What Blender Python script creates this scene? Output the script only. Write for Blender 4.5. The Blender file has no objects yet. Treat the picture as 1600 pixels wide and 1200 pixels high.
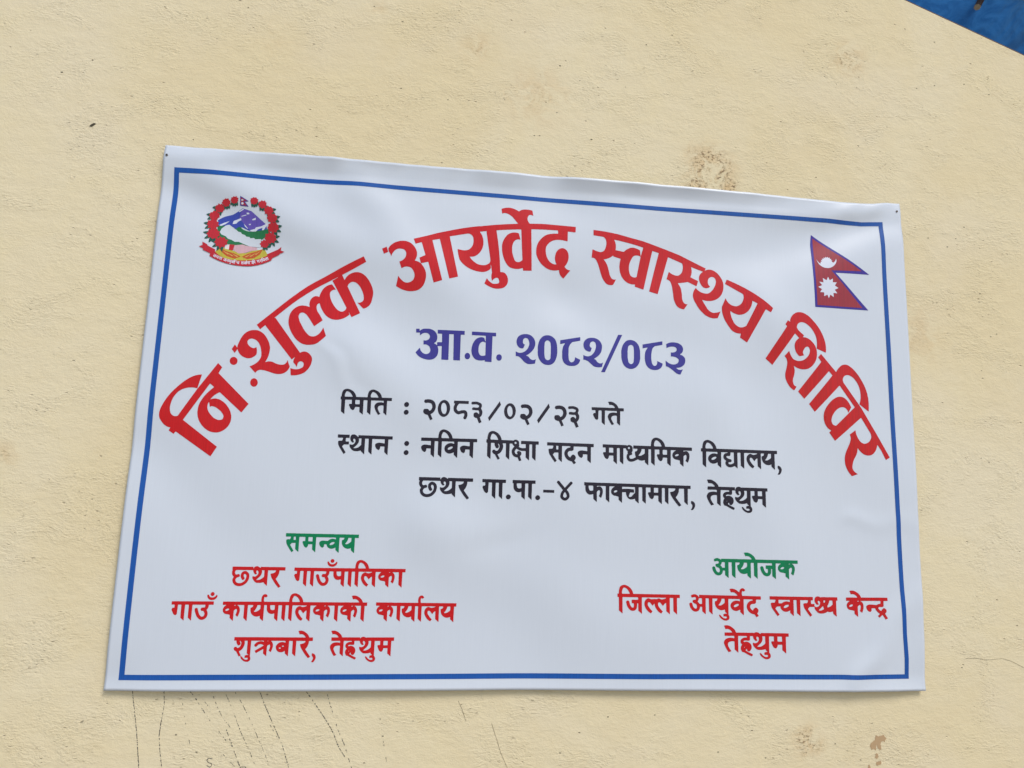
import bpy, bmesh, math, random
import numpy as np
from mathutils import Vector, Matrix
from mathutils.geometry import tessellate_polygon

# ------------------------------------------------------------------ camera
# wall coordinates: u to the right along the wall, v up, w out of the wall (metres);
# (0,0) is the lower left corner of the printed blue border.
U0, Z0 = -0.725, 1.30
def W3(u, v, w=0.0):
    return Vector((u + U0, -w, v + Z0))
FOCAL, CAM, CAM_X, CAM_Y, CAM_Z = 23.6709, [0.520027, 0.34348, 1.280223], [0.9931192, 0.0285504, 0.1135747], [-0.04533, 0.9879443, 0.1480246], [-0.1079793, -0.1521544, 0.9824406]
scene = bpy.context.scene
cd = bpy.data.cameras.new('camera'); cam = bpy.data.objects.new('camera', cd)
scene.collection.objects.link(cam); scene.camera = cam
cd.sensor_width = 36; cd.lens = FOCAL; cd.clip_end = 200; cd.clip_start = 0.01
def dirv(a): return Vector((a[0], -a[2], a[1]))
X, Y, Zc = dirv(CAM_X), dirv(CAM_Y), dirv(CAM_Z)
cam.matrix_world = Matrix.Translation(W3(*CAM)) @ Matrix((X, Y, Zc)).transposed().to_4x4()

# ------------------------------------------------------------------ light
SUN_EL, SUN_ROT = math.radians(48), math.radians(150)
world = bpy.data.worlds.new('World'); scene.world = world; world.use_nodes = True
nt = world.node_tree; nt.nodes.clear()
sky = nt.nodes.new('ShaderNodeTexSky'); sky.sky_type = 'NISHITA'; sky.sun_disc = False
sky.sun_elevation = SUN_EL; sky.sun_rotation = SUN_ROT
sky.air_density = 1.0; sky.dust_density = 1.3; sky.ozone_density = 1.0
bg = nt.nodes.new('ShaderNodeBackground'); bg.inputs[1].default_value = 0.12
out = nt.nodes.new('ShaderNodeOutputWorld')
nt.links.new(sky.outputs[0], bg.inputs[0]); nt.links.new(bg.outputs[0], out.inputs[0])
sd = bpy.data.lights.new('sun', 'SUN'); sd.energy = 1.5; sd.angle = math.radians(22); sd.color = (1.0, 0.965, 0.92)
sun = bpy.data.objects.new('sun', sd); scene.collection.objects.link(sun)
sv = Vector((math.sin(SUN_ROT) * math.cos(SUN_EL), math.cos(SUN_ROT) * math.cos(SUN_EL), math.sin(SUN_EL)))
sun.rotation_euler = sv.to_track_quat('Z', 'Y').to_euler(); sun.location = (0, -4, 6)
vs = scene.view_settings
vs.view_transform = 'Standard'; vs.look = 'None'; vs.gamma = 1; vs.use_curve_mapping = False
vs.exposure = 0.53
scene.render.engine = 'CYCLES'

# ------------------------------------------------------------------ data (wall coordinates)
TOP_EDGE = [(-0.01776, 0.97012), (0.02914, 0.96971), (0.26911, 0.96894), (0.64758, 0.96739), (0.96758, 0.96467), (1.19003, 0.9635), (1.3185, 0.96223), (1.39095, 0.96144), (1.42322, 0.96353), (1.45736, 0.96953), (1.48699, 0.97113)]
BOTTOM_EDGE = [(-0.01864, -0.01451), (0.12426, -0.01524), (0.44851, -0.01545), (0.67584, -0.01549), (1.03497, -0.01786), (1.30023, -0.0195), (1.4779, -0.02014)]
LEFT_EDGE = [(-0.01776, 0.97012), (-0.01774, 0.9414), (-0.01865, 0.87678), (-0.01788, 0.39401), (-0.01864, -0.01451)]
RIGHT_EDGE = [(1.48699, 0.97113), (1.48751, 0.93277), (1.48708, 0.81164), (1.48623, 0.44663), (1.48328, 0.24342), (1.48105, 0.07307), (1.4779, -0.02014)]
BORDER_OUT = [(0.00325, 0.92592), (0.15161, 0.9254), (0.3952, 0.9248), (0.64884, 0.92377), (0.96731, 0.92137), (1.18875, 0.92187), (1.31673, 0.92278), (1.39609, 0.92132), (1.44417, 0.92563), (1.4442, 0.82288), (1.44549, 0.63019), (1.44555, 0.47117), (1.44534, 0.31758), (1.44432, 0.16913), (1.44425, 0.08483), (1.44586, 0.03975), (1.44419, 0.00215), (1.03529, 0.00254), (0.67529, 0.00352), (0.44745, 0.00328), (0.12255, 0.00242), (0.00325, 0.00215), (0.0036, 0.35507)]
BORDER_IN = [(0.01236, 0.91631), (0.15238, 0.91615), (0.39569, 0.91617), (0.64908, 0.91523), (0.96725, 0.91248), (1.18848, 0.91311), (1.31634, 0.91393), (1.39563, 0.91271), (1.43452, 0.91559), (1.4349, 0.82226), (1.43581, 0.6297), (1.43576, 0.47081), (1.43599, 0.31735), (1.4354, 0.16902), (1.43555, 0.08478), (1.43706, 0.03974), (1.43597, 0.01035), (1.03543, 0.01181), (0.67503, 0.01251), (0.44695, 0.0122), (0.12169, 0.01139), (0.01237, 0.01089), (0.01276, 0.35536)]
FOLDS = [((0.00401, 0.92767), (0.47886, 0.74593), 0.035, 0.0026), ((0.02613, 0.88039), (0.46081, 0.61794), 0.045, -0.0024), ((-0.0136, 0.95218), (0.77935, 0.94109), 0.01875, 0.0018), ((1.47065, 0.94594), (0.91312, 0.91578), 0.0225, 0.0019), ((1.46976, 0.93144), (0.82111, 0.74834), 0.04, -0.002), ((1.46088, 0.90635), (1.07111, 0.5983), 0.0475, 0.0013), ((0.36739, 0.57592), (0.81318, 0.30216), 0.0575, 0.002), ((0.75689, 0.7115), (1.15072, 0.56304), 0.0525, -0.0016), ((0.52521, 0.27196), (0.93726, 0.05947), 0.065, 0.0022), ((0.00263, 0.39473), (0.24886, 0.1547), 0.0575, -0.0016), ((1.34027, 0.00233), (1.46926, 0.15726), 0.02, 0.0014), ((0.3011, 0.59707), (0.39169, 0.46784), 0.01125, 0.0003), ((0.33085, 0.59248), (0.40859, 0.48054), 0.01125, -0.00025), ((1.34251, 0.30013), (1.49897, 0.29117), 0.015, 0.00045), ((0.17289, 0.95793), (0.91312, 0.91025), 0.0325, -0.0015), ((1.18265, 0.72375), (1.4419, 0.36809), 0.05, 0.0013), ((0.34686, 0.90624), (0.58045, 0.68798), 0.0375, 0.0018), ((1.45701, 0.9637), (1.3166, 0.91992), 0.01625, 0.001), ((0.64499, 0.22818), (0.71069, -0.01299), 0.075, -0.0012), ((1.06944, 0.50796), (1.28888, 0.01399), 0.06875, 0.0014)]
STREAKS = [([(0.02443, -0.0174), (0.03122, -0.04858), (0.03827, -0.08234), (0.04297, -0.11026), (0.04851, -0.14353)], 0.0015625, 0.95), ([(0.0759, -0.01644), (0.07892, -0.04038), (0.07637, -0.06583), (0.07554, -0.09111), (0.07956, -0.11628), (0.08554, -0.1441)], 0.0013750000000000001, 0.95), ([(0.10531, -0.02199), (0.10944, -0.0434), (0.11854, -0.07748), (0.12804, -0.1071)], 0.0008749999999999999, 0.55), ([(0.11695, -0.01659), (0.1364, -0.03786), (0.15669, -0.05282)], 0.00125, 0.6), ([(0.12342, -0.02349), (0.14329, -0.04931), (0.1565, -0.06648), (0.16772, -0.07793), (0.18721, -0.10076)], 0.001, 0.65), ([(0.13035, -0.02008), (0.14167, -0.03217), (0.15465, -0.04653)], 0.00075, 0.4), ([(0.15517, -0.02075), (0.16604, -0.04374), (0.17635, -0.06094), (0.19096, -0.07757)], 0.001, 0.55), ([(0.18456, -0.08092), (0.19473, -0.10367), (0.20545, -0.12633), (0.21442, -0.14608)], 0.0015, 0.8), ([(0.17885, -0.02372), (0.19116, -0.04676), (0.20024, -0.06683), (0.211, -0.08969), (0.22464, -0.1125), (0.23894, -0.14365)], 0.0010625, 0.6), ([(0.19315, -0.01946), (0.20655, -0.03824), (0.22029, -0.06128), (0.23421, -0.08708), (0.24467, -0.10708), (0.2551, -0.12701), (0.26099, -0.14539)], 0.001, 0.6), ([(0.23438, -0.01817), (0.24517, -0.04134), (0.25569, -0.06155), (0.26958, -0.08744), (0.28002, -0.10749), (0.2949, -0.14732)], 0.0014375, 0.85), ([(0.25319, -0.06727), (0.26344, -0.08452), (0.27344, -0.09888)], 0.001, 0.5), ([(0.31192, -0.01728), (0.33174, -0.04184), (0.35163, -0.06807), (0.36504, -0.08839), (0.3756, -0.11149), (0.38716, -0.12737)], 0.0014375, 0.85), ([(0.35013, -0.02444), (0.36119, -0.05365), (0.37219, -0.08269), (0.38425, -0.10585), (0.40046, -0.14752)], 0.0010625, 0.6), ([(0.44394, -0.06444), (0.44825, -0.08632), (0.45448, -0.11532), (0.46173, -0.14703)], 0.0008749999999999999, 0.35), ([(0.17359, -0.11046), (0.18645, -0.12467), (0.20377, -0.14032)], 0.00075, 0.4)]
SQUIGGLE = [[(0.16563, -0.12747), (0.15975, -0.12627), (0.15661, -0.12958), (0.15985, -0.13353), (0.1652, -0.13529), (0.16551, -0.13864), (0.16226, -0.14082), (0.15739, -0.13796)], [(0.21065, -0.14602), (0.21314, -0.1413), (0.22126, -0.14115), (0.22402, -0.14623)]]
CRACKS = [[(0.58036, -0.03651), (0.5878, -0.0506), (0.59547, -0.07112)], [(0.64148, -0.07473), (0.65157, -0.1017), (0.65915, -0.12317), (0.67383, -0.15314)], [(1.57298, 0.0368), (1.59363, 0.03803), (1.61671, 0.03445), (1.65285, 0.0369), (1.67184, 0.03209), (1.69715, 0.02003), (1.73239, 0.00914)], [(1.42151, 0.30156), (1.43206, 0.29425), (1.44325, 0.29702)]]
PEELS = [[(1.37688, -0.10246), (1.38145, -0.10448), (1.38615, -0.1042), (1.38906, -0.10259), (1.39381, -0.10182), (1.39455, -0.10511), (1.39808, -0.10893), (1.3952, -0.11004), (1.39397, -0.11495), (1.39165, -0.11279), (1.3875, -0.11324), (1.38529, -0.11895), (1.38687, -0.12387), (1.38626, -0.12795), (1.38199, -0.12741), (1.37925, -0.12623), (1.37743, -0.11885), (1.37622, -0.12374), (1.37533, -0.12944), (1.3708, -0.12694), (1.36605, -0.12851), (1.36417, -0.12197), (1.3658, -0.11627), (1.36967, -0.11386), (1.37449, -0.11146)], [(1.37402, -0.13595), (1.37654, -0.13435), (1.37875, -0.13487), (1.38032, -0.1401), (1.3763, -0.14492), (1.37239, -0.14162), (1.37439, -0.13921)], [(1.37402, -0.1522), (1.37793, -0.14901), (1.38455, -0.14748), (1.38562, -0.15155), (1.3847, -0.15446), (1.37656, -0.15661)], [(1.35574, -0.16325), (1.35795, -0.15682), (1.36087, -0.15444), (1.36329, -0.16095), (1.36163, -0.16738)]]
HOLE = [(-0.16414, 1.00112), (-0.16122, 1.00566), (-0.15746, 1.00799), (-0.15379, 1.00866), (-0.15299, 1.00676), (-0.15583, 1.00387), (-0.15895, 1.00095)]
STAINS = [((1.07113, 1.02256), 0.075, 1.0), ((1.0397, 0.9799), 0.0525, 0.8), ((1.10409, 0.98231), 0.0325, 1.1), ((1.39174, 1.30775), 0.0575, 0.75), ((-0.23514, 0.37341), 0.0325, 0.6), ((1.23932, -0.11373), 0.0425, 0.9), ((0.56684, 1.24456), 0.045, 0.6), ((0.69685, 1.14932), 0.0938, 0.5), ((1.51119, 0.68988), 0.0875, 0.5), ((0.16214, 1.22169), 0.0563, 0.25), ((0.4445, 0.04522), 0.0013, 0.0), ((1.03368, 1.05101), 0.0375, 0.6), ((0.35942, 1.31606), 0.025, 0.5)]
PITS = [((-0.17375, 1.13818), 0.00138), ((-0.22579, 1.10711), 0.00163), ((0.02669, 0.99159), 0.00125), ((0.41187, 1.28709), 0.0015), ((0.08727, 1.29841), 0.00187), ((0.10474, 1.28332), 0.00125), ((0.74278, 1.2224), 0.00163), ((0.73795, 1.11593), 0.00125), ((0.81176, 1.06275), 0.00175), ((0.70287, 1.06136), 0.00125), ((0.69224, 1.06039), 0.00113), ((0.78564, 1.19312), 0.001), ((1.4524, 0.96533), 0.00138), ((1.64184, 0.93294), 0.00138), ((1.59888, 0.88471), 0.00138), ((1.66737, 0.78448), 0.00138), ((1.6848, 0.69101), 0.00138), ((1.69878, 0.69736), 0.00138), ((1.55526, 0.90186), 0.00138), ((1.61999, 0.90507), 0.00138), ((1.35164, 0.94594), 0.00138), ((0.51239, 1.12252), 0.00138), ((0.41713, 1.13848), 0.00138), ((0.35296, 1.3153), 0.00138), ((1.29415, -0.11662), 0.00138), ((1.15517, -0.13951), 0.00138), ((1.06359, -0.12834), 0.00138), ((1.13027, -0.09125), 0.00138), ((0.85502, -0.06555), 0.00138), ((0.94312, -0.06289), 0.00138), ((1.56481, 0.02004), 0.00138), ((0.98694, 1.32063), 0.00138), ((0.92987, 1.29159), 0.00138), ((1.60418, 1.37178), 0.00138), ((1.66909, 1.27397), 0.00138), ((1.55221, 1.25277), 0.00138), ((1.72904, 1.25482), 0.00138), ((1.59635, 1.26347), 0.00138), ((0.10254, -0.08857), 0.00138), ((0.13864, -0.11652), 0.00138), ((0.45018, -0.09424), 0.00138)]
NAIL_R = (1.47842, 0.95232)
NAIL_L = (-0.01206, 0.94841)
POLE_A = [1.747, 1.5004, -0.03]
POLE_B = [1.9451, 1.7983, -0.1]
CAM = [0.520027, 0.34348, 1.280223]
CAM_X = [0.9931192, 0.0285504, 0.1135747]
CAM_Y = [-0.04533, 0.9879443, 0.1480246]
CAM_Z = [-0.1079793, -0.1521544, 0.9824406]
FOCAL = 23.6709
GABLE = [(1.53701, 1.47041), (1.82694, 1.36221)]
PRINT = [
  ('title', 'red', '3656,7739 -194,-109 -133,-78 -104,-64 -273,-179 -176,-113 -72,-50 -60,-44 -49,-40 -71,-61 -189,-174 -266,-260 -282,-271 0,-3 6,-7 57,-65 7,-5 83,81 5,0 0,-9 5,-6 514,-607 5,-2 50,43 3,0 1,-3 -12,-21 -9,-23 -4,-24 2,-21 7,-14 28,-28 34,-47 2,0 1,6 1,18 8,43 6,14 11,13 11,7 10,4 9,3 13,0 21,-5 15,-13 7,-11 6,-17 1,-19 -4,-20 -7,-14 -9,-11 -10,-8 -27,-16 -20,-9 -23,-6 -16,-2 -34,-2 -41,5 -42,12 -2,-1 13,-115 4,-17 11,-1 59,3 38,6 29,8 37,12 34,16 29,17 25,21 34,38 14,20 21,37 19,45 7,27 6,43 0,34 -5,19 -7,18 -10,18 -22,28 -15,13 -21,15 -24,13 -31,8 -23,0 -15,-2 -18,-6 -14,-6 -20,-12 -6,3 -484,626 -8,9 -15,0 -2,2 0,3 193,189 121,116 106,94 134,110 133,100 98,67 221,138 85,50 5,0 0,-3 -1,-2 -90,-62 -5,-4 0,-3 294,-510 1,-6 -7,-21 -7,-16 -11,-15 -17,-15 -12,-7 -22,-8 -22,1 -14,4 -30,14 -25,17 -25,24 -35,42 -35,51 -20,38 -17,38 -15,41 -5,20 -6,41 1,28 6,16 7,13 8,9 15,14 12,7 20,8 35,4 -75,95 -4,3 -5,0 -39,-10 -22,-10 -24,-14 -29,-22 -16,-16 -19,-23 -19,-31 -21,-47 -11,-34 -11,-49 -3,-5 -4,0 -18,7 -23,4 -22,-2 -9,-2 -18,-8 -13,-8 -18,-17 -11,-13 -13,-22 -9,-22 -8,-35 -2,-16 0,-29 10,-43 -1,-4 -4,-1 -29,9 -36,8 -58,4 -16,-1 -26,-5 -19,-6 -28,-13 -18,-11 -27,-21 -21,-20 -25,-31 -18,-29 -11,-22 -8,-20 -10,-40 -6,-39 -2,-48 3,-49 3,-17 7,-27 10,-32 16,-40 14,-30 33,-58 42,-58 26,-32 30,-29 42,-32 37,-21 18,-8 24,-8 49,-9 34,-1 49,3 45,7 33,9 17,7 25,15 17,12 77,73 30,32 25,30 -2,8 -59,150 -3,-2 -7,-22 -14,-33 -22,-39 -28,-34 -32,-26 -19,-12 -16,-7 -27,-7 -36,2 -25,6 -15,7 -17,11 -24,23 -43,46 -36,52 -69,117 -13,28 -20,64 -2,22 1,11 5,19 5,14 9,13 12,10 18,8 18,2 18,-4 13,-5 33,-21 25,-26 37,-46 103,-152 3,-2 142,122 3,5 -64,105 -44,61 -9,18 -10,29 -6,33 1,23 4,22 5,13 7,10 8,7 14,7 10,2 4,-3 11,-35 11,-28 19,-41 37,-61 15,-21 22,-27 16,-16 18,-16 25,-18 19,-11 39,-18 36,-9 47,-4 34,2 16,2 45,13 28,11 30,14 34,22 24,19 27,24 10,12 -1,7 -15,32 2,4 7,-7 37,-65 13,-19 150,88 2,5 -7,13 -260,496 11,33 8,13 17,20 25,19 23,9 27,0 20,-4 15,-5 29,-16 29,-26 25,-28 30,-46 30,-60 16,-45 7,-29 6,-50 -3,-31 -8,-17 -9,-13 -11,-11 -22,-14 -22,-6 -18,-1 -18,2 0,-3 86,-84 27,-25 24,5 28,13 30,21 19,18 20,27 14,26 9,24 6,24 19,107 2,38 -2,34 -7,34 -11,39 -15,37 -20,43 -32,56 -35,46 -30,34 -30,27 -22,16 -31,16 -22,8 -37,9 -21,2 -40,-3 -14,-2 -29,-9 -24,-10 -31,-16 -27,-19 -18,-17 -25,-29 -20,-35 -7,-18 -4,-3 -4,3 -44,86 0,3 5,4 247,151 184,118 1,4 -2,6 -46,91 -3,3;1728,6192 -38,-8 -17,-6 -26,-12 -19,-12 -20,-15 -19,-18 -23,-27 -16,-23 -16,-30 -16,-35 -20,-54 -12,-38 -10,-38 2,-24 -2,-4 -4,1 -40,50 -2,1 -3,-1 -46,-84 5,-8 49,-59 3,-3 3,2 36,64 5,5 3,-2 13,-34 10,-20 15,-21 18,-22 29,-23 21,-12 26,-12 33,-11 21,-3 12,-1 24,1 24,6 23,10 28,17 16,13 16,16 13,15 5,34 0,14 -4,43 -6,27 -8,22 -3,1 -16,-16 -15,-7 -15,0 -14,2 -18,6 -15,6 -23,16 -25,26 -15,23 -6,20 -2,16 6,25 10,15 15,11 14,7 14,4 18,1 25,-4 18,-5 24,-11 23,-15 24,-22 22,-31 24,-47 11,-33 10,-42 7,-45 4,-50 -3,-25 -5,-22 -10,-24 -22,-39 -26,-30 -45,-36 -31,-19 -50,-24 1,-3 102,-104 7,-6 3,-1 12,18 20,21 18,11 22,8 36,0 58,-8 73,-19 78,-25 48,-9 35,-3 52,4 36,10 32,16 31,24 18,20 19,31 11,24 6,23 -24,55 -25,64 -1,-1 -4,-19 -7,-18 -15,-23 -10,-11 -14,-10 -16,-6 -9,-3 -33,-1 -19,0 -32,5 -49,14 -51,24 -37,8 -30,1 -20,-2 -28,-8 -15,-6 -3,0 -1,5 14,28 18,44 13,40 9,43 7,49 1,59 -4,27 -13,47 -12,31 -18,37 -23,40 -30,43 -28,31 -36,29 -35,20 -19,8 -22,7 -28,5 -25,1;1419,5668 -16,-6 -11,-6 -16,-18 -7,-12 -4,-18 0,-24 3,-11 9,-19 7,-10 12,-10 9,-6 14,-6 15,-3 13,1 18,5 9,6 18,18 6,13 5,18 -1,24 -2,10 -9,20 -8,10 -11,10 -9,6 -15,6 -14,3;1163,5537 -311,-480 -292,-501 -8,-12 -18,-6 -21,-3 -19,3 -18,6 -17,10 -17,14 -10,14 -11,21 -9,32 -6,33 -1,36 6,47 8,43 12,40 10,27 18,37 12,20 19,28 21,26 17,17 21,17 35,23 38,16 25,8 29,8 37,6 47,2 17,0 28,-4 40,-7 2,6 54,245 -1,4 -2,1 -21,-1 -32,-5 -58,-15 -45,-20 -51,-29 -57,-41 -49,-42 -65,-64 -73,-79 -51,-63 -39,-57 -31,-49 -38,-74 -36,-83 -14,-44 -6,-37 -3,-30 0,-28 5,-31 6,-20 9,-20 25,-40 36,-43 26,-24 37,-24 20,-10 17,-5 29,-4 4,-2 1,-2 -1,-3 -22,-46 2,-5 87,-57 5,5 25,36 3,2 4,0 637,-423 8,12 86,154 4,8 -1,3 -625,456 -4,5 3,6 399,666 5,6 4,-2 62,-50 7,-7 1,-3 -60,-58 -52,-58 -47,-63 -36,-61 -21,-45 -16,-47 -6,-27 -5,-35 -2,-35 0,-34 4,-43 6,-29 7,-25 16,-41 13,-26 15,-24 26,-36 20,-23 21,-23 37,-30 46,-29 30,-14 28,-9 30,-6 30,-3 44,1 20,4 34,10 27,13 31,20 27,22 19,19 20,26 20,33 12,31 8,25 5,31 2,28 0,20 -4,35 -10,38 -14,39 -24,43 -16,24 -35,45 -20,21 -32,28 -39,26 -37,19 -31,9 -32,7 -13,1 -25,-2 -28,-6 -29,-11 -4,1 0,3 7,10 30,39 28,28 26,21 36,23 21,11 3,0 407,-352 3,0 6,7 106,152 -2,4 -573,539 -1,5 47,95 6,13 -74,71 -3,2;1815,5287 -19,-7 -12,-9 -10,-13 -7,-14 -4,-14 -2,-18 1,-12 5,-19 5,-11 10,-15 6,-6 8,-7 15,-8 19,-4 9,0 22,8 12,9 9,11 8,15 4,14 2,18 -1,12 -5,19 -6,13 -10,15 -11,10 -14,8 -8,3 -14,3;1070,4813 4,0 3,-7 19,-77 2,-3 3,1 11,13 6,1 15,0 26,-3 26,-8 34,-19 37,-26 29,-23 20,-19 30,-42 7,-14 5,-13 1,-15 -4,-25 -6,-14 -9,-10 -9,-6 -16,-6 -32,-2 -23,4 -24,8 -27,13 -13,8 -21,16 -27,26 -32,35 -16,20 -16,27 -13,33 -5,22 -3,29 3,33 7,27'),
  ('aayurved', 'red', '6384,8958 -24,-5 -36,-12 -29,-12 -9,-6 11,-78 5,-18 3,0 19,8 16,5 30,1 36,-8 26,-10 23,-13 41,-27 17,-14 104,-123 5,-9 -3,-3 -232,-27 -223,-31 -148,-25 -142,-26 -6,2 -10,-1 -82,-14 -94,-19 -113,-25 -105,-26 -109,-29 -260,-76 -76,-25 -197,-74 -229,-80 -1,-3 2,-7 34,-87 2,-3 5,0 106,40 3,0 4,-2 80,-245 3,-11 -3,-3 -109,-60 30,-101 0,-5 -2,-3 -3,0 -24,17 -25,12 -36,8 -19,2 -7,3 1,5 20,40 13,45 3,31 -2,42 -4,21 -16,43 -16,29 -18,27 -33,37 -34,27 -19,12 -19,8 -32,11 -40,7 -51,1 -52,-8 -55,-18 -46,-21 -40,-29 -22,-20 -25,-29 -20,-32 -7,-15 2,-32 8,-26 4,-9 29,-40 10,-24 7,-24 1,0 9,32 9,23 18,31 27,35 28,22 24,12 15,4 10,3 33,2 43,-6 16,-5 14,-8 12,-12 9,-12 8,-17 6,-19 2,-16 0,-25 -8,-35 -15,-29 -13,-17 -18,-19 -19,-15 -18,-11 -32,-14 -1,-2 47,-120 4,-3 36,22 19,8 21,5 31,2 12,-1 22,-3 27,-10 19,-11 11,-11 18,-23 24,-47 12,-43 1,-24 -5,-34 -11,-30 -13,-21 -20,-19 -17,-13 -23,-11 -33,-9 -25,-2 -21,3 -17,5 -27,14 -47,40 -26,28 -24,31 -3,-1 -29,-177 -2,-17 50,-30 66,-30 62,-18 36,-6 32,-3 17,-1 56,4 47,8 24,6 32,14 15,8 25,20 19,18 24,29 17,27 12,27 11,31 10,44 6,42 2,34 -2,31 -4,28 -8,30 -13,32 -15,30 -17,26 -26,34 -26,29 3,3 6,3 120,34 8,0 4,-5 119,-396 2,-1 17,5 141,52 1,3 -2,9 -220,789 2,6 7,3 124,32 4,1 4,-2 5,-15 212,-782 4,-1 14,5 148,46 1,3 -1,6 -192,807 4,4 55,14 291,71 38,-3 23,-10 22,-16 14,-18 9,-14 9,-26 4,-37 0,-40 -6,-47 -14,-39 -21,-36 -27,-29 -28,-19 -36,-13 -45,-6 -38,2 -85,13 -4,-1 0,-9 5,-39 12,-65 15,-58 14,-43 6,-9 26,-33 43,-44 36,-29 52,-33 58,-27 49,-18 68,-16 55,-7 49,-2 22,2 28,5 30,9 18,8 31,18 26,22 20,25 0,23 -4,43 1,5 4,0 2,-3 21,-141 4,-11 -7,-24 -4,-26 -1,-47 5,-28 13,-40 3,-4 1,0 15,26 16,17 15,12 23,10 11,3 14,0 10,-3 8,-5 12,-18 11,-35 1,-18 -2,-10 -5,-10 -9,-10 -20,-9 -39,-7 -19,-2 -30,4 -16,5 -15,8 -33,23 -27,25 -27,36 -4,2 -38,-93 -6,-15 1,-3 53,-33 53,-24 52,-19 45,-9 30,-2 45,3 36,6 36,9 19,8 13,7 22,17 22,23 17,26 6,13 6,17 5,30 2,18 -3,40 -8,29 -8,21 -11,19 -14,22 -16,17 -14,9 -18,7 -24,4 -31,0 -7,1 -4,5 -15,219 -22,214 -27,192 -38,217 1,4 5,2 132,18 101,11 8,2 36,3 8,2 105,9 9,3 80,5 7,-3 3,-8 22,-376 8,-92 1,-35 7,-92 0,-23 -2,-6 -28,-23 -28,-16 -15,-5 -20,-1 -10,1 -13,4 -19,10 -17,18 -15,32 -24,71 -14,56 -4,33 -2,73 1,15 10,51 17,44 7,12 18,20 15,13 18,9 14,5 21,3 39,-4 0,5 -32,117 -4,7 -24,7 -34,4 -42,-1 -29,-5 -38,-14 -28,-15 -25,-20 -19,-19 -35,-50 -18,-33 -17,-40 -8,-28 -8,-41 -2,-40 4,-77 7,-46 13,-58 11,-34 22,-60 19,-36 31,-47 18,-22 24,-23 19,-13 26,-11 41,-10 50,-6 52,4 15,2 34,10 35,13 6,-5 8,-46 7,-2 158,11 5,2 -17,557 -2,12 -5,217 -2,11 -1,49 2,5 5,3 50,4 10,-1 68,5 8,-1 92,5 188,3 93,0 20,-2 4,-7 2,-35 0,-20 -3,-5 -28,0 -63,-5 -73,-13 -52,-16 -18,-8 -22,-13 -25,-19 -32,-29 -27,-29 -24,-31 -22,-33 -19,-40 -13,-39 -9,-45 -5,-51 1,-59 2,-17 4,-21 13,-39 13,-31 17,-30 27,-40 16,-20 19,-21 27,-26 51,-38 31,-18 33,-14 37,-11 39,-6 27,-1 60,4 46,11 5,-1 4,-4 1,-17 5,-29 7,-21 12,-24 12,-18 16,-18 25,-22 13,-8 3,0 132,170 -2,2 -24,3 -20,5 -19,8 -18,12 -17,16 -16,23 1,4 27,36 16,27 19,45 11,45 3,26 -1,46 -9,46 -14,34 -19,28 -21,19 -16,10 -25,9 -31,1 -26,-6 -27,-12 -26,-21 -23,-27 -15,-26 -8,-19 -10,-39 -8,-57 3,-43 11,-43 20,-43 -1,-4 -4,-2 -29,-1 -22,4 -26,8 -38,21 -14,11 -16,17 -18,24 -12,19 -16,34 -7,19 -13,51 -6,59 -1,25 3,31 6,22 9,20 11,21 14,19 27,31 17,15 28,20 34,18 44,13 53,9 46,0 57,-4 89,-13 1,3 2,27 0,157 2,13 5,5 125,-6 25,1 3,17 3,97 -3,2 -122,3 -496,9 -94,-2 -39,-3 -8,1 -76,-6 -11,1 -70,-5 -13,-3 -11,9 -10,12 -22,34 -9,31 -1,25 9,37 8,17 8,11 11,9 11,3 21,2 26,-5 18,-10 4,1 0,5 -19,100 -3,5 -41,9 -39,4 -43,0 -40,-3 -29,-6 -21,-7 -30,-17 -24,-20 -3,0 -29,17 -45,20 -55,18 -42,7 -26,2;6004,8435 4,0 2,-3 -2,-4 -6,-2 -1,-3 95,-560 1,-35 -4,-20 -12,-24 -11,-12 -12,-10 -28,-17 -25,-10 -22,-5 -44,-3 -36,3 -32,6 -24,8 -22,10 -38,24 -36,29 -24,24 -25,30 -12,20 4,4 19,-2 41,5 32,11 25,14 31,24 27,28 17,22 22,34 20,43 12,40 6,33 2,27 0,51 -3,26 -6,33 -14,45 -11,23 -13,24 -27,36 1,7 5,6;4078,7952 -80,-40 5,-14 32,-75 5,-9 6,1 64,34 8,5 -1,5 -32,94 -2,1'),
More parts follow.
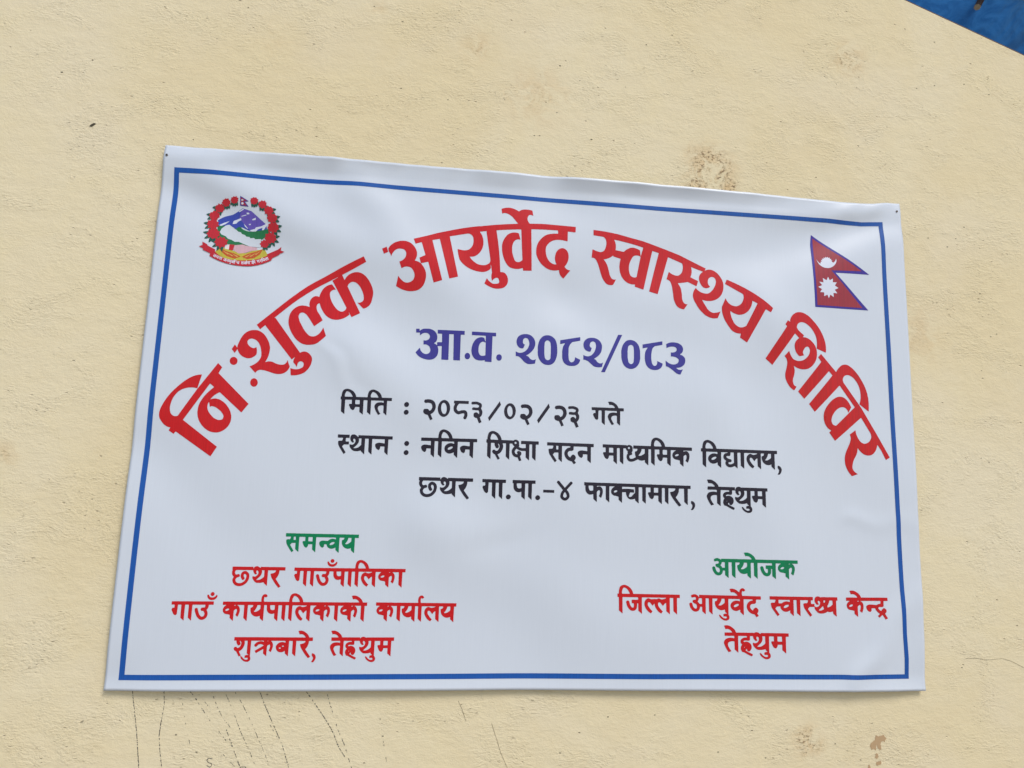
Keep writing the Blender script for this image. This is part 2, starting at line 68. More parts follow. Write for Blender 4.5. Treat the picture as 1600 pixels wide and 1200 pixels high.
  ('swaasthya', 'red', '8163,8621 -3,-6 1,-102 2,-5 201,-17 17,-11 24,-25 11,-18 8,-27 6,-45 -2,-32 -3,-21 -7,-27 -14,-43 -8,-19 -11,-18 -19,-17 -16,-9 -27,-9 -19,-3 -22,2 -66,17 -67,25 -3,-1 -3,-8 -13,-159 3,-5 19,1 12,-2 16,-4 13,-5 19,-16 12,-16 29,-58 14,-35 27,-80 30,-99 23,-62 16,-35 17,-31 26,-35 18,-23 21,-18 12,-6 16,-7 36,-6 35,0 34,8 10,16 51,99 -3,1 -16,-4 -23,-2 -26,6 -19,10 -18,23 -22,40 -6,16 -20,84 -20,70 -14,38 -18,37 -13,23 -20,25 -25,25 3,4 5,2 23,4 26,7 49,20 37,21 54,39 4,-4 -2,-10 1,-2 146,-37 6,-5 -15,-63 -8,-63 -1,-40 5,-63 12,-56 20,-55 28,-49 31,-39 24,-23 24,-18 29,-17 26,-11 27,-8 29,-6 25,-1 42,1 4,-6 -5,-35 2,-6 141,-41 34,-8 7,25 176,780 4,14 4,2 5,0 119,-30 5,-3 2,-4 -204,-812 0,-5 12,-5 159,-42 5,3 221,782 4,8 5,2 282,-105 9,-8 6,-13 7,-29 2,-20 -2,-41 -4,-29 -6,-24 -10,-28 -7,-12 -15,-21 -21,-23 -13,-10 -16,-9 -22,-7 -15,-1 -25,3 -33,10 -36,13 -33,18 -38,28 -11,-28 -41,-130 4,-4 15,-3 21,-10 15,-9 17,-17 8,-11 7,-16 20,-69 6,-33 16,-125 7,-76 6,-40 8,-29 25,-64 15,-27 12,-18 12,-12 12,-10 25,-17 17,-8 46,-13 25,-2 14,1 4,2 6,9 65,95 -2,2 -13,-2 -16,2 -16,4 -14,6 -10,7 -8,10 -10,15 -8,18 -10,27 -3,16 -4,35 -1,55 -11,87 -8,38 -8,23 -17,34 -13,23 -20,27 0,5 12,5 38,4 64,11 95,21 172,-78 5,-2 4,3 33,107 -18,10 -123,56 -15,10 0,3 18,47 11,53 1,54 -10,56 2,4 3,0 231,-78 9,-5 -2,-5 -20,-14 -20,-18 -17,-21 -11,-18 -10,-26 -4,-17 -2,-16 -1,-37 4,-25 9,-33 21,-44 17,-29 11,-15 11,-10 17,-11 13,-5 24,-6 12,-1 22,2 30,9 19,11 18,15 0,5 -16,12 -17,21 -8,18 -5,25 1,32 7,33 13,25 9,11 11,10 14,10 18,8 12,3 13,0 22,-4 14,-5 18,-16 7,-10 7,-17 6,-32 0,-23 -8,-36 -16,-47 -20,-40 -23,-36 -31,-37 -31,-31 -27,-18 -22,-8 -14,-3 -40,-1 -44,6 -32,10 -27,12 -23,14 -29,21 -15,15 -23,27 -3,1 -16,-17 -15,-23 -18,-36 -8,-26 -6,-27 -2,-16 -1,-30 4,-23 6,-28 13,-38 20,-38 44,-75 35,-51 27,-35 23,-24 48,-46 22,-18 39,-24 47,-22 42,-13 30,-5 30,-2 56,5 22,5 5,4 58,135 -5,0 -41,-16 -23,-7 -61,-11 -22,1 -17,3 -34,13 -16,10 -33,26 -19,22 -72,117 -34,62 3,3 3,1 41,-10 62,-7 63,4 27,5 47,13 31,12 29,15 38,28 15,14 25,27 23,32 10,19 11,25 12,37 8,33 6,36 3,49 -3,35 -6,36 -12,34 -14,33 -22,38 -20,29 -34,42 -21,20 -25,18 -27,16 -31,13 -23,7 -36,5 -34,-3 -26,-5 -25,-9 -19,-11 -3,3 1,3 20,37 -2,5 -503,224 -64,24 -79,27 -210,67 -352,106 -106,29 -73,17 -217,43 -190,41 -93,17 -85,13 -138,17 -151,13;8592,8446 113,-15 173,-31 154,-33 160,-41 4,-5 -2,-9 -44,-159 -2,-2 -3,0 -4,8 -9,91 -3,12 -24,14 -27,11 -35,11 -45,10 -31,1 -20,-3 -25,-8 -29,-12 -33,-19 -18,-13 -23,-20 -28,-28 -168,24 -2,5 4,32 2,26 -4,54 -7,33 -8,25 -18,36;9036,8149 42,4 14,-2 35,-9 11,-6 6,-7 -80,-420 -4,-6 -10,-6 -15,-4 -21,-3 -22,2 -26,10 -16,11 -13,12 -6,10 -12,26 -14,58 -3,26 0,57 6,48 16,55 8,20 31,65 13,21 19,20 15,10;10949,7762 -5,-9 -33,-79 1,-7 352,-192 9,-8 10,-23 4,-34 -2,-22 -8,-34 -15,-40 -10,-21 -19,-28 -20,-20 -21,-15 -31,-16 -35,-10 -32,0 -35,9 -36,14 -25,15 -30,25 -20,23 -19,29 -17,40 -3,4 -83,-186 -1,-55 2,-22 5,-44 12,-50 22,-65 13,-29 19,-38 66,-101 41,-56 16,-17 22,-17 29,-17 28,-12 25,-8 22,-4 21,-2 35,-1 4,-1 1,-6 -16,-65 0,-10 142,-94 9,11 387,687 4,3 5,0 100,-56 12,19 38,71 -27,27 -58,50 -100,80 -115,82 -66,44 -78,47 -120,68 -118,59 -117,53 -103,42;11462,7330 6,0 88,-42 7,-5 1,-5 -235,-464 -8,-9 -23,-14 -29,-13 -24,-6 -18,-3 -29,0 -15,3 -24,9 -37,24 -25,22 -15,18 -19,30 -28,59 -17,49 -13,56 -4,35 -1,23 2,2 3,1 40,-29 44,-21 34,-11 37,-9 24,-2 44,5 38,11 24,10 31,18 28,21 30,31 24,32 23,41 19,49 8,31 7,49'),
  ('shivir', 'red', '12442,7151 -41,-9 -35,-16 -37,-26 -16,-14 -16,-18 -25,-36 -17,-40 -7,-31 0,-15 4,-8 0,-4 -4,0 -45,30 -6,-4 -53,-80 6,-10 27,-27 0,-5 -453,-679 6,-8 128,-110 9,-5 3,1 464,642 14,17 4,-1 14,-13 70,-73 -3,-5 -18,-11 -16,-13 -22,-21 -10,-14 -13,-22 -12,-29 -7,-39 4,-55 4,-24 9,-31 21,-43 21,-28 19,-20 27,-20 92,23 2,4 -13,17 -9,23 -1,27 9,26 24,40 12,18 15,15 23,10 9,3 14,1 12,-3 12,-9 11,-16 8,-18 5,-28 -8,-43 -12,-36 -22,-35 -19,-24 -23,-23 -35,-30 -21,-13 -21,-10 -25,-8 -33,-7 -44,-1 -26,5 -25,7 -24,10 -15,9 -14,10 -12,14 -27,42 -22,47 -15,48 -4,4 -91,-101 -5,-7 2,-4 21,-21 18,-29 8,-21 8,-43 -2,-39 -4,-29 -13,-63 -19,-72 -7,-38 -1,-54 2,-24 6,-28 18,-46 22,-44 36,-57 15,-19 32,-28 35,-23 17,-7 13,17 35,57 -2,3 -31,13 -16,16 -12,21 -10,44 -2,17 4,47 21,61 14,68 2,48 -1,13 -8,39 -9,26 1,5 2,1 5,-2 25,-17 44,-22 47,-15 31,-5 24,-3 60,3 40,9 30,11 30,17 31,23 35,35 35,43 25,43 16,37 13,44 7,54 -1,63 -8,53 -17,51 -18,32 -19,28 -34,37 -35,30 -32,21 -24,13 -34,11 -29,6 -38,1 -4,2 0,4 20,29 1,5 -125,103 -6,6 4,12 -22,21 -2,16 5,27 8,23 13,21 18,18 27,15 28,8 33,1 50,-11 24,-11 26,-16 50,-38 23,-22 21,-24 42,-58 32,-60 16,-41 12,-57 4,-58 0,-49 -3,-35 -8,-51 5,-3 193,-73 2,3 6,49 1,64 -4,58 -10,58 -15,55 -28,76 -33,68 -38,66 -37,52 -47,58 -83,86 -47,43 -33,24 -62,32 -22,9 -29,9 -45,6 -21,0;12902,6303 -57,-60 -7,-10 62,-90 1,-7 -7,-3 -9,-10 -470,-582 -17,-21 -3,-7 119,-135 5,-5 5,0 527,575 7,6 3,1 67,-74 4,-7 -1,-3 -509,-595 -3,-5 1,-5 111,-147 5,-1 522,535 22,19 4,-2 9,-13 295,-410 1,-4 -4,-5 -82,-74 -326,-308 -12,-2 -15,1 -17,5 -14,6 -12,9 -9,11 -9,19 -5,15 -5,21 -1,17 6,36 8,31 8,20 21,39 29,43 34,39 42,33 16,10 25,13 16,5 21,5 34,1 10,-1 28,-9 20,-14 15,-14 16,-22 9,-20 7,-24 2,-2 11,14 55,94 -1,6 -16,36 -17,32 -22,35 -30,37 -13,12 -28,21 -21,13 -18,8 -33,8 -12,1 -43,-1 -37,-9 -26,-11 -34,-18 -30,-19 -20,-15 -23,-21 -26,-26 -55,-64 -29,-41 -29,-55 -14,-35 -8,-26 -9,-47 -2,-51 4,-48 11,-45 13,-35 19,-36 30,-39 14,-14 23,-16 34,-18 -1,-5 -36,-36 -1,-5 114,-159 12,8 535,454 29,22 4,-2 181,-297 12,-30 6,-32 -4,-36 -13,-33 -21,-32 -14,-15 -15,-11 -16,-11 -25,-12 -21,-7 -14,-3 -17,0 -17,3 -27,10 -27,16 -15,15 -13,15 -33,53 -17,34 -9,24 -11,37 -6,53 -2,2 -10,-5 -116,-84 0,-3 13,-29 6,-27 1,-19 -5,-28 -17,-55 -10,-25 -71,-147 -16,-39 -13,-46 -7,-39 -4,-34 0,-44 5,-49 7,-35 19,-55 25,-49 28,-43 44,-52 10,-9 5,-1 122,43 -47,28 -15,12 -15,15 -14,19 -9,17 -6,16 -3,17 2,35 5,31 13,51 22,54 41,68 14,29 15,44 9,49 2,27 2,4 6,-2 17,-26 20,-24 39,-36 34,-25 29,-13 40,-11 24,-3 38,3 20,4 21,7 17,9 29,19 20,21 25,32 17,31 20,52 8,36 3,4 4,0 5,-5 67,-100 92,-188 7,2 76,47 3,5 -246,439 -315,539 -359,497 -12,24 -6,28 1,22 5,20 9,20 15,21 11,10 22,13 25,8 29,3 19,-3 18,-4 35,-16 17,-9 26,-19 33,-34 34,-43 20,-32 13,-28 18,-43 12,-40 11,-55 5,-66 -3,-68 -10,-54 -24,-75 21,-18 169,-123 3,1 2,9 7,56 4,108 -5,97 -15,88 -25,89 -30,78 -49,95 -58,94 -28,39 -34,41 -34,37 -43,41 -47,34 -36,22 -26,10 -22,5 -17,1 -43,-4 -28,-9 -25,-13 -25,-19 -47,-48 -27,-36 -18,-31 -4,-2 -7,2 -303,349 -2,1'),
  ('year', 'violet', '4900,6400 -33,-4 -24,-8 -19,-11 -30,-23 -4,4 -1,31 -2,3 -63,-3 -2,-5 4,-68 3,-2 65,4 3,-5 4,-49 2,-3 10,12 25,22 25,14 24,8 29,1 26,-5 18,-9 15,-14 10,-17 5,-13 1,-20 -3,-13 -6,-13 -6,-11 -9,-10 -12,-8 -20,-11 -25,-7 -12,0 -22,3 -3,-1 3,-78 3,-2 13,2 21,1 22,-3 23,-10 13,-9 10,-9 11,-13 6,-13 9,-23 2,-10 2,-24 -2,-14 -4,-14 -8,-13 -12,-14 -16,-11 -14,-5 -13,-3 -21,-1 -23,5 -30,16 -12,10 -15,17 -10,14 -8,18 -8,23 -3,15 -2,1 -76,-95 19,-29 28,-31 31,-24 38,-20 50,-16 46,-10 33,-3 30,1 33,7 32,11 14,9 18,13 21,22 17,25 9,24 4,17 5,37 -1,46 -6,30 -11,27 1,3 5,3 69,5 5,-5 1,-26 -1,-10 3,-221 3,-2 25,-1 85,0 19,2 2,25 -2,35 2,8 -2,36 1,8 -4,386 2,3 5,2 66,1 11,-2 3,-3 1,-5 -1,-14 3,-74 -1,-9 3,-74 -1,-9 3,-74 -1,-9 3,-72 -2,-10 3,-73 -1,-9 3,-67 4,-2 28,-1 24,2 38,-2 31,2 1,24 -1,38 1,7 -2,36 2,8 -2,36 1,8 -2,341 2,4 4,2 48,-1 17,1 3,2 -2,69 -2,4 -491,-1 -21,-1 -2,-6 3,-61 1,-4 16,-2 51,1 11,-1 3,-4 7,-153 -1,-5 -5,-2 -86,-6 -1,-5 2,-46 -1,-4 -3,-2 -21,17 -17,10 -14,5 -3,3 3,5 21,15 16,20 7,16 4,14 5,30 0,32 -5,25 -11,29 -17,27 -15,18 -20,15 -24,13 -25,10 -31,8 -20,2;5790,6383 1,-62 3,-5 254,1 9,-3 3,-5 2,-57 -2,-8 2,-33 -3,-5 -3,-1 -2,4 -20,57 -5,10 -33,8 -12,1 -26,-2 -39,-12 -20,-10 -15,-11 -23,-21 -18,-26 -15,-25 -14,-32 -11,-37 -8,-45 -3,-42 3,-35 6,-29 9,-28 15,-29 18,-24 14,-16 22,-15 28,-11 31,-5 31,-2 37,2 46,9 4,-5 1,-20 2,-3 107,-3 20,1 2,7 -1,31 1,8 -1,32 1,7 -1,32 2,8 -1,31 1,8 -1,33 1,8 1,297 2,4 3,2 36,-1 28,2 -2,66 -6,3 -86,-2 -346,0;6805,6393 -16,-3 -31,-8 -29,-14 -16,-11 -16,-14 -18,-24 -13,-33 -7,-42 3,-36 10,-34 10,-19 10,-12 20,-19 12,-8 21,-7 20,-3 21,3 10,4 29,69 -2,3 -22,10 -12,16 -4,15 -1,20 3,26 8,19 13,15 18,10 19,2 15,-4 20,-11 11,-18 10,-23 9,-33 2,-19 -1,-18 -6,-27 -17,-42 -23,-35 -21,-23 -22,-17 -20,-12 -27,-11 -17,-4 -12,-3 -24,-1 -19,3 -18,5 -16,7 -15,9 -4,1 2,-93 4,-2 17,3 22,-3 12,-3 19,-10 42,-34 34,-39 19,-17 36,-25 19,-8 22,-6 35,0 50,6 42,8 5,3 2,4 13,78 0,6 -25,-15 -19,-6 -19,-1 -17,4 -28,15 -9,9 -18,24 -13,12 -20,9 -20,5 -3,3 3,4 23,13 24,17 42,37 36,40 20,33 17,39 9,39 0,36 -3,26 -8,25 -14,31 -25,32 -24,22 -29,17 -32,11 -25,4 -16,1;8688,6489 -6,-11 -332,-735 -11,-22 2,-5 68,1 4,1 3,3 346,752 7,17 -2,3;7241,6394 -26,-6 -14,-6 -20,-11 -16,-11 -22,-23 -15,-20 -14,-21 -8,-18 -14,-44 -9,-42 -4,-32 -1,-19 3,-60 -3,-28 3,-44 9,-42 17,-44 11,-21 22,-31 25,-27 29,-19 30,-12 19,-4 29,-3 36,0 27,7 17,7 20,12 19,15 11,12 14,20 14,26 10,24 14,48 7,45 3,31 -2,89 -5,66 -9,43 -17,47 -16,27 -13,15 -19,18 -31,20 -18,8 -24,7 -28,4;7910,6396 -384,-84 -6,-4 0,-66 2,-5 6,0 82,19 3,-1 3,-3 -17,-25 -18,-34 -8,-25 -6,-30 -6,-52 2,-114 2,-21 6,-23 8,-24 11,-22 12,-18 12,-14 20,-14 35,-18 36,-8 38,-2 55,5 27,6 33,17 19,14 17,19 14,24 10,31 2,13 -2,5 -98,43 -3,-2 0,-24 -3,-16 -9,-23 -10,-15 -12,-12 -16,-8 -8,-3 -16,-1 -11,3 -14,10 -9,10 -13,24 -7,55 -3,41 2,51 0,64 1,18 6,29 8,19 12,25 23,33 24,24 144,34 13,5 2,5 -1,64 -2,2;8129,6397 -35,-7 -33,-14 -29,-21 -19,-21 -14,-23 -7,-15 -8,-33 1,-35 4,-20 6,-21 8,-17 11,-16 16,-14 17,-11 20,-9 22,-6 28,-2 7,3 4,7 24,65 -2,3 -23,11 -12,16 -4,15 0,14 5,28 9,21 13,15 23,13 19,3 23,-7 16,-13 9,-15 4,-14 4,-26 0,-30 -3,-20 -11,-41 -8,-22 -13,-26 -16,-26 -28,-31 -19,-15 -17,-9 -32,-11 -34,-3 -35,6 -16,7 -18,10 -3,-1 1,-89 2,-2 30,-4 24,-7 32,-14 26,-19 71,-62 11,-9 24,-13 34,-8 43,-3 34,2 38,7 3,4 2,8 18,72 -1,7 -24,-15 -22,-6 -20,1 -14,4 -25,14 -13,13 -21,28 -8,8 -25,14 -3,5 3,4 41,27 34,28 29,31 22,33 9,20 8,23 8,37 3,23 2,39 -4,22 -5,19 -17,33 -25,33 -19,15 -29,18 -29,11 -28,6 -45,2;8919,6397 -21,-4 -26,-9 -16,-9 -17,-12 -25,-27 -15,-21 -10,-15 -14,-29 -17,-51 -10,-53 -1,-26 0,-24 2,-24 -2,-34 2,-34 7,-43 15,-52 14,-33 10,-16 13,-16 29,-25 20,-12 19,-8 30,-9 19,-2 36,1 19,5 24,9 23,12 15,11 28,27 17,23 15,25 16,44 12,56 2,21 -2,132 -5,47 -15,52 -8,19 -12,21 -29,36 -26,21 -17,10 -23,9 -35,8 -15,1;7256,6292 18,2 10,-3 16,-9 16,-15 7,-13 4,-12 9,-61 1,-146 -3,-59 0,-25 -6,-21 -14,-16 -17,-10 -16,-4 -17,2 -13,6 -15,12 -8,9 -9,29 -9,67 -2,137 5,77 3,13 8,13 15,17;9580,6404 -354,-76 -40,-8 -3,-3 0,-74 8,-1 92,20 4,-3 -33,-50 -16,-36 -6,-23 -7,-49 -1,-76 2,-19 13,-66 17,-41 22,-31 20,-19 16,-11 25,-14 26,-8 21,-4 24,-2 40,2 36,8 36,18 24,18 17,19 11,21 11,32 2,12 -1,11 -106,44 -3,-1 2,-18 -2,-22 -7,-23 -9,-16 -11,-11 -21,-10 -15,0 -8,3 -8,5 -18,24 -12,27 -10,67 -1,49 3,58 9,54 8,41 8,20 7,13 27,30 19,13 149,34 2,5 0,63 -2,4;6000,6197 21,1 12,-3 19,-10 6,4 4,-3 3,-248 -2,-3 -8,-5 -27,-8 -36,-2 -15,5 -15,9 -15,19 -11,23 -6,20 -2,17 1,66 5,34 6,18 11,25 12,17 18,15;9798,6395 -27,-2 -43,-11 -39,-17 -19,-11 -2,-8 6,-73 4,-1 33,18 35,12 21,4 35,2 17,-1 23,-5 17,-8 15,-14 8,-16 -1,-19 -5,-17 -12,-16 -18,-12 -33,-11 -28,-4 -25,2 -1,-82 2,-2 33,2 26,-3 35,-8 23,-10 16,-10 18,-19 6,-15 -1,-19 -2,-10 -5,-13 -9,-15 -11,-11 -17,-12 -28,-13 -31,-5 -33,2 -21,4 -17,6 -26,11 -23,14 -16,11 -24,23 -4,0 -1,-35 2,-8 1,-66 4,-3 29,-10 23,-10 33,-19 57,-42 38,-33 31,-23 27,-11 20,-6 31,-4 49,100 2,10 -25,-9 -22,-5 -31,2 -14,4 -17,9 -15,12 -5,8 4,4 33,2 23,5 26,9 25,13 24,16 16,15 12,16 12,23 9,31 2,13 0,28 -4,21 -7,19 -15,20 -23,20 -22,12 -31,10 -3,3 3,4 24,17 11,11 10,14 8,15 8,27 2,16 -3,28 -8,24 -17,25 -17,16 -32,21 -24,10 -33,8 -36,5;8940,6298 13,-1 13,-4 12,-7 13,-13 5,-9 4,-15 5,-63 -2,-150 -6,-74 -6,-18 -13,-19 -14,-12 -8,-5 -10,-2 -12,1 -11,5 -12,7 -15,16 -9,23 -12,77 0,51 2,12 -2,56 11,94 10,20 13,14 17,11;5718,5965 -11,-2 -13,-7 -14,-14 -10,-21 -2,-23 2,-14 5,-14 13,-17 10,-7 9,-4 8,-2 15,1 17,7 15,16 6,12 4,12 1,23 -6,20 -10,16 -10,9 -9,5;6320,5967 -20,-9 -9,-7 -9,-14 -7,-24 0,-20 8,-21 13,-17 17,-10 13,-2 11,0 21,9 8,7 7,10 6,11 4,16 0,22 -7,21 -13,17 -8,5 -15,6 -9,1'),
  ('date', 'black', '3507,5166 -23,-6 -15,-6 -18,-12 -11,-14 -7,-12 -9,-29 -5,-32 -2,-32 -3,-3 -7,-1 -3,-3 -1,-12 1,-37 2,-3 11,-2 2,-5 3,-211 7,-8 55,-42 3,0 1,11 1,244 1,9 3,3 14,1 8,-1 77,2 13,-1 5,-3 1,-14 1,-48 -2,-8 -6,-3 -11,0 -24,-1 -3,-3 -4,-16 26,-58 9,-14 9,-8 17,-10 12,-4 9,-1 8,6 14,16 6,14 4,21 3,4 31,2 7,-1 37,1 3,-4 0,-63 2,-23 19,-16 37,-29 8,-4 1,2 1,14 1,236 1,12 3,5 58,1 7,-3 1,-12 2,-205 56,-46 6,-3 2,2 1,10 1,242 2,13 3,3 6,0 8,-1 208,2 4,-4 1,-15 -1,-14 -3,-4 -41,7 -34,-1 -30,-6 -10,-4 -15,-8 -18,-18 -10,-17 -5,-16 0,-20 16,-48 15,-32 30,-48 11,-15 5,-2 33,14 6,5 -23,32 -25,49 -4,15 -1,7 3,15 5,14 5,8 7,6 32,11 28,3 21,-4 3,-5 1,-20 0,-105 53,-48 3,-1 2,1 1,10 2,255 2,3 5,1 59,-1 18,2 2,3 0,44 0,5 -2,3 -24,1 -35,-2 -8,1 -35,-1 -8,1 -71,-1 -4,5 -2,13 -8,23 -11,20 -14,21 -21,20 -27,19 -24,12 -30,10 -29,4 -23,-5 -20,-7 -20,-13 -10,-11 -9,-16 -8,-27 -5,-32 -2,-32 -3,-5 -37,-2 -7,1 -156,-2 -5,3 -8,32 -16,29 -17,22 -19,18 -25,17 -33,15 -36,9;3510,5119 14,1 10,-3 23,-9 17,-12 14,-14 17,-24 12,-22 4,-9 -1,-4 -4,-2 -17,-1 -8,1 -77,-2 -28,0 -4,2 -5,11 0,9 3,27 8,21 10,19 5,7;3985,5124 11,1 9,-2 25,-11 13,-8 14,-14 22,-29 12,-24 3,-7 -1,-4 -4,-2 -21,-1 -7,2 -79,-2 -22,0 -3,2 -4,9 -1,12 2,22 4,13 16,33;5000,5031 -39,-7 -3,-2 -10,-12 -4,-10 -1,-9 5,-15 10,-11 11,-7 36,7 22,1 27,-4 18,-7 13,-13 7,-13 5,-17 2,-26 -3,-15 -5,-16 -8,-14 -14,-15 -18,-12 -5,3 -8,14 -10,10 -18,8 -12,2 -19,-4 -12,1 -21,-6 -10,-23 -2,-16 1,-13 12,-23 15,-13 26,-12 30,-4 4,-2 46,-95 4,-2 37,18 5,5 -40,88 2,3 23,15 23,20 12,15 14,21 9,24 7,29 1,10 -2,35 -9,32 -11,21 -11,16 -21,19 -17,10 -32,10 -31,3;3680,4965 69,1 5,-2 2,-11 1,-58 -3,-7 -7,-2 -55,-1 -11,1 -4,2 -2,5 -1,13 0,50 2,6;5315,5033 -20,-4 -26,-13 -23,-22 -16,-23 -15,-31 -4,-16 -6,-23 -3,-35 3,-35 8,-30 13,-30 16,-23 17,-16 12,-8 24,-11 22,-2 25,4 22,12 19,15 11,12 15,22 14,31 9,38 2,26 -2,37 -9,38 -14,29 -12,18 -12,13 -19,15 -24,10;5504,5028 -2,-4 -1,-46 2,-3 15,0 4,-4 -18,-39 -6,-28 -2,-21 3,-30 5,-15 10,-18 11,-14 22,-19 23,-11 20,-4 22,2 50,17 19,3 14,0 7,-8 3,-26 -4,-12 -15,-38 5,-12 11,-13 9,-4 14,1 16,8 19,44 5,26 -1,26 -4,21 -9,18 -10,13 -10,8 -16,7 -23,2 -45,-5 -40,-15 -15,-2 -16,9 -15,18 -5,16 1,19 7,27 4,10 14,20 19,23 175,2 3,3 2,40 -1,10 -3,2 -25,0 -39,-1 -8,1 -176,-3 -7,1;6368,5052 -213,-321 9,-25 15,-33 2,-2 12,14 199,298 1,5 -2,8 -15,45 -4,10;8502,5140 -16,-3 -2,-4 24,-57 3,-2 11,3 25,1 15,-3 13,-5 19,-12 10,-9 14,-20 1,-3 -1,-4 -40,-2 -8,1 -72,-1 -8,1 -307,-2 -8,1 -15,-1 -2,-3 0,-5 1,-44 2,-4 22,-2 33,2 13,-2 4,-5 0,-45 -5,-4 -30,-3 -12,-23 1,-9 12,-28 22,-39 14,-17 21,-10 10,-2 6,4 13,11 3,6 5,151 3,9 3,4 5,1 30,1 17,-3 3,-6 2,-219 7,-8 45,-39 9,-5 2,5 0,200 2,9 -1,58 2,5 5,2 24,1 8,-1 193,1 3,-3 1,-6 0,-26 -4,-4 -43,8 -40,-2 -32,-6 -19,-8 -11,-7 -10,-10 -14,-21 -6,-21 0,-19 16,-46 20,-39 35,-55 7,-8 4,-2 37,15 5,3 1,3 -27,37 -26,49 -4,13 0,10 4,15 5,12 11,13 9,5 19,6 21,4 14,0 26,-3 2,-4 2,-27 1,-106 51,-45 10,-6 2,6 1,270 5,5 48,-1 16,2 3,5 -1,50 -4,2 -20,1 -77,-1 -5,4 -11,25 -14,21 -21,22 -26,19 -26,15 -33,12 -20,3;5885,5027 -41,-5 -3,-2 -10,-16 -2,-9 4,-11 10,-13 20,0 28,4 31,2 9,-2 28,-8 15,-7 5,-5 1,-9 -4,-11 -7,-11 -5,-5 -9,-4 -20,-2 -49,4 -27,-2 -12,-19 1,-16 6,-8 8,-8 23,1 49,-4 32,3 3,-3 11,-19 4,-11 1,-12 -5,-20 -6,-9 -4,2 -4,10 -6,8 -17,11 -14,3 -11,-1 -13,-4 -9,-5 -13,-14 -6,-16 0,-10 4,-11 1,-21 18,-15 13,-7 11,-4 15,-2 7,-5 37,-87 4,-3 3,0 40,19 4,3 -35,87 2,4 20,20 8,11 10,22 5,24 1,29 -4,19 -24,46 11,25 4,14 -1,26 -7,16 -7,10 -18,13 -15,7 -24,8 -23,6 -11,1;4615,4962 -18,-8 -12,-11 -9,-18 -1,-18 8,-20 9,-9 12,-7 12,-3 8,1 19,7 13,11 9,19 1,18 -8,20 -9,9 -17,8 -9,2;5303,4977 5,1 12,-1 9,-4 13,-13 11,-16 9,-22 8,-37 1,-38 0,-13 -6,-25 -5,-15 -10,-16 -9,-8 -12,-5 -12,1 -12,7 -10,9 -10,15 -10,24 -5,18 -5,27 0,36 5,31 7,19 8,12 8,8;6565,5026 -19,-4 -25,-13 -18,-16 -16,-21 -5,-8 -14,-30 -9,-35 -2,-28 3,-39 7,-28 15,-32 16,-21 24,-20 22,-10 18,-3 16,1 22,6 17,10 25,22 14,21 15,31 8,34 3,25 -1,34 -10,41 -13,27 -11,16 -16,17 -14,11 -24,11;7313,5049 -216,-321 0,-7 25,-56 3,1 5,5 209,310 -21,65 -2,3;6835,5018 -41,-8 -3,-2 -9,-11 -6,-14 0,-11 6,-12 9,-10 11,-7 37,7 25,1 27,-3 12,-5 9,-5 13,-16 9,-21 2,-14 1,-18 -2,-11 -6,-17 -10,-17 -20,-20 -12,-6 -5,2 -9,15 -9,8 -11,7 -9,3 -12,2 -20,-4 -11,1 -22,-7 -6,-10 -4,-13 -3,-25 3,-9 11,-18 16,-13 14,-8 17,-6 26,-3 4,-2 47,-96 4,-3 38,19 6,5 -42,89 3,4 21,12 21,17 19,22 14,22 12,33 5,25 -1,32 -2,13 -9,27 -14,27 -12,15 -20,17 -27,13 -23,5 -30,4;7496,5022 -40,-7 -4,-2 -9,-12 -6,-15 0,-8 5,-14 10,-10 11,-6 41,7 21,1 27,-4 11,-4 10,-5 13,-13 11,-26 2,-13 1,-15 -4,-19 -6,-16 -8,-14 -21,-19 -12,-7 -5,3 -8,14 -10,9 -11,7 -9,3 -13,1 -20,-4 -11,1 -22,-6 -6,-11 -4,-12 -3,-24 8,-21 6,-9 8,-7 12,-8 19,-8 17,-5 17,-1 6,-3 47,-96 4,-2 38,19 5,5 -38,80 -3,10 5,5 17,9 21,17 18,19 15,22 10,24 7,22 3,23 -1,25 -7,31 -12,26 -17,24 -22,19 -28,13 -23,6 -30,3;6556,4973 9,1 8,-2 10,-5 9,-9 10,-15 8,-18 9,-38 3,-29 -2,-27 -5,-20 -6,-15 -7,-12 -9,-9 -14,-6 -11,2 -9,4 -13,12 -9,15 -9,19 -9,40 -1,35 1,14 6,25 6,14 7,11 9,10;7750,5021 -42,-5 -3,-2 -11,-18 -1,-11 4,-9 10,-12 21,0 29,5 32,1 11,-2 42,-15 5,-5 1,-11 -8,-15 -6,-9 -11,-5 -22,-3 -52,4 -27,-2 -11,-17 -1,-10 2,-9 14,-15 24,0 50,-4 33,4 5,-4 11,-20 4,-12 0,-10 -3,-17 -5,-9 -3,-3 -4,2 -11,18 -17,11 -14,3 -11,-1 -14,-4 -10,-5 -13,-14 -6,-13 1,-14 3,-9 1,-23 25,-19 14,-6 21,-4 5,-3 39,-88 3,-3 4,-1 47,22 -37,88 1,4 21,20 7,10 13,25 4,20 2,28 -4,22 -26,50 9,17 6,19 2,10 -2,20 -10,18 -12,12 -9,6 -22,10 -30,10 -24,4;4615,4816 -18,-7 -12,-11 -9,-18 -1,-18 8,-20 9,-9 12,-7 12,-3 8,1 19,7 13,11 9,19 1,18 -8,19 -9,10 -16,8 -10,1'),
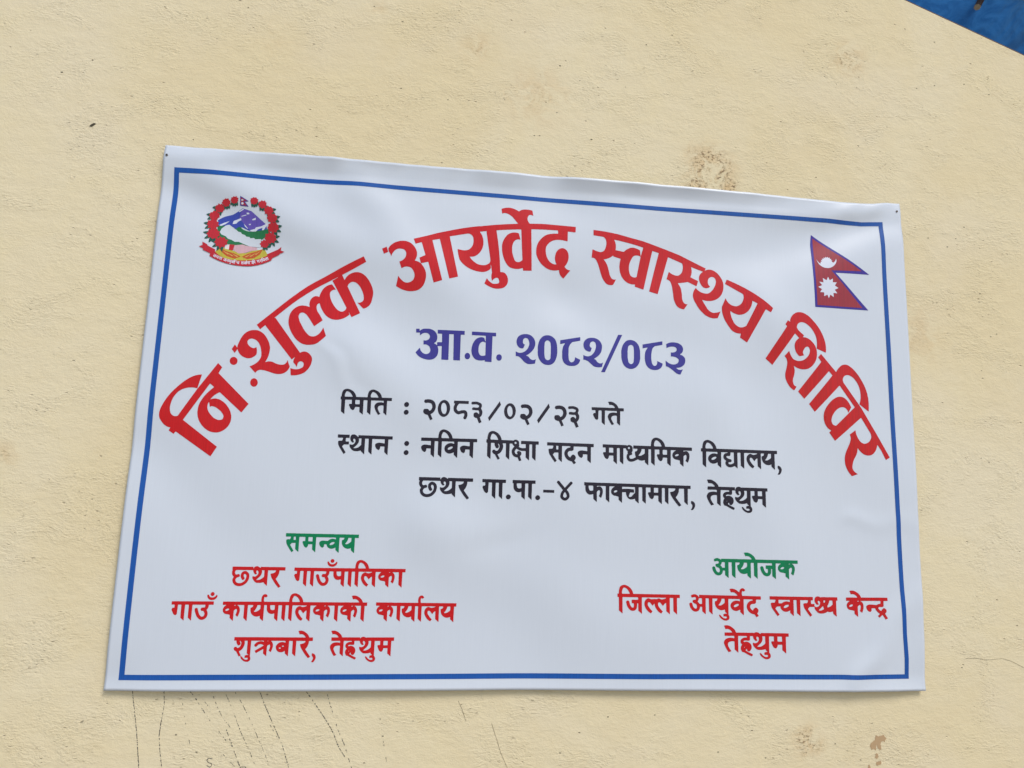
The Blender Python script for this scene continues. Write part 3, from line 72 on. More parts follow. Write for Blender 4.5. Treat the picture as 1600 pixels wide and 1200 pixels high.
  ('place_first', 'black', '5321,4476 -22,-7 -18,-10 -13,-10 -10,-15 -7,-15 -6,-25 -6,-34 -2,-41 -3,-5 -127,-2 -7,1 -148,-2 -7,1 -18,-1 -4,-2 -2,-49 1,-5 2,-3 28,-1 144,2 5,-1 2,-4 2,-69 -3,-6 -81,10 -33,1 -15,-4 -23,-10 -16,-15 -5,-8 -2,-8 1,-19 4,-14 12,-25 7,-10 13,-12 23,-12 14,-2 22,24 2,39 3,5 30,1 43,0 4,-3 0,-5 0,-59 3,-39 51,-47 9,-6 3,0 1,24 2,269 1,3 5,2 54,0 4,-6 1,-33 -1,-51 3,-153 2,-4 56,-49 5,-2 1,3 2,11 0,263 2,19 5,3 43,1 10,-1 44,2 8,-2 96,2 15,-1 3,-2 2,-3 0,-31 -4,-5 -33,10 -19,2 -15,0 -20,-4 -16,-5 -19,-10 -15,-11 -19,-20 -12,-22 -5,-22 1,-20 7,-24 8,-14 9,-12 19,-16 22,-11 18,-4 18,-1 15,2 29,9 27,15 3,0 2,-5 2,-42 56,-49 7,-3 1,2 1,17 1,253 0,22 2,3 3,3 9,0 9,-1 194,2 5,-3 1,-6 -1,-12 2,-45 -3,-13 -5,-1 -41,6 -48,5 -24,-1 -14,-4 -25,-11 -15,-15 -5,-13 1,-20 9,-28 8,-13 10,-13 7,-7 16,-9 21,-7 6,3 18,22 3,36 4,8 34,2 7,-2 29,1 4,-1 3,-5 1,-26 -1,-10 1,-63 51,-46 12,-9 2,0 2,26 1,269 1,3 5,2 59,2 2,3 1,12 0,38 -2,5 -29,2 -98,-2 -8,1 -202,-3 -7,1 -96,-2 -15,1 -5,4 -10,37 -17,35 -17,23 -19,18 -28,21 -37,16 -29,7;6241,4482 -20,-5 -19,-10 -16,-13 -11,-16 -8,-23 -8,-38 -3,-18 -1,-35 -4,-4 -11,-1 -2,-5 0,-51 4,-4 11,0 4,-6 2,-239 5,-7 58,-50 3,2 1,30 1,265 2,4 3,1 36,0 20,-1 5,-3 1,-26 6,-22 13,-25 9,-15 4,-3 14,-3 15,1 12,7 6,7 3,8 3,16 -16,27 -3,17 3,6 4,-1 11,-12 6,-8 6,-12 2,-18 -5,-28 -12,-25 -15,-21 -7,-6 -10,-5 -8,-2 -14,0 -5,3 -7,12 -23,6 -9,-2 -11,-5 -6,-7 -10,-20 7,-15 11,-16 15,-13 18,-8 5,-4 54,-92 3,-4 34,19 3,5 -41,69 -2,6 4,5 24,11 15,10 20,21 18,30 12,26 8,35 1,19 -2,21 -9,29 3,5 7,0 8,-1 32,1 8,-1 3,-5 3,-192 -1,-9 1,-38 2,-4 60,-53 3,-1 2,1 1,78 -1,36 1,8 -1,36 2,7 -1,37 1,7 -1,37 1,7 -1,38 2,6 4,4 25,1 18,-2 4,-3 4,-10 8,-12 9,-10 15,-10 2,-3 -29,-38 -9,-15 -8,-18 -3,-17 1,-27 7,-27 6,-14 10,-13 12,-13 13,-9 14,-7 14,-4 15,-3 20,0 4,-2 25,-64 5,-4 38,13 4,4 -28,74 1,3 15,17 10,23 0,15 -4,14 -4,6 -7,7 -16,10 -12,3 -23,2 -13,-13 -6,-12 1,-12 12,-19 0,-3 -3,-3 -5,-1 -12,-1 -11,4 -9,5 -5,5 -10,22 -1,23 10,20 19,25 4,2 42,-25 22,-9 39,-6 65,2 4,-2 3,-6 1,-38 -1,-9 2,-65 42,-38 22,-18 2,4 0,26 1,7 0,144 1,7 -1,43 1,67 2,3 5,2 29,1 11,-1 3,-3 1,-5 3,-238 13,-14 49,-42 3,-1 1,1 2,18 -1,45 2,7 -1,46 1,7 -1,46 1,8 -1,45 1,8 -1,45 2,22 5,5 41,0 6,2 2,36 -1,18 -2,4 -22,2 -312,0 -2,-3 -1,-31 1,-21 2,-4 11,-2 69,1 6,-4 3,-63 -2,-5 -5,-2 -61,-3 -20,3 -25,8 -19,12 0,3 8,10 1,10 0,8 -7,15 3,15 0,17 -6,16 -8,14 -11,10 -11,7 -14,6 -9,1 -20,0 -17,-7 -19,-13 -6,3 -28,1 -183,0 -4,4 -4,20 -9,25 -12,24 -18,25 -23,24 -23,16 -22,11 -20,8 -29,7;5336,4427 10,-1 22,-10 16,-10 10,-9 23,-31 10,-17 10,-24 0,-8 -3,-2 -13,0 -62,0 -44,-1 -13,1 -3,3 -2,5 -1,27 2,18 4,14 18,36 8,6;6248,4430 14,2 16,-5 20,-11 15,-13 13,-15 18,-27 15,-33 0,-8 -6,-2 -84,2 -30,-1 -16,1 -4,3 -3,5 -1,28 5,25 14,34 7,11;3401,4314 -1,-3 -1,-12 0,-24 2,-19 22,-1 66,1 3,-1 3,-3 -4,-19 -6,-18 -8,-11 -10,-4 -23,2 -9,-2 -23,-8 -2,-12 1,-22 7,-32 7,-18 15,-26 54,-83 27,-36 3,-3 3,0 29,28 1,3 -67,102 -2,4 15,20 16,16 82,3 5,2 1,38 -2,12 -4,2 -29,-1 -21,1 -3,2 -2,4 0,46 1,9 5,4 59,1 2,5 0,49 -3,3 -4,2 -107,-1 -83,1;3672,4324 -13,-3 -15,-10 -6,-6 -7,-12 -5,-20 -2,-21 1,-11 6,-22 8,-16 16,-19 15,-11 7,0 23,11 0,3 -6,6 -8,11 -5,18 1,12 5,10 6,3 9,-2 14,-11 5,-15 1,-15 -3,-19 -12,-22 -11,-12 -12,-9 -16,-7 -17,0 -14,2 -13,7 -3,-4 -2,-13 1,-21 4,-10 8,-14 25,-32 14,-13 13,-8 20,-9 24,-2 40,1 16,2 43,11 3,-3 2,-10 2,-3 54,-49 4,-1 2,5 1,278 2,4 4,1 49,1 8,-3 2,-6 3,-227 19,-19 41,-35 2,2 1,18 0,241 0,22 2,3 4,2 31,1 7,-1 178,1 4,-4 1,-6 1,-61 -2,-5 -4,-1 -39,7 -59,5 -27,-6 -23,-11 -12,-11 -3,-6 -3,-10 1,-17 9,-27 13,-21 22,-18 25,-10 6,4 16,21 3,37 4,5 32,1 7,-1 28,1 4,-1 3,-5 -1,-71 3,-27 57,-52 3,-1 1,1 2,283 3,5 4,2 51,-1 15,1 2,3 1,46 -1,6 -2,3 -22,1 -31,-1 -8,1 -30,-1 -8,1 -32,-1 -7,1 -31,-1 -8,2 -30,-2 -8,2 -31,-1 -7,1 -364,0 -4,-1 -2,-3 0,-28 -3,-4 -30,27 -18,11 -13,6 -12,3;9433,4476 -19,-3 -23,-9 -22,-16 -12,-15 -8,-19 -7,-27 -6,-39 -1,-34 -4,-5 -24,-1 -8,1 -116,-1 -8,1 -156,-1 -8,1 -24,-1 -2,-3 -1,-5 0,-48 3,-4 67,-1 11,-1 3,-5 -8,-26 -6,-10 -13,-8 -19,-5 -4,-4 -2,-12 2,-32 7,-31 10,-26 -7,-6 -50,-25 -15,-4 -17,-2 -18,1 -6,3 -5,5 -8,15 -2,8 0,12 6,17 7,5 37,12 5,17 0,8 -3,7 -6,8 0,3 12,20 10,33 -6,11 3,17 -2,15 -5,12 -7,9 -14,14 -10,6 -25,7 -21,-1 -17,-7 -15,-9 -3,2 -1,8 -5,2 -33,-1 -8,1 -34,-1 -8,1 -33,-1 -8,1 -340,0 -3,-2 0,-3 1,-54 5,-2 47,0 5,-3 0,-5 1,-59 -2,-18 -7,-4 -36,-1 -3,-6 -4,-18 26,-62 10,-17 8,-9 10,-7 13,-7 15,-5 3,1 9,6 15,19 8,20 1,22 3,3 54,1 23,-1 3,-1 3,-6 1,-96 67,-57 2,6 0,276 2,21 2,4 5,2 41,-1 4,-6 3,-244 2,-4 61,-52 4,-1 2,6 1,261 1,35 3,4 4,2 35,-1 5,-3 3,-12 10,-17 12,-13 11,-6 3,-5 -5,-18 1,-8 5,-11 -13,-17 -6,-13 -7,-27 0,-17 5,-25 10,-19 9,-14 13,-12 13,-7 16,-6 30,-2 33,4 22,7 73,38 35,-16 23,-5 14,-2 27,3 37,12 3,-4 1,-39 61,-52 6,-3 2,4 1,95 1,11 1,193 2,4 5,2 37,-1 5,-3 2,-13 1,-233 3,-6 13,-12 40,-34 13,-9 2,5 2,300 2,3 5,2 80,0 4,-2 1,-5 1,-79 -7,-4 -36,0 -4,-5 -5,-17 27,-66 10,-16 7,-9 10,-8 23,-10 9,-1 16,14 10,13 7,22 1,17 4,5 52,1 26,-2 4,-6 2,-96 53,-47 14,-10 2,6 3,300 4,3 4,1 89,0 4,-2 -1,-4 -21,-11 -14,-10 -15,-17 -10,-16 -7,-21 -2,-18 2,-17 6,-19 9,-13 17,-16 19,-11 16,-5 41,-5 38,-11 2,-5 2,-54 63,-54 4,-2 3,6 2,185 4,10 11,13 22,13 9,2 9,-6 6,-17 0,-23 -9,-38 -14,-31 2,-4 10,-8 33,-23 6,8 13,30 12,43 5,29 0,25 -4,29 -7,16 -16,23 -9,9 -10,6 -16,4 -25,-1 -29,-10 -4,4 1,12 5,4 11,1 135,-2 16,2 2,4 0,55 -3,2 -23,1 -492,0 -13,1 -4,2 -3,5 -4,20 -6,18 -14,29 -19,26 -19,20 -35,24 -30,14 -29,9 -19,2;3783,4254 39,1 6,-4 1,-114 -28,-30 -20,-15 -20,-11 -31,-8 -19,-1 -13,1 -3,3 2,5 47,45 21,24 9,15 6,16 6,29 -1,25 -5,14;10468,4469 -15,-2 -26,-8 -22,-13 -13,-13 -10,-18 -11,-38 -5,-31 -2,-41 -3,-3 -21,0 -3,-3 -1,-3 0,-53 5,-3 19,-1 6,-6 1,-159 1,-7 -1,-56 2,-19 14,-15 50,-42 4,1 1,4 3,293 4,6 6,1 54,-1 134,1 21,-1 4,-2 2,-3 1,-30 -1,-3 -3,-2 -43,11 -32,0 -22,-4 -19,-7 -13,-7 -19,-12 -18,-18 -10,-15 -5,-11 -4,-14 0,-22 1,-11 10,-25 12,-16 20,-19 23,-11 13,-5 19,-3 33,3 19,6 20,9 13,8 5,0 2,-5 1,-40 59,-52 8,-4 2,4 2,73 -1,12 2,111 -2,9 3,91 3,4 7,0 114,1 4,-7 -4,-6 -38,-6 -16,-10 -8,-7 -14,-24 -6,-22 1,-23 10,-22 20,-21 24,-18 -13,-25 -2,-9 0,-21 11,-26 11,-14 20,-16 19,-9 24,-4 23,0 33,7 48,20 53,-43 4,1 1,5 2,230 -2,9 1,53 5,7 38,2 14,-1 5,-4 2,-16 2,-228 10,-11 46,-39 12,-8 2,4 2,67 -1,13 2,76 -2,10 2,77 -1,9 1,42 2,5 5,3 37,1 8,-1 40,1 8,-1 39,1 9,-1 39,1 83,-1 4,-6 -3,-5 -33,-12 -33,-8 -17,-1 -10,2 -28,12 -19,5 -18,-5 -19,-10 -16,-13 -11,-13 -7,-11 -7,-18 -5,-20 0,-27 5,-23 6,-19 17,-32 13,-20 17,-21 22,-22 17,-12 18,-10 13,-6 3,0 13,15 16,25 -17,15 -27,26 -41,57 -8,25 1,15 4,18 7,8 12,2 11,-1 10,-5 10,-9 37,-44 8,-5 17,23 12,14 23,17 4,2 3,-1 2,-6 2,-147 66,-56 4,2 0,3 2,47 -2,9 2,65 -1,8 2,168 2,4 5,2 56,0 5,-4 -1,-6 -6,-19 -5,-10 -14,-10 -22,-5 -4,-7 -1,-25 6,-37 10,-27 12,-20 21,-22 13,-10 26,-13 19,-6 18,-3 31,1 17,4 23,9 4,-1 2,-3 0,-22 2,-18 54,-46 12,-8 3,1 2,29 -2,8 2,55 -1,8 2,55 -2,8 1,138 6,6 42,0 7,2 1,56 -3,5 -26,1 -40,-1 -9,1 -40,-2 -8,2 -40,-2 -8,2 -40,-2 -9,2 -39,-2 -103,1 -40,-1 -8,1 -40,-1 -9,1 -39,-1 -9,1 -39,-1 -9,1 -39,-1 -55,1 -39,-1 -9,1 -39,-2 -8,2 -40,-2 -8,2 -40,-2 -8,2 -40,-2 -8,1 -39,-1 -8,1 -317,-1 -5,4 -4,20 -16,40 -21,31 -24,25 -29,20 -36,17 -26,8;9435,4423 7,1 10,-1 18,-7 21,-13 14,-12 13,-16 16,-24 14,-31 2,-6 -2,-4 -5,-2 -29,-1 -8,1 -75,-1 -26,1 -4,2 -3,14 0,23 5,27 17,36 10,11;4652,4237 -17,-8 -12,-10 -9,-18 -1,-18 8,-19 9,-9 12,-7 12,-3 7,0 19,7 13,11 9,19 2,17 -8,20 -9,9 -17,8 -9,1;6684,4293 15,1 5,-3 6,-8 2,-9 -1,-9 -6,-8 -5,-3 -11,-1 -5,2 -5,3 -4,7 -3,8 2,9 4,6;7300,4309 -2,-4 0,-29 -1,-8 1,-15 2,-3 23,-2 74,1 16,-1 5,-3 0,-6 -7,-25 -5,-11 -7,-9 -10,-4 -35,0 -23,-8 -6,-6 1,-21 7,-41 13,-31 54,-82 50,-65 4,1 32,30 -75,112 0,3 23,27 8,8 4,2 64,2 5,-2 2,-6 1,-113 63,-56 3,-1 2,1 1,298 4,6 11,1 48,-1 75,1 17,-1 5,-4 1,-14 -3,-5 -34,-6 -23,-11 -16,-12 -21,-24 -10,-19 -7,-17 -3,-18 3,-30 3,-15 10,-24 14,-24 16,-18 19,-16 22,-13 36,-13 25,-4 33,-47 7,-4 37,24 2,3 -2,6 -26,37 1,3 15,19 9,22 2,12 -5,21 -11,15 -8,8 -26,14 -14,-4 -10,-4 -12,-16 -9,-8 -7,-13 -4,-12 -4,-2 -6,3 -14,9 -12,13 -10,18 -6,15 -2,10 0,13 3,12 7,12 10,10 11,7 9,2 44,3 12,4 5,4 8,7 4,8 2,11 1,46 5,5 236,1 19,-2 3,-3 1,-4 1,-67 -2,-6 -3,-1 -30,6 -64,7 -29,-1 -29,-11 -18,-11 -10,-14 -2,-10 0,-15 11,-30 13,-22 15,-14 11,-7 25,-9 5,2 20,23 2,12 2,29 3,5 60,1 18,-3 3,-5 2,-102 61,-54 3,-1 2,1 2,35 0,264 6,6 42,0 6,2 2,28 0,26 -2,5 -24,1 -34,-1 -8,1 -363,0 -49,1 -34,-1 -8,1 -115,-1 -7,1 -115,-1 -8,1 -115,-1 -8,1;10462,4415 15,1 21,-7 23,-13 15,-14 17,-22 15,-24 10,-25 0,-7 -5,-2 -18,0 -57,1 -39,-2 -23,1 -5,3 -2,4 -2,11 1,22 5,26 16,34 6,8;7478,4248 32,1 5,-4 0,-59 -3,-7 -24,-1 -12,3 -2,61;5485,4163 17,1 6,-3 6,-6 -1,-6 -4,-9 -13,-15 -23,-14 -22,-8 -15,-2 -9,2 -5,4 -2,4 1,8 6,10 7,9 22,15 12,5;8891,4274 13,0 8,-4 4,-5 3,-7 0,-7 -4,-8 -6,-5 -10,-3 -7,1 -12,9 -2,7 1,9 4,8;8508,4248 53,1 22,-1 3,-2 2,-5 1,-76 -3,-7 -6,-2 -52,0 -19,1 -4,2 -1,7 1,17 0,59;9154,4246 49,1 6,-2 3,-24 -1,-52 -12,-14 -16,-12 -20,-13 -17,-9 -11,-4 -21,-4 -11,-1 -8,2 -7,6 0,3 23,25 19,30 10,21 6,20 4,22;9575,4245 54,1 23,-1 4,-2 1,-5 0,-77 -2,-7 -7,-2 -51,0 -19,1 -4,2 -2,3 -2,26 1,53 0,5;4651,4068 -18,-7 -12,-10 -9,-18 -1,-18 8,-19 9,-9 12,-7 12,-3 8,0 18,7 14,11 9,19 1,17 -8,19 -9,10 -17,8 -9,1;10935,4239 35,2 21,-1 5,-4 2,-19 1,-175 -2,-5 -4,-3 -36,-19 -18,-5 -20,-2 -13,1 -10,4 -10,11 -1,8 7,12 8,7 23,-4 17,9 7,6 3,8 2,8 -3,11 -8,13 -56,16 -26,15 -13,12 0,12 2,6 7,4 49,1 13,6 7,7 4,7 2,13 1,33;11718,4240 52,1 6,-2 1,-5 -1,-31 2,-8 -2,-32 -14,-13 -16,-13 -35,-20 -23,-8 -27,-2 -9,7 -1,4 20,21 17,25 12,22 10,26 4,23;9858,4171 19,1 12,-5 1,-11 -8,-11 -12,-8 -27,-9 -18,1 -7,4 -2,5 1,7 11,12 10,7;10615,4146 9,2 12,-2 5,-3 3,-6 -5,-15 -12,-13 -20,-13 -25,-10 -23,-3 -8,2 -5,3 -3,8 2,6 6,11 7,7 25,16 23,9;11916,4014 -4,-5 -4,-16 1,-20 3,-10 21,-27 4,-10 -1,-15 -6,-22 -6,-15 -21,-30 5,-4 34,-3 17,15 20,29 12,31 3,29 -3,15 -5,11 -8,14 -10,12 -16,11 -12,6'),
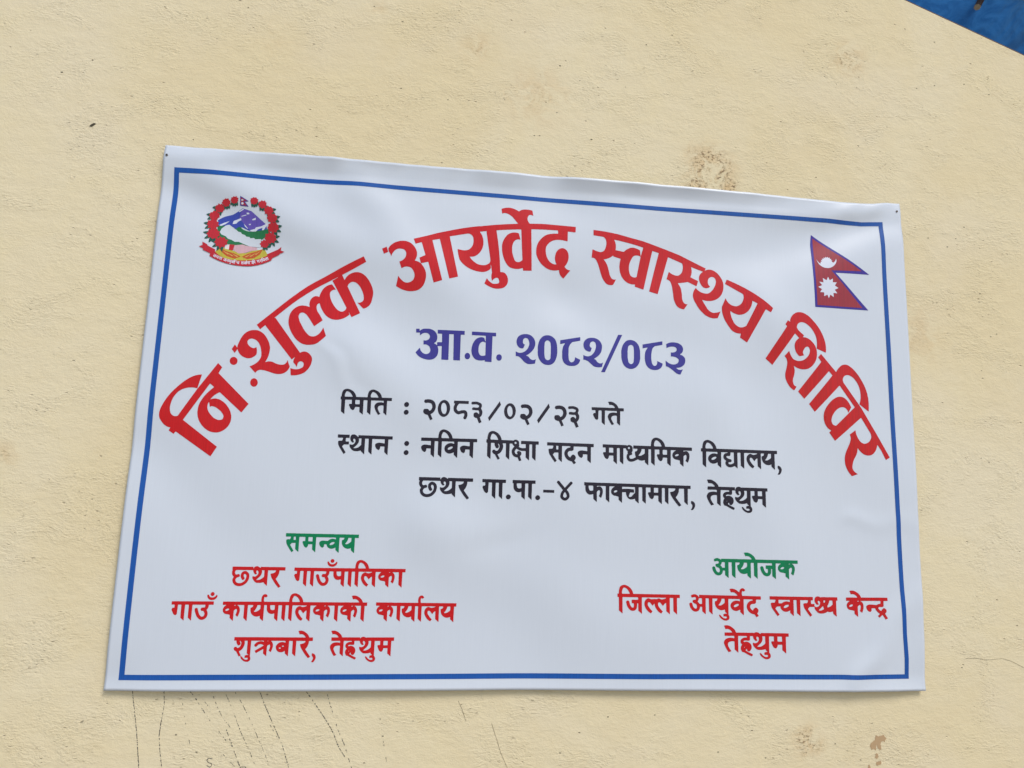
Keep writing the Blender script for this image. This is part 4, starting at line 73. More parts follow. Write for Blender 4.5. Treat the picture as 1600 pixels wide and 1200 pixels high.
  ('place_second', 'black', '4918,3582 -2,-3 0,-15 0,-40 2,-3 9,-2 2,-3 -4,-13 -4,-23 1,-24 4,-15 9,-17 16,-22 10,-8 -11,-21 -8,-21 -1,-12 1,-19 2,-8 8,-22 9,-16 9,-11 11,-12 13,-10 22,-12 23,-7 16,-3 18,-1 32,3 20,5 20,8 18,9 20,14 31,31 19,30 8,18 6,22 4,21 2,29 -2,18 -4,13 -12,22 -24,24 -11,7 -20,8 -24,2 -16,-4 -18,-10 -19,-18 -9,-17 -4,-16 -2,-25 2,-16 10,-26 20,-32 3,-2 15,-2 7,0 9,4 7,7 8,18 -21,38 -4,12 1,13 1,7 6,8 9,5 5,0 11,-4 7,-6 7,-9 4,-10 1,-27 -4,-22 -5,-16 -12,-24 -17,-20 -14,-12 -22,-12 -24,-8 -25,-2 -24,2 -16,6 -9,5 -9,8 -10,13 -7,20 -1,13 6,12 16,24 47,15 7,16 1,11 -6,12 -15,14 -47,-12 -10,3 -8,7 -8,15 -3,20 3,13 4,9 15,19 44,1 8,-1 46,2 7,-2 97,2 60,-1 48,1 4,-4 3,-17 5,-16 10,-18 16,-17 13,-10 5,-1 23,9 5,4 -1,2 -8,8 -6,8 -5,19 1,12 5,12 6,2 11,-2 10,-8 8,-13 2,-19 -1,-12 -4,-12 -7,-14 -13,-15 -13,-10 -12,-7 -8,-2 -20,0 -11,3 -13,5 -2,-1 -4,-9 0,-16 5,-22 10,-16 23,-29 16,-14 14,-9 19,-8 20,-3 48,2 33,5 26,8 5,0 2,-3 0,-9 1,-3 52,-46 10,-6 2,2 0,21 0,182 2,83 3,3 4,1 123,0 16,-1 4,-5 -7,-19 -12,-14 -16,-9 -17,-7 -27,-7 -16,-2 -3,-2 0,-7 5,-24 9,-25 21,-37 56,-81 33,-41 40,-44 5,0 34,21 2,4 -2,5 -89,119 -10,16 17,21 14,21 15,33 11,40 4,43 4,2 12,0 10,-1 46,2 8,-2 21,2 3,12 0,43 -2,6 -30,1 -45,-1 -8,1 -45,-2 -7,2 -46,-2 -8,2 -45,-2 -7,1 -46,-1 -8,1 -44,-1 -8,1 -44,-1 -8,1 -46,-1 -15,1 -6,-3 0,-14 -3,-4 -20,15 -20,11 -20,6 -18,0 -20,-6 -16,-10 -10,-15 -5,-13 -3,-2 -3,2 -1,3 0,26 -3,4 -359,-2 -8,1;6093,3580 -2,-3 -1,-22 2,-31 3,-2 42,-1 5,-1 2,-5 2,-39 -2,-10 -3,-3 -11,-3 -20,-1 -3,-1 -12,-24 0,-5 19,-43 25,-42 11,-10 21,-10 11,0 15,13 6,8 7,172 4,3 27,1 26,-1 4,-3 2,-25 -1,-8 2,-57 -2,-8 2,-58 -1,-7 1,-74 18,-18 45,-38 3,2 1,19 1,270 2,3 4,2 45,0 6,-2 1,-5 1,-28 -1,-9 2,-62 -1,-8 2,-62 -1,-7 2,-59 5,-7 53,-46 3,-2 3,2 2,4 0,283 3,5 3,2 49,0 6,2 1,39 -1,17 -3,2 -25,1 -36,-1 -8,1 -36,-1 -7,1 -37,-1 -7,1 -36,-1 -8,1 -36,-1 -8,1 -36,-1 -7,2 -36,-1 -8,1 -36,-1 -51,1;10491,3702 -27,-3 -8,-3 -4,-3 27,-63 3,-1 15,3 27,0 20,-4 9,-4 12,-6 20,-16 16,-20 5,-9 -5,-4 -10,-1 -58,2 -41,-1 -8,1 -19,-1 -2,-4 -1,-4 0,-40 2,-11 3,-2 24,-1 138,1 13,-2 4,-6 1,-31 -4,-6 -36,7 -27,3 -36,-3 -36,-7 -17,-7 -14,-10 -16,-17 -12,-20 -5,-19 -1,-14 5,-20 17,-42 33,-60 22,-32 13,-15 10,2 39,15 4,3 -31,40 -22,38 -9,21 -2,9 0,16 2,14 7,15 12,12 18,8 32,7 31,1 13,-2 8,-3 2,-4 0,-28 1,-8 0,-105 6,-8 50,-42 13,-9 2,4 2,66 -2,12 2,110 -1,10 3,103 5,3 159,-1 5,-5 2,-17 -4,-5 -41,-1 -28,-7 -26,-12 -12,-12 -10,-14 -6,-22 0,-14 2,-7 4,-11 7,-12 16,-13 2,-4 -17,-25 -7,-18 -4,-17 -1,-20 2,-11 8,-19 16,-28 14,-4 20,-1 64,-36 77,-36 6,-1 11,7 10,11 0,11 -2,12 -79,36 -48,26 -4,5 13,23 7,5 4,-3 3,-18 3,-8 11,-12 10,-4 11,-2 22,6 24,34 6,17 3,11 0,21 -1,11 -5,18 -7,14 -17,20 -21,15 -13,5 -19,6 -13,2 -16,-1 -30,-8 -12,6 -1,8 3,5 6,3 21,7 21,1 46,-6 9,2 7,3 8,8 4,8 0,62 4,4 5,1 15,-1 38,2 2,-3 3,-26 12,-27 11,-14 12,-11 13,-9 6,-2 31,14 -16,17 -6,15 1,23 4,8 8,4 9,-2 11,-6 9,-12 3,-11 1,-15 -5,-25 -14,-21 -15,-14 -15,-9 -18,-6 -7,0 -14,2 -23,8 -4,-1 -3,-13 -1,-13 2,-11 6,-15 7,-11 21,-27 20,-19 16,-11 16,-7 34,-6 44,1 31,4 41,11 4,-1 3,-16 29,-24 3,-4 -4,-4 -16,-1 -15,-3 -13,-6 -6,-4 -2,-7 4,-33 3,-3 3,-1 26,4 20,0 7,-5 6,-7 1,-14 -4,-6 -8,-4 -16,-4 -12,0 -16,4 -16,8 -18,11 -10,8 -23,28 -29,15 -3,-1 -1,-5 3,-21 8,-17 14,-19 26,-22 25,-16 23,-8 27,-6 25,1 15,3 15,7 13,10 11,14 5,17 1,21 -4,14 -5,12 -7,11 -13,13 -2,12 2,281 3,4 5,1 64,1 5,-2 2,-4 0,-80 -5,-4 -41,-2 -2,-3 -5,-17 1,-6 27,-60 9,-17 21,-18 16,-7 13,-3 15,11 13,18 7,19 1,18 4,5 65,1 15,-2 4,-4 1,-16 0,-75 2,-8 64,-54 3,-2 4,1 1,303 2,4 4,3 28,-1 5,2 1,55 -2,4 -28,2 -42,-1 -8,1 -138,-1 -8,2 -138,-1 -8,1 -138,-1 -8,2 -11,-1 -7,-6 -26,13 -13,4 -10,2 -16,-1 -25,-6 -8,-5 -10,-9 -5,-5 -6,-11 -6,-22 -3,-2 -4,2 0,3 0,40 -3,4 -321,1 -3,3 -11,26 -17,25 -19,20 -34,25 -24,14 -32,14 -29,6;6659,3579 -2,-5 0,-50 4,-4 11,0 3,-5 1,-56 2,-21 4,-16 8,-18 12,-17 16,-15 13,-8 15,-6 21,-4 18,0 19,4 16,7 5,-1 2,-4 -1,-7 2,-77 63,-54 2,1 1,3 1,226 1,7 -1,42 1,15 4,4 47,1 5,-2 2,-5 2,-73 -2,-10 3,-153 8,-10 45,-38 10,-7 2,0 2,28 -1,43 1,8 -1,43 2,7 -1,44 1,7 -1,43 1,8 -1,43 2,18 2,4 4,1 57,1 2,5 -1,52 -3,2 -29,1 -262,-2 -8,2 -45,-2 -61,1;7518,3590 -9,-5 -6,-7 -5,-12 -1,-10 117,-136 -25,-33 -9,-16 -6,-15 -9,-41 1,-18 5,-18 6,-11 9,-12 15,-13 22,-13 15,-4 16,-2 17,2 15,5 21,13 17,16 14,21 7,25 -2,27 -12,37 -15,27 -25,25 -1,3 29,34 79,85 1,12 -3,9 -9,10 -7,4 -9,2 -14,-2 -73,-79 -29,-34 -4,-2 -15,15 -94,108 -6,4;5480,3520 37,2 6,-2 3,-3 2,-88 -1,-25 -5,-8 -22,-22 -36,-24 -19,-8 -15,-3 -19,-2 -22,3 -3,3 1,1 53,50 17,18 12,20 11,31 2,18 0,16 -5,19;8025,3577 -2,-4 1,-52 2,-3 15,0 5,-4 0,-46 2,-27 5,-24 11,-22 21,-24 20,-13 16,-6 14,-3 19,-1 28,6 13,6 4,-1 2,-4 1,-84 58,-51 7,-4 3,1 1,3 -1,179 4,9 16,18 18,10 10,1 7,-6 6,-15 0,-20 -6,-30 -6,-19 -10,-21 5,-6 37,-28 4,2 4,9 16,42 9,36 3,21 0,21 -4,26 -9,22 -16,21 -16,11 -17,5 -19,-1 -31,-10 -3,3 -1,6 1,7 3,3 135,1 27,-1 4,-2 1,-6 2,-237 13,-13 52,-44 3,0 1,3 0,33 1,8 0,243 2,9 2,3 5,2 72,1 16,-2 2,-1 0,-3 -23,-13 -19,-17 -11,-14 -9,-20 -3,-15 0,-21 4,-17 3,-9 12,-16 11,-10 23,-14 56,-10 34,-10 3,-6 1,-51 64,-56 3,1 1,4 1,190 5,6 49,1 16,-1 5,-3 2,-29 10,-33 8,-15 12,-18 20,-20 23,-12 27,-4 36,4 19,5 20,8 4,-4 0,-23 2,-4 49,-43 16,-12 3,5 1,293 4,6 57,1 6,-4 3,-27 1,-217 8,-9 57,-48 4,1 0,3 2,291 3,7 6,2 13,-1 38,1 27,-1 5,-3 -1,-81 -6,-4 -36,0 -4,-6 -4,-14 1,-6 28,-65 13,-18 18,-13 14,-6 11,-2 6,4 10,10 9,12 7,19 2,20 4,4 36,2 42,-1 4,-6 -1,-55 2,-41 65,-55 3,1 1,5 2,293 2,4 5,1 46,0 4,-7 2,-241 54,-47 13,-10 2,5 3,296 3,3 5,1 120,0 8,-4 0,-7 -8,-20 -11,-13 -18,-10 -26,-8 -25,-6 -15,-1 -2,-5 2,-12 14,-44 20,-36 49,-68 27,-35 47,-53 17,-18 4,-1 37,22 4,3 0,3 -95,123 -14,20 30,39 18,36 9,24 5,25 3,41 5,4 9,0 8,-1 72,1 7,-4 3,-245 3,-5 20,-17 33,-28 11,-7 2,2 1,5 2,293 2,3 5,2 46,0 3,2 1,3 0,54 -3,2 -26,1 -87,-1 -8,1 -86,-1 -8,2 -87,-1 -8,1 -86,-1 -8,1 -86,-1 -8,2 -86,-1 -8,1 -86,-1 -8,1 -86,0 -7,1 -86,-1 -8,1 -86,-1 -7,1 -86,0 -8,1 -39,-1 -8,1 -364,0 -53,1 -39,-1 -53,2 -39,-1 -54,1 -39,-1 -53,1 -39,-1 -53,2 -39,-1 -52,1 -39,-1 -53,1;6741,3519 48,2 30,-1 4,-2 1,-4 2,-60 -1,-13 -4,-6 -16,-7 -26,-3 -17,5 -10,7 -6,13 -7,30 -3,31 2,5;8113,3516 68,2 13,-2 3,-2 2,-4 1,-71 -2,-7 -20,-9 -21,-2 -21,4 -11,8 -7,16 -8,40 -1,23;8684,3513 3,2 2,-2 0,-3 -3,-1 -2,1;8769,3514 244,0 4,-7 0,-28 2,-9 -1,-61 -38,-38 -23,-28 -11,-9 -13,-6 -8,-2 -11,-2 -9,1 -8,6 1,13 13,39 5,13 8,12 9,2 60,-3 4,1 4,2 -3,42 -2,14 -8,3 -40,5 -74,4 -56,-1 -50,-5 -4,3 0,4 1,30;9396,3511 36,1 37,0 7,-4 2,-4 -1,-75 -2,-7 -5,-1 -28,-1 -8,1 -35,-1 -6,2 -1,5 0,77;7242,3414 -2,-5 -1,-37 1,-6 3,-2 72,0 8,-1 44,1 8,-1 43,1 9,-1 18,1 4,3 1,42 -1,3 -3,2 -123,0 -7,1 -45,-1 -7,1;8643,3444 13,1 8,-2 6,-4 1,-9 -8,-12 -16,-10 -19,-6 -18,0 -5,2 -5,4 -2,4 1,5 11,13 12,8;11195,3504 46,1 7,-4 2,-12 -1,-111 -22,-24 -18,-14 -26,-16 -20,-9 -25,-5 -26,-1 -15,2 -3,3 1,3 69,61 11,12 11,17 8,19 6,23 0,25 -8,26;11477,3503 72,1 7,-2 4,-3 1,-4 -1,-35 2,-7 0,-37 -2,-4 -5,-2 -10,1 -41,-1 -25,1 -3,2 -4,14 2,48 -2,9 1,14;7652,3380 4,1 5,-5 15,-19 8,-19 6,-23 -1,-9 -6,-12 -12,-11 -15,-5 -11,2 -14,8 -8,11 -2,7 1,18 9,29 12,18;6578,3309 -16,-6 -14,-13 -8,-16 -2,-18 6,-14 14,-16 14,-6 18,-2 18,7 13,13 9,16 1,18 -5,15 -16,16 -14,6;7132,3310 -17,-7 -14,-12 -8,-17 -2,-18 9,-19 11,-11 15,-6 17,-2 18,7 14,13 8,16 2,18 -8,19 -13,12 -20,7;10845,3307 4,0 0,-4 -5,-11 -4,-3 -2,3 0,3;10136,3281 -4,-5 -4,-12 0,-21 5,-12 19,-24 4,-12 0,-9 -4,-19 -5,-14 -8,-15 -16,-22 6,-3 32,-4 18,16 11,16 9,17 6,14 6,21 0,18 -8,26 -8,14 -8,9 -11,9 -16,8'),
  ('coordination', 'green', '2611,2516 -1,-2 -1,-9 0,-36 0,-7 2,-3 37,-1 46,0 3,0 2,-3 0,-6 -7,-22 -4,-7 -7,-7 -10,-3 -20,3 -17,-5 -13,-6 -1,-5 3,-37 8,-28 15,-29 51,-78 22,-28 9,-11 29,27 1,2 -61,93 -3,5 0,3 28,32 41,2 16,1 4,-2 3,-6 -1,-91 2,-10 52,-47 5,-2 1,4 1,254 3,4 3,2 54,2 9,-2 31,1 4,-3 1,-57 -2,-10 -5,-3 -31,0 -3,-4 -4,-16 24,-58 9,-16 17,-13 12,-6 11,-2 14,13 8,12 6,19 1,15 3,3 66,0 2,-4 1,-69 2,-18 40,-36 15,-11 3,2 0,3 1,245 3,12 4,2 26,0 9,-1 262,1 39,-1 3,-4 2,-17 -2,-7 -3,-3 -37,10 -31,-1 -20,-5 -19,-9 -32,-25 -42,2 -32,3 -19,0 -17,-5 -16,-8 -8,-5 -11,-13 -2,-12 3,-21 9,-22 15,-21 15,-11 22,-8 6,2 17,20 4,36 2,3 5,1 26,0 5,-1 10,-27 12,-18 17,-16 18,-9 11,-4 20,-3 27,3 19,7 24,13 3,-3 1,-2 2,-37 37,-33 20,-16 2,4 2,259 5,4 75,0 4,-2 0,-3 -3,-16 -4,-7 -7,-7 -7,-4 -18,-5 -3,-9 0,-15 3,-31 6,-21 10,-20 18,-22 14,-11 16,-10 23,-8 19,-3 11,1 24,5 20,7 2,-1 2,-3 1,-32 47,-43 10,-6 2,2 1,4 1,254 2,4 4,2 30,-1 28,1 2,3 1,50 0,4 -3,2 -29,-1 -7,2 -61,-2 -8,2 -59,-2 -7,2 -60,-2 -9,2 -195,-2 -7,2 -197,-2 -7,2 -194,-2 -7,2 -194,-2 -8,2 -59,-2 -7,2 -126,-1 -7,1;2752,2458 23,1 5,-2 4,-3 1,-48 -3,-4 -27,-1 -6,3 -1,44 2,7;3010,2457 31,1 7,-1 24,1 5,-2 2,-6 0,-29 0,-34 -2,-4 -4,-1 -15,-1 -7,2 -38,-1 -5,2 -2,20 0,39 1,11;3710,2457 45,0 4,-2 2,-25 0,-27 -1,-8 -11,-13 -12,-9 -19,-13 -15,-9 -18,-5 -17,-2 -7,2 -5,4 -1,3 18,20 19,30 9,23 7,28;3440,2378 19,1 5,-2 4,-4 1,-5 -3,-9 -10,-12 -19,-13 -22,-8 -17,-3 -7,2 -5,3 -2,4 1,7 4,9 7,8 11,8 16,9'),
  ('rural_municipality', 'red', '3452,2081 -12,-4 -11,-7 -6,-9 -3,-13 3,-14 7,-11 11,-7 13,-3 14,3 8,6 9,12 3,10 -1,14 -8,12 -12,8;3942,2072 -14,-3 -21,-8 -12,-9 -15,-17 -6,-15 -6,-21 -5,-29 -2,-39 -5,-5 -80,-2 -10,2 -105,-2 -9,1 -106,-1 -10,1 -104,-2 -10,2 -105,-2 -10,1 -103,-1 -10,1 -103,-2 -10,1 -277,-1 -3,-2 -1,-10 1,-43 3,-3 36,0 5,-2 2,-4 0,-37 -1,-4 -3,-2 -27,-2 -2,-2 -4,-5 -8,-20 13,-32 26,-46 10,-9 8,-5 15,-5 6,1 15,13 3,5 7,151 2,3 4,2 43,1 5,-2 2,-3 0,-8 2,-202 35,-33 22,-17 1,2 1,7 2,250 1,4 4,1 49,0 4,-4 1,-9 1,-201 53,-48 5,-2 2,4 1,241 1,18 5,2 43,0 8,-1 105,2 45,-2 4,-4 1,-15 -4,-11 -5,-9 -8,-5 -28,0 -15,-2 -12,-14 -4,-13 2,-10 4,-5 13,-13 27,0 5,-2 18,-31 4,-13 -1,-15 -3,-8 -5,-11 -6,-7 -8,-5 -17,-5 -11,3 -20,16 -9,12 -11,18 -12,26 -18,60 -3,4 -14,8 -9,1 -8,-2 -6,-3 -6,-6 -7,-13 13,-46 17,-43 11,-22 12,-18 12,-13 20,-18 15,-10 21,-6 25,0 14,3 12,5 23,15 13,14 12,22 7,27 1,19 -1,14 -6,17 -16,31 11,14 13,24 5,25 0,19 5,3 12,-1 47,0 5,-4 0,-30 2,-32 2,-12 6,-15 12,-21 12,-12 12,-9 12,-5 14,-4 9,-2 19,1 31,9 3,-1 2,-7 0,-56 1,-16 57,-49 2,2 1,10 1,247 1,4 4,3 51,0 4,-3 1,-22 1,-189 26,-26 32,-26 2,2 1,3 1,255 2,4 4,2 46,1 4,-4 1,-25 1,-186 2,-4 17,-15 28,-24 12,-9 2,2 0,16 1,237 2,9 5,3 64,1 10,-2 105,2 8,-1 40,0 4,-3 -5,-5 -24,-9 -30,-7 -19,0 -30,12 -13,3 -16,-3 -13,-7 -20,-18 -10,-14 -6,-14 -5,-18 -2,-19 3,-24 8,-22 12,-25 12,-20 12,-16 9,-10 24,-21 22,-13 10,-4 22,31 3,5 -35,33 -23,31 -14,22 -5,14 -1,15 1,13 3,10 3,4 7,3 11,0 12,-4 8,-7 15,-20 23,-25 3,2 10,17 18,19 11,8 6,3 3,0 2,-7 1,-126 15,-15 43,-36 2,2 1,20 0,209 2,34 3,2 88,1 3,-2 0,-3 -25,-20 -14,-20 -7,-15 -2,-13 -1,-15 3,-13 4,-12 15,-20 21,-15 14,-4 25,-3 20,-4 25,-8 2,-5 2,-47 49,-43 8,-5 2,2 1,3 0,154 2,11 7,12 11,10 13,7 10,2 6,-6 5,-17 0,-15 -7,-33 -13,-31 8,-7 28,-22 3,0 2,2 6,11 10,27 7,25 5,23 1,28 -5,29 -4,11 -13,20 -11,10 -10,6 -1,3 6,2 102,0 5,-4 1,-12 1,-200 10,-11 49,-41 1,2 1,12 2,249 4,5 45,1 4,2 2,51 -2,6 -55,-1 -8,2 -108,-2 -8,1 -456,-2 -11,1 -4,2 -2,4 -7,28 -7,17 -11,19 -13,18 -19,18 -25,18 -33,15 -28,7;3384,2037 -14,-2 -3,-5 1,-18 2,-8 10,-22 12,-14 17,-13 17,-6 16,-3 22,0 11,2 21,7 12,8 10,8 12,15 9,18 4,15 -2,4 -15,14 -3,-2 -13,-20 -14,-12 -25,-12 -10,-2 -15,0 -17,4 -16,10 -10,11 -9,21 -3,2;3946,2026 12,1 13,-5 19,-9 13,-11 20,-25 10,-16 11,-26 1,-8 -7,-1 -114,-1 -6,3 -2,5 -1,21 5,31 17,34;2141,1933 -19,-6 -11,-7 -6,-7 -8,-15 -2,-2 -3,3 0,21 -2,3 -3,0 -287,-1 -10,1 -50,-2 -3,-9 1,-44 4,-8 -4,-14 -3,-19 3,-26 4,-13 10,-17 7,-10 11,-11 2,-2 -11,-20 -6,-15 -2,-12 2,-23 10,-26 6,-11 17,-20 12,-10 11,-7 17,-7 17,-5 19,-2 29,0 22,5 23,8 15,9 18,12 14,13 15,15 10,16 11,19 5,14 6,19 4,33 -3,30 -5,16 -15,21 -17,16 -20,11 -16,3 -17,-2 -16,-6 -8,-4 -14,-12 -12,-20 -3,-10 -3,-19 0,-11 3,-17 8,-20 18,-31 17,-3 13,4 9,10 5,13 -21,39 -1,11 1,10 2,7 6,6 8,3 10,-2 11,-10 5,-7 3,-8 1,-13 -4,-33 -9,-24 -11,-16 -11,-13 -16,-13 -21,-11 -18,-6 -27,-2 -18,3 -14,5 -7,4 -10,9 -9,13 -5,15 -1,9 1,5 4,9 17,23 41,14 7,17 -1,9 -4,10 -15,12 -41,-11 -10,3 -7,7 -9,18 0,17 5,17 14,15 97,2 10,-1 174,1 5,-3 6,-25 10,-19 7,-9 12,-12 12,-6 25,12 0,2 -6,6 -8,12 -3,7 0,11 1,8 4,10 7,2 9,-2 8,-6 7,-13 2,-21 -4,-18 -10,-18 -8,-9 -15,-11 -9,-5 -8,-2 -15,0 -11,3 -12,5 -2,-1 -4,-15 2,-18 4,-11 8,-13 18,-23 16,-17 12,-8 16,-7 14,-2 16,-1 33,1 22,3 36,9 3,-2 0,-7 2,-4 55,-48 3,5 1,258 6,4 9,-2 105,2 13,-2 3,-4 -6,-15 -11,-14 -12,-7 -19,-8 -24,-6 -15,-2 -2,-2 1,-13 10,-33 7,-16 13,-23 43,-62 29,-39 43,-47 4,-4 4,1 32,20 0,4 -89,120 -2,6 23,32 16,31 11,35 5,46 6,2 30,0 9,-1 52,2 2,2 0,49 -2,5 -53,0 -8,1 -104,-1 -10,1 -104,-2 -9,2 -104,-2 -29,1 -4,-2 -1,-14 -3,-4 -19,15 -20,11 -15,4;2245,1866 36,-1 4,-3 2,-92 -2,-11 -6,-10 -14,-13 -23,-18 -14,-8 -17,-7 -14,-3 -20,-2 -17,2 -2,2 0,2 52,48 14,16 9,15 6,14 5,21 2,17 -2,13 -3,14 1,3;3541,1864 68,2 6,-2 2,-6 1,-40 0,-19 -2,-5 -15,-7 -18,-3 -18,3 -11,7 -6,9 -8,33 -2,24;4470,1867 13,1 3,-4 -2,-3 -14,-5 -3,2 0,3;4355,1808 18,1 9,-4 2,-7 -3,-7 -4,-5 -9,-7 -17,-7 -20,-2 -9,4 -3,7 1,4 6,8 17,11'),
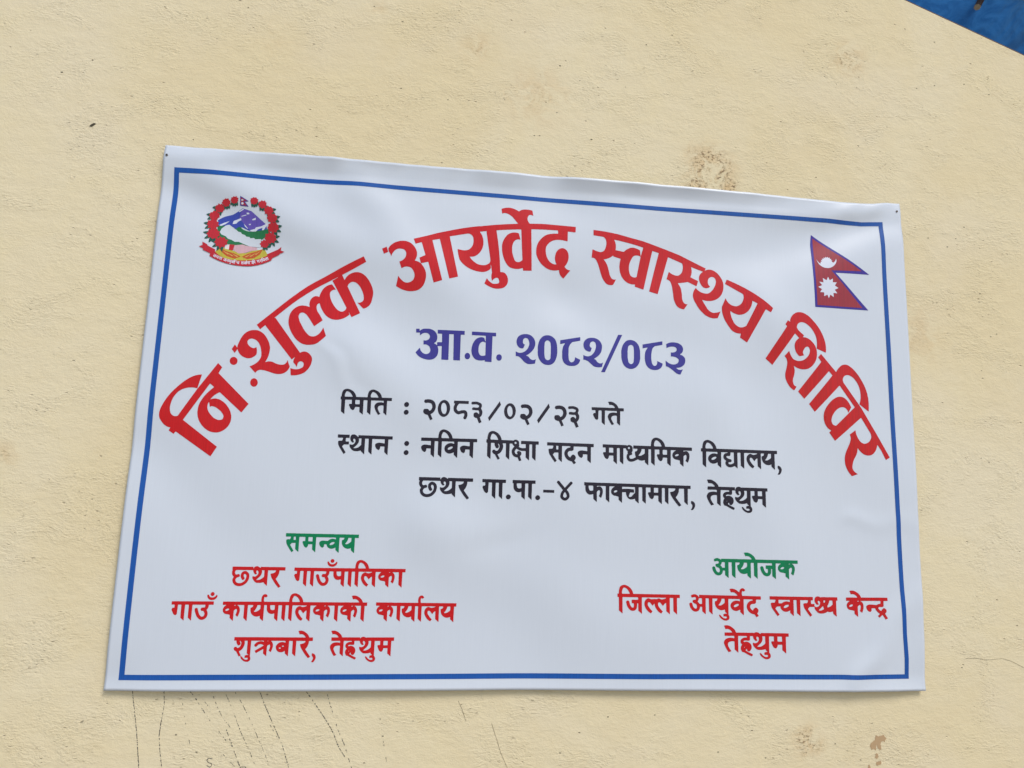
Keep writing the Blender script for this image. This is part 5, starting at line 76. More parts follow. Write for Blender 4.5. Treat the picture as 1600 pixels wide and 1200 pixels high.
  ('executive_office', 'red', '1439,1485 -10,-4 -10,-10 -6,-11 -1,-11 3,-12 7,-8 10,-8 14,-3 14,4 11,9 7,13 1,10 -3,12 -5,7 -5,6 -15,6;2829,1479 -23,-7 -10,-5 -15,-12 -11,-15 -6,-14 -4,-16 -7,-36 -2,-19 1,-16 -1,-4 -4,-2 -398,-3 -23,2 -3,2 -3,8 -3,25 3,30 5,14 2,3 4,0 8,-10 3,-1 5,3 8,1 7,2 15,16 -8,13 -6,8 -12,10 -10,3 -17,0 -16,-7 -11,-7 -13,-19 -7,-21 -3,-25 -1,-15 4,-30 -4,-4 -533,-3 -10,1 -96,-2 -2,-9 0,-45 5,-2 49,1 3,-1 3,-3 -2,-2 -12,-7 -10,-8 -12,-13 -7,-12 -6,-13 -4,-22 2,-20 6,-15 9,-14 15,-13 10,-6 17,-5 25,-3 32,-7 6,-3 3,-4 1,-7 0,-40 49,-44 7,-5 2,1 2,8 0,122 1,38 4,7 11,11 14,9 10,3 8,-5 4,-11 1,-18 -8,-36 -12,-31 32,-26 4,-3 3,1 14,31 12,44 3,18 0,30 -5,23 -6,12 -7,12 -14,14 -15,7 -3,3 2,3 3,0 51,1 9,-1 46,0 5,-3 2,-14 1,-200 26,-24 32,-27 2,2 0,12 1,242 1,9 4,4 75,0 5,-1 3,-3 -2,-15 -6,-12 -13,-10 -17,-4 -3,-3 -1,-8 0,-12 2,-25 5,-21 6,-18 8,-13 12,-15 13,-11 15,-11 19,-7 18,-5 13,-1 18,2 13,3 21,8 3,-1 2,-3 -1,-21 2,-13 45,-40 12,-8 2,2 0,13 1,238 1,11 1,3 6,2 31,-1 6,-3 1,-32 3,-40 2,-8 4,-11 8,-15 12,-15 6,-6 12,-7 11,-6 24,-5 24,1 24,9 3,-1 2,-4 1,-12 1,-63 26,-25 31,-25 3,5 1,259 2,3 4,2 51,-1 3,-5 2,-213 3,-4 32,-28 23,-18 2,2 0,12 2,251 3,4 44,1 5,-3 3,-216 3,-5 39,-34 15,-12 3,8 1,240 2,19 7,3 131,1 8,-1 96,0 2,-4 -6,-6 -23,-9 -30,-7 -11,-1 -9,1 -29,13 -14,3 -13,-4 -16,-8 -19,-17 -7,-9 -8,-15 -5,-17 -2,-13 -1,-11 2,-19 6,-21 10,-23 12,-21 13,-20 10,-11 21,-20 22,-14 16,-7 4,4 15,21 5,11 -27,25 -11,14 -25,34 -9,15 -4,10 -2,18 2,17 3,6 5,6 8,2 13,-1 7,-3 6,-6 19,-25 21,-23 15,21 14,15 17,13 5,0 2,-3 0,-8 1,-123 31,-28 27,-22 2,2 1,8 1,254 4,6 92,1 4,-2 -1,-5 -19,-11 -14,-16 -11,-18 -5,-14 -2,-15 2,-19 4,-12 8,-14 5,-6 10,-9 14,-9 13,-5 28,-3 44,-11 2,-5 -1,-27 2,-21 43,-37 15,-12 2,2 0,12 1,155 6,12 13,12 15,9 9,0 6,-6 5,-17 -1,-18 -8,-33 -12,-27 3,-4 35,-26 4,1 10,23 15,50 4,26 -1,23 -2,17 -4,12 -8,15 -10,13 -8,8 -13,6 -2,4 5,2 109,1 5,-5 1,-16 1,-200 3,-4 56,-47 2,1 1,3 1,256 1,8 3,3 80,1 6,-2 -1,-4 -12,-7 -18,-16 -12,-17 -5,-11 -4,-19 -1,-14 3,-12 3,-11 11,-17 15,-14 11,-6 12,-5 34,-4 33,-8 6,-3 3,-4 0,-31 1,-17 40,-35 18,-14 3,7 0,151 1,12 7,12 9,9 16,10 10,2 6,-5 5,-14 0,-21 -8,-35 -11,-27 3,-5 34,-26 3,1 4,7 9,20 14,53 3,26 -1,27 -4,17 -12,20 -8,11 -8,7 -15,7 -2,4 6,2 100,1 3,-2 2,-3 1,-217 3,-4 48,-42 7,-5 3,2 3,265 4,5 31,0 4,2 2,6 1,47 -2,3 -3,0 -67,0 -5,5 -12,27 -16,23 -24,21 -20,15 -17,10 -20,9 -24,7 -12,1 -26,0 -25,-5 -3,-3 1,-3 22,-53 3,-2 14,4 24,0 17,-4 10,-5 19,-12 12,-13 11,-17 -1,-2 -3,-2 -164,-2 -10,1 -200,-2 -10,1 -576,-3 -6,4 -8,30 -14,32 -17,24 -22,21 -27,18 -34,15 -19,4;1375,1441 -13,-2 -3,-9 2,-14 4,-14 11,-21 12,-12 10,-7 17,-7 22,-5 15,1 17,3 16,5 14,9 16,16 6,8 7,14 5,18 -7,8 -8,8 -3,1 -14,-20 -17,-14 -13,-7 -11,-4 -20,-2 -18,4 -13,6 -13,14 -10,22 -3,1;5059,1467 -9,-3 -14,-8 -7,-6 -11,-16 -6,-21 -4,-21 -1,-21 5,-26 -2,-4 -3,-2 -441,-1 -10,2 -108,-1 -10,1 -108,-1 -10,1 -53,-1 -2,-3 -1,-12 2,-41 4,-2 52,1 6,-5 -2,-3 -13,-8 -10,-10 -12,-15 -6,-11 -4,-14 -3,-18 3,-17 4,-11 12,-17 12,-12 12,-7 16,-5 25,-3 25,-5 18,-7 3,-5 2,-46 58,-50 2,3 0,164 6,12 10,11 17,10 10,1 6,-6 6,-19 -1,-11 -7,-33 -13,-32 38,-30 2,1 3,5 9,20 14,49 4,20 0,17 0,12 -5,21 -9,19 -8,12 -11,10 -13,7 0,3 7,2 97,-1 3,-4 1,-10 -1,-7 2,-195 19,-19 40,-32 3,8 1,253 3,4 4,2 57,0 3,-2 1,-5 -4,-14 -5,-8 -9,-9 -8,-3 -14,-2 -3,-5 -1,-12 1,-26 4,-21 9,-24 9,-15 11,-13 19,-16 18,-9 19,-7 17,-3 20,0 17,3 24,10 3,-1 2,-4 -1,-11 2,-22 52,-46 6,-3 2,2 1,11 1,246 1,5 4,3 42,1 5,-5 1,-18 -1,-8 2,-187 45,-40 14,-10 3,2 0,2 1,249 3,12 4,2 68,1 10,-1 109,1 9,-2 39,1 3,-2 0,-3 -9,-6 -21,-7 -33,-8 -18,2 -36,14 -14,0 -20,-9 -9,-6 -17,-18 -10,-18 -4,-11 -4,-20 -1,-16 2,-16 4,-13 12,-27 14,-25 11,-15 10,-13 23,-20 25,-16 13,-5 5,4 20,27 1,5 -28,24 -8,10 -30,39 -8,13 -7,21 1,15 3,14 5,7 6,2 11,0 14,-4 6,-6 15,-19 26,-28 16,24 11,11 18,13 3,2 2,-1 3,-5 1,-21 -1,-8 2,-99 17,-18 41,-33 4,7 1,258 2,3 3,1 63,0 4,-2 1,-5 -4,-12 -6,-13 -12,-8 -11,-4 -7,0 -3,-3 -2,-13 2,-29 2,-11 9,-28 7,-14 12,-15 17,-16 17,-10 22,-9 23,-4 17,0 22,5 20,8 2,0 3,-5 2,-34 49,-43 9,-5 2,2 1,11 -1,24 3,227 4,5 32,0 4,2 2,48 0,5 -2,3 -57,0 -9,2 -110,-1 -10,1 -110,-1 -10,1 -329,0 -5,3 -2,10 -3,33 3,23 4,11 4,4 3,0 8,-10 3,-1 16,4 7,4 13,13 -9,16 -18,16 -7,3;2842,1434 3,1 11,-3 17,-8 13,-8 8,-7 20,-25 8,-12 11,-25 3,-9 -1,-3 -5,-2 -114,-1 -7,2 -3,7 -1,13 2,19 4,18 15,33 7,7;784,1325 -3,-9 0,-39 1,-5 5,-2 41,0 5,-4 1,-35 -2,-10 -6,-3 -26,-2 -11,-26 11,-28 23,-43 10,-12 13,-9 13,-3 5,0 19,17 7,156 5,3 7,-1 37,0 6,-3 2,-212 27,-25 29,-24 2,3 2,257 3,4 52,1 6,-3 2,-213 35,-32 21,-17 2,1 0,10 1,225 2,26 6,3 197,1 6,-1 2,-3 2,-12 -2,-12 -7,-14 -10,-5 -25,0 -16,-2 -11,-14 -3,-10 1,-11 2,-4 6,-8 9,-7 4,-2 23,2 4,-2 19,-35 3,-8 -1,-11 -5,-18 -7,-12 -13,-8 -11,-3 -8,0 -5,2 -5,3 -7,6 -16,16 -11,18 -10,22 -11,31 -11,40 -17,8 -11,0 -14,-8 -9,-15 12,-43 11,-30 19,-40 12,-16 11,-14 18,-16 16,-10 23,-7 20,0 21,6 13,6 12,8 17,17 9,15 5,12 6,28 -1,24 -6,20 -16,31 18,24 8,21 3,17 0,21 5,3 73,1 1,3 1,9 0,39 -2,4 -4,1 -340,-2 -10,1 -221,-2 -9,1;1830,1271 21,1 4,-3 -2,-3 -23,-8 -4,4 1,6;2219,1272 43,1 5,-2 2,-19 0,-38 -1,-6 -20,-20 -34,-22 -22,-7 -22,-1 -6,5 -1,4 19,21 14,22 12,25 8,33;2436,1273 68,1 6,-2 2,-4 1,-58 -2,-7 -2,-3 -12,-7 -15,-3 -13,0 -7,1 -9,4 -5,3 -4,6 -4,9 -6,31 -2,17 1,9;3370,1276 20,0 4,-4 -2,-2 -22,-8 -3,2 -1,3 2,7;3841,1277 21,0 4,-3 -2,-3 -22,-8 -3,3 -1,4 0,4;4474,1280 17,1 4,-4 -2,-3 -18,-6 -3,2 -1,3 0,4;4844,1279 44,1 5,-2 2,-4 1,-15 -1,-7 1,-26 -1,-12 -21,-18 -18,-13 -17,-9 -8,-3 -21,-5 -17,0 -3,3 -3,6 22,25 14,22 10,22 5,16 3,16;5541,1277 45,1 4,-2 2,-41 -1,-21 -11,-12 -13,-11 -30,-19 -23,-7 -12,-2 -13,1 -6,5 -1,3 21,24 13,20 13,28 8,29;1721,1211 14,0 9,-4 2,-7 -5,-10 -15,-11 -16,-5 -13,-2 -7,2 -5,3 -2,2 0,7 9,12 13,7;3266,1215 12,-2 6,-6 -2,-9 -8,-9 -15,-8 -15,-5 -14,0 -9,5 -2,8 8,11 16,10;3727,1215 17,1 8,-5 2,-4 -1,-5 -7,-10 -18,-11 -12,-4 -17,0 -8,4 -2,8 6,11 16,10;4360,1221 18,0 8,-3 2,-8 -7,-11 -12,-9 -17,-6 -13,-1 -8,1 -5,3 -2,3 0,7 9,11 11,7'),
  ('office_town', 'red', '2977,849 -22,-4 -3,-4 22,-53 3,-1 15,3 19,0 27,-8 16,-11 15,-15 11,-16 -1,-3 -3,-2 -33,0 -8,1 -326,-1 -9,1 -323,-1 -9,1 -489,-1 -2,-2 -1,-8 0,-47 3,-1 30,0 4,-2 2,-4 2,-20 3,-11 7,-16 14,-21 14,-5 10,0 11,5 8,9 6,19 -13,23 -3,6 -1,12 3,4 5,-2 11,-14 4,-6 3,-7 2,-16 -3,-17 -9,-23 -9,-15 -13,-13 -8,-4 -10,-3 -10,0 -4,3 -7,10 -18,5 -10,-1 -6,-3 -8,-7 -9,-16 1,-3 4,-9 12,-19 6,-5 20,-10 5,-4 48,-81 4,-1 21,11 9,6 0,2 -37,65 4,4 20,9 14,11 17,18 17,28 11,28 6,32 -3,28 -3,17 5,2 38,0 4,-1 2,-4 1,-9 1,-193 31,-29 -3,-2 -13,3 -15,-1 -13,-3 -17,-8 -2,-4 3,-27 1,-5 4,-1 26,3 11,0 7,-5 3,-4 2,-6 -1,-8 -5,-5 -10,-4 -15,-2 -10,2 -13,5 -18,12 -11,10 -13,17 -5,4 -22,12 -4,-2 0,-5 5,-21 8,-15 10,-12 25,-21 21,-12 15,-5 15,-3 23,0 15,4 18,11 7,8 5,8 4,17 -2,20 -4,12 -6,12 1,6 2,240 1,8 2,3 200,1 6,-2 2,-2 1,-9 -2,-3 -3,-1 -22,7 -22,3 -24,-3 -24,-7 -25,-13 -25,-26 -9,-12 1,-15 8,-11 10,-6 18,0 25,29 15,8 19,5 18,1 8,-2 30,-13 3,-2 1,-3 -1,-4 -4,-4 -128,-76 -8,-5 0,-3 21,-35 4,-1 113,66 3,-3 1,-3 0,-64 39,-34 17,-13 3,5 0,147 1,10 7,12 7,7 18,11 8,1 6,-5 5,-16 0,-14 -7,-32 -13,-30 34,-27 5,-1 4,6 16,47 9,39 0,12 -2,25 -4,15 -5,9 -12,18 -14,12 1,4 199,1 41,-2 3,-2 0,-3 0,-19 -2,-4 -24,7 -17,3 -22,0 -21,-5 -15,-5 -10,-5 -13,-10 -16,-15 -10,-16 -4,-8 -4,-17 2,-23 9,-23 12,-16 19,-16 21,-9 15,-3 29,1 20,6 15,7 11,7 4,0 2,-7 1,-32 55,-48 3,1 0,3 2,249 6,3 52,0 3,-6 2,-202 40,-36 16,-12 2,1 1,11 1,242 3,2 4,1 99,0 8,-1 37,0 4,-3 -1,-4 -4,-11 -8,-10 -14,-9 -19,-7 -15,-4 -24,-4 -3,-4 2,-15 6,-21 11,-24 10,-18 37,-53 20,-27 28,-35 28,-31 7,-5 2,-1 33,20 1,4 -88,118 -3,5 20,26 14,22 7,18 10,32 4,39 5,2 53,1 4,2 2,6 1,47 -2,3 -3,1 -58,0 -3,3 -9,21 -12,20 -13,14 -14,13 -15,11 -24,15 -29,12 -24,5;3538,852 -19,-4 -3,-3 23,-54 3,-1 14,3 22,0 20,-6 19,-11 13,-11 9,-12 6,-10 -2,-3 -3,-1 -112,-1 -2,-3 -1,-9 1,-45 6,-2 140,1 5,-2 1,-4 1,-15 -1,-8 -3,-3 -38,7 -30,0 -29,-4 -22,-7 -12,-6 -14,-12 -13,-18 -6,-13 -3,-23 6,-22 14,-33 10,-22 19,-32 14,-22 13,-14 6,1 27,11 8,3 2,2 -24,32 -18,33 -11,24 -1,15 3,12 7,17 5,6 8,6 11,4 30,7 26,0 11,-2 4,-1 2,-7 0,-103 1,-17 10,-11 46,-38 3,7 1,238 2,11 5,3 125,0 4,-1 1,-5 1,-6 -3,-4 -21,0 -13,-1 -26,-8 -19,-9 -17,-19 -7,-19 0,-19 7,-19 19,-18 -14,-20 -6,-13 -5,-26 1,-16 10,-26 9,-16 3,-3 16,-4 11,0 56,-31 62,-29 5,-1 12,7 5,7 1,9 -3,12 -70,33 -36,20 -3,3 12,23 4,2 5,-5 1,-12 4,-8 10,-11 6,-3 11,-1 19,6 17,25 8,23 2,10 -2,24 -6,20 -6,10 -7,8 -12,11 -16,9 -10,4 -24,5 -14,-2 -22,-6 -9,4 -2,3 0,5 8,8 18,5 18,0 27,-3 12,0 13,4 6,7 3,6 1,8 -1,39 2,3 4,2 82,0 4,-5 6,-23 8,-15 7,-9 15,-14 9,-5 3,-1 25,12 0,3 -9,8 -5,8 -4,16 1,10 3,9 5,4 8,0 9,-5 6,-5 6,-13 1,-17 -4,-21 -10,-16 -12,-12 -21,-13 -8,-1 -17,0 -11,3 -10,4 -3,0 -2,-7 -1,-9 0,-13 8,-20 13,-19 21,-23 16,-12 19,-8 17,-3 36,0 28,3 40,10 3,-1 4,-13 26,-24 -3,-3 -10,-1 -18,-4 -15,-8 -1,-3 3,-28 2,-5 4,-1 28,4 11,-2 8,-6 3,-5 0,-11 -3,-4 -9,-4 -13,-3 -10,0 -14,4 -12,5 -17,11 -9,9 -14,19 -27,15 -3,-1 0,-4 0,-12 4,-12 5,-10 11,-14 24,-21 21,-13 27,-10 20,-3 15,2 11,3 11,4 9,6 10,10 6,12 4,21 -3,13 -5,15 -6,9 -11,11 -1,3 2,245 5,4 82,0 5,-1 3,-5 0,-61 -4,-3 -34,-1 -3,-3 -4,-16 24,-57 8,-14 10,-10 11,-6 13,-6 8,-1 16,14 7,11 5,13 2,21 3,2 67,1 4,-5 0,-63 1,-22 55,-47 3,-1 1,1 2,255 5,5 35,0 5,2 1,4 1,45 -1,6 -2,3 -476,-2 -5,-1 -5,-6 -19,11 -14,5 -8,2 -16,0 -15,-4 -10,-4 -10,-7 -11,-13 -3,4 0,12 -5,2 -303,-1 -5,3 -9,22 -8,13 -11,14 -21,19 -20,15 -29,16 -23,8 -17,3;2440,675 9,1 1,-2 1,-3 -7,-4 -4,0 -2,4;4173,680 37,1 6,-4 0,-99 -9,-11 -16,-15 -19,-14 -22,-11 -27,-8 -17,-1 -17,1 -2,3 1,3 45,41 20,21 9,14 7,18 5,19 1,8 -1,19 -3,12;4437,681 63,1 5,-2 2,-7 -1,-36 2,-23 -2,-4 -4,-2 -61,0 -6,2 -2,4 -1,12 1,48 1,4;2704,597 11,-1 6,-4 2,-7 -3,-4 -8,-4 -8,0 -9,2 -4,4 -2,4 3,6 4,2;2648,566 12,1 7,-3 5,-5 -1,-8 -10,-6 -12,0 -4,1 -6,6 -1,5 4,6;3838,515 3,0 1,-3 -6,-11 -3,-2 -2,4;3213,472 -3,-3 -2,-8 -2,-14 1,-9 4,-11 15,-20 4,-9 0,-8 -3,-18 -8,-20 -17,-25 5,-3 27,-4 6,4 10,10 14,21 11,27 3,20 -1,7 -8,25 -9,14 -12,11 -7,4 -18,7'),
  ('organiser', 'green', '11190,2333 -17,-3 -4,-2 -1,-3 27,-60 3,-1 20,4 16,0 18,-3 17,-6 24,-16 12,-10 13,-20 0,-4 -3,-2 -55,-1 -8,1 -65,-1 -8,1 -64,-1 -8,1 -64,-1 -8,2 -65,-1 -8,1 -64,-1 -8,1 -171,0 -7,-2 -1,-13 -4,-4 -14,11 -19,10 -22,7 -14,2 -13,0 -16,-4 -34,-13 -6,-13 1,-14 4,-8 16,-13 5,0 32,11 11,0 19,-6 9,-9 1,-10 -4,-11 -4,-4 -11,-7 -43,-9 -5,-12 -2,-12 5,-12 17,-19 35,-12 10,-5 6,-6 11,-19 3,-18 -2,-15 -4,-12 -6,-9 -8,-3 -12,0 -17,6 -13,11 -17,27 -16,55 -13,7 -9,3 -8,0 -8,-2 -13,-12 -5,-8 -1,-4 11,-43 8,-19 23,-36 19,-19 9,-7 18,-9 23,-5 16,-2 18,2 25,10 20,16 12,20 7,22 2,17 2,3 7,2 29,-2 3,-4 2,-12 -1,-45 2,-20 64,-53 3,0 1,3 1,52 -1,9 2,91 -2,9 2,92 -1,27 1,4 5,4 50,-1 6,-3 2,-15 -1,-42 2,-7 1,-168 12,-13 54,-44 3,3 0,7 3,256 -2,11 1,10 2,4 8,1 71,0 6,-4 -3,-16 -7,-14 -12,-9 -24,-6 -2,-3 -2,-12 1,-25 6,-30 8,-22 18,-25 21,-20 12,-9 26,-11 17,-4 12,-2 30,1 16,3 25,9 3,0 2,-4 0,-19 2,-19 58,-48 8,-4 2,3 1,50 -1,8 2,68 -2,8 2,68 -1,9 1,73 2,4 5,1 48,-1 4,-3 1,-5 -1,-34 2,-7 1,-187 11,-12 58,-46 2,2 0,5 -1,9 2,201 -1,9 2,62 2,4 5,3 26,0 10,-1 64,1 9,-2 64,1 8,-1 67,1 29,-2 4,-6 0,-30 -4,-4 -115,-1 -6,-3 -2,-27 2,-33 3,-2 21,0 8,-1 5,-5 4,-24 0,-15 -6,-24 -7,-8 -13,0 -10,3 -9,5 -8,10 -19,28 -4,10 -16,59 -11,7 -13,5 -11,0 -10,-5 -10,-10 -7,-12 8,-33 8,-25 10,-22 22,-34 15,-18 14,-11 19,-10 22,-6 23,-1 21,4 15,6 13,10 10,11 9,17 8,32 2,21 -4,29 6,6 15,-1 3,-6 0,-104 2,-21 68,-55 3,3 -2,8 2,51 -1,7 1,111 -1,7 2,53 -2,9 2,39 2,5 5,2 31,0 8,-1 51,1 5,-2 -2,-5 -22,-14 -9,-7 -11,-14 -11,-18 -4,-15 -1,-27 3,-14 7,-13 10,-14 8,-7 23,-14 21,-5 29,-4 47,-12 2,-4 0,-48 2,-6 67,-53 2,3 2,35 -2,9 2,135 4,11 17,17 17,9 10,1 8,-7 6,-17 -1,-21 -8,-33 -14,-33 4,-5 39,-28 5,2 9,18 7,18 13,47 3,11 1,34 -3,21 -5,14 -16,27 -15,13 -16,7 -2,5 5,2 7,-1 103,0 3,1 3,3 0,56 -2,3 -3,0 -177,0 -8,2 -66,-1 -8,1 -65,-1 -8,1 -65,-1 -8,2 -66,-1 -8,1 -65,-1 -8,1 -65,-1 -8,1 -65,-1 -8,2 -66,-1 -8,1 -67,-1 -8,5 -11,25 -10,16 -13,16 -23,19 -35,23 -32,16 -21,6 -19,3;10729,2145 48,0 6,-3 2,-20 -1,-43 2,-9 -1,-22 -2,-5 -31,-1 -17,2 -5,4 -15,21 -17,15 1,3 10,12 8,14 4,11 3,15;11168,2143 50,0 5,-2 3,-10 0,-59 -26,-22 -36,-22 -28,-8 -18,-1 -8,1 -7,6 0,3 15,15 20,26 16,31 8,23 2,15;12067,2138 23,1 4,-3 -2,-3 -25,-9 -3,2 -1,5 1,4;11934,2073 20,1 8,-3 5,-8 -5,-11 -14,-11 -19,-7 -22,-2 -12,4 -2,3 -1,6 5,9 10,8 16,8'),
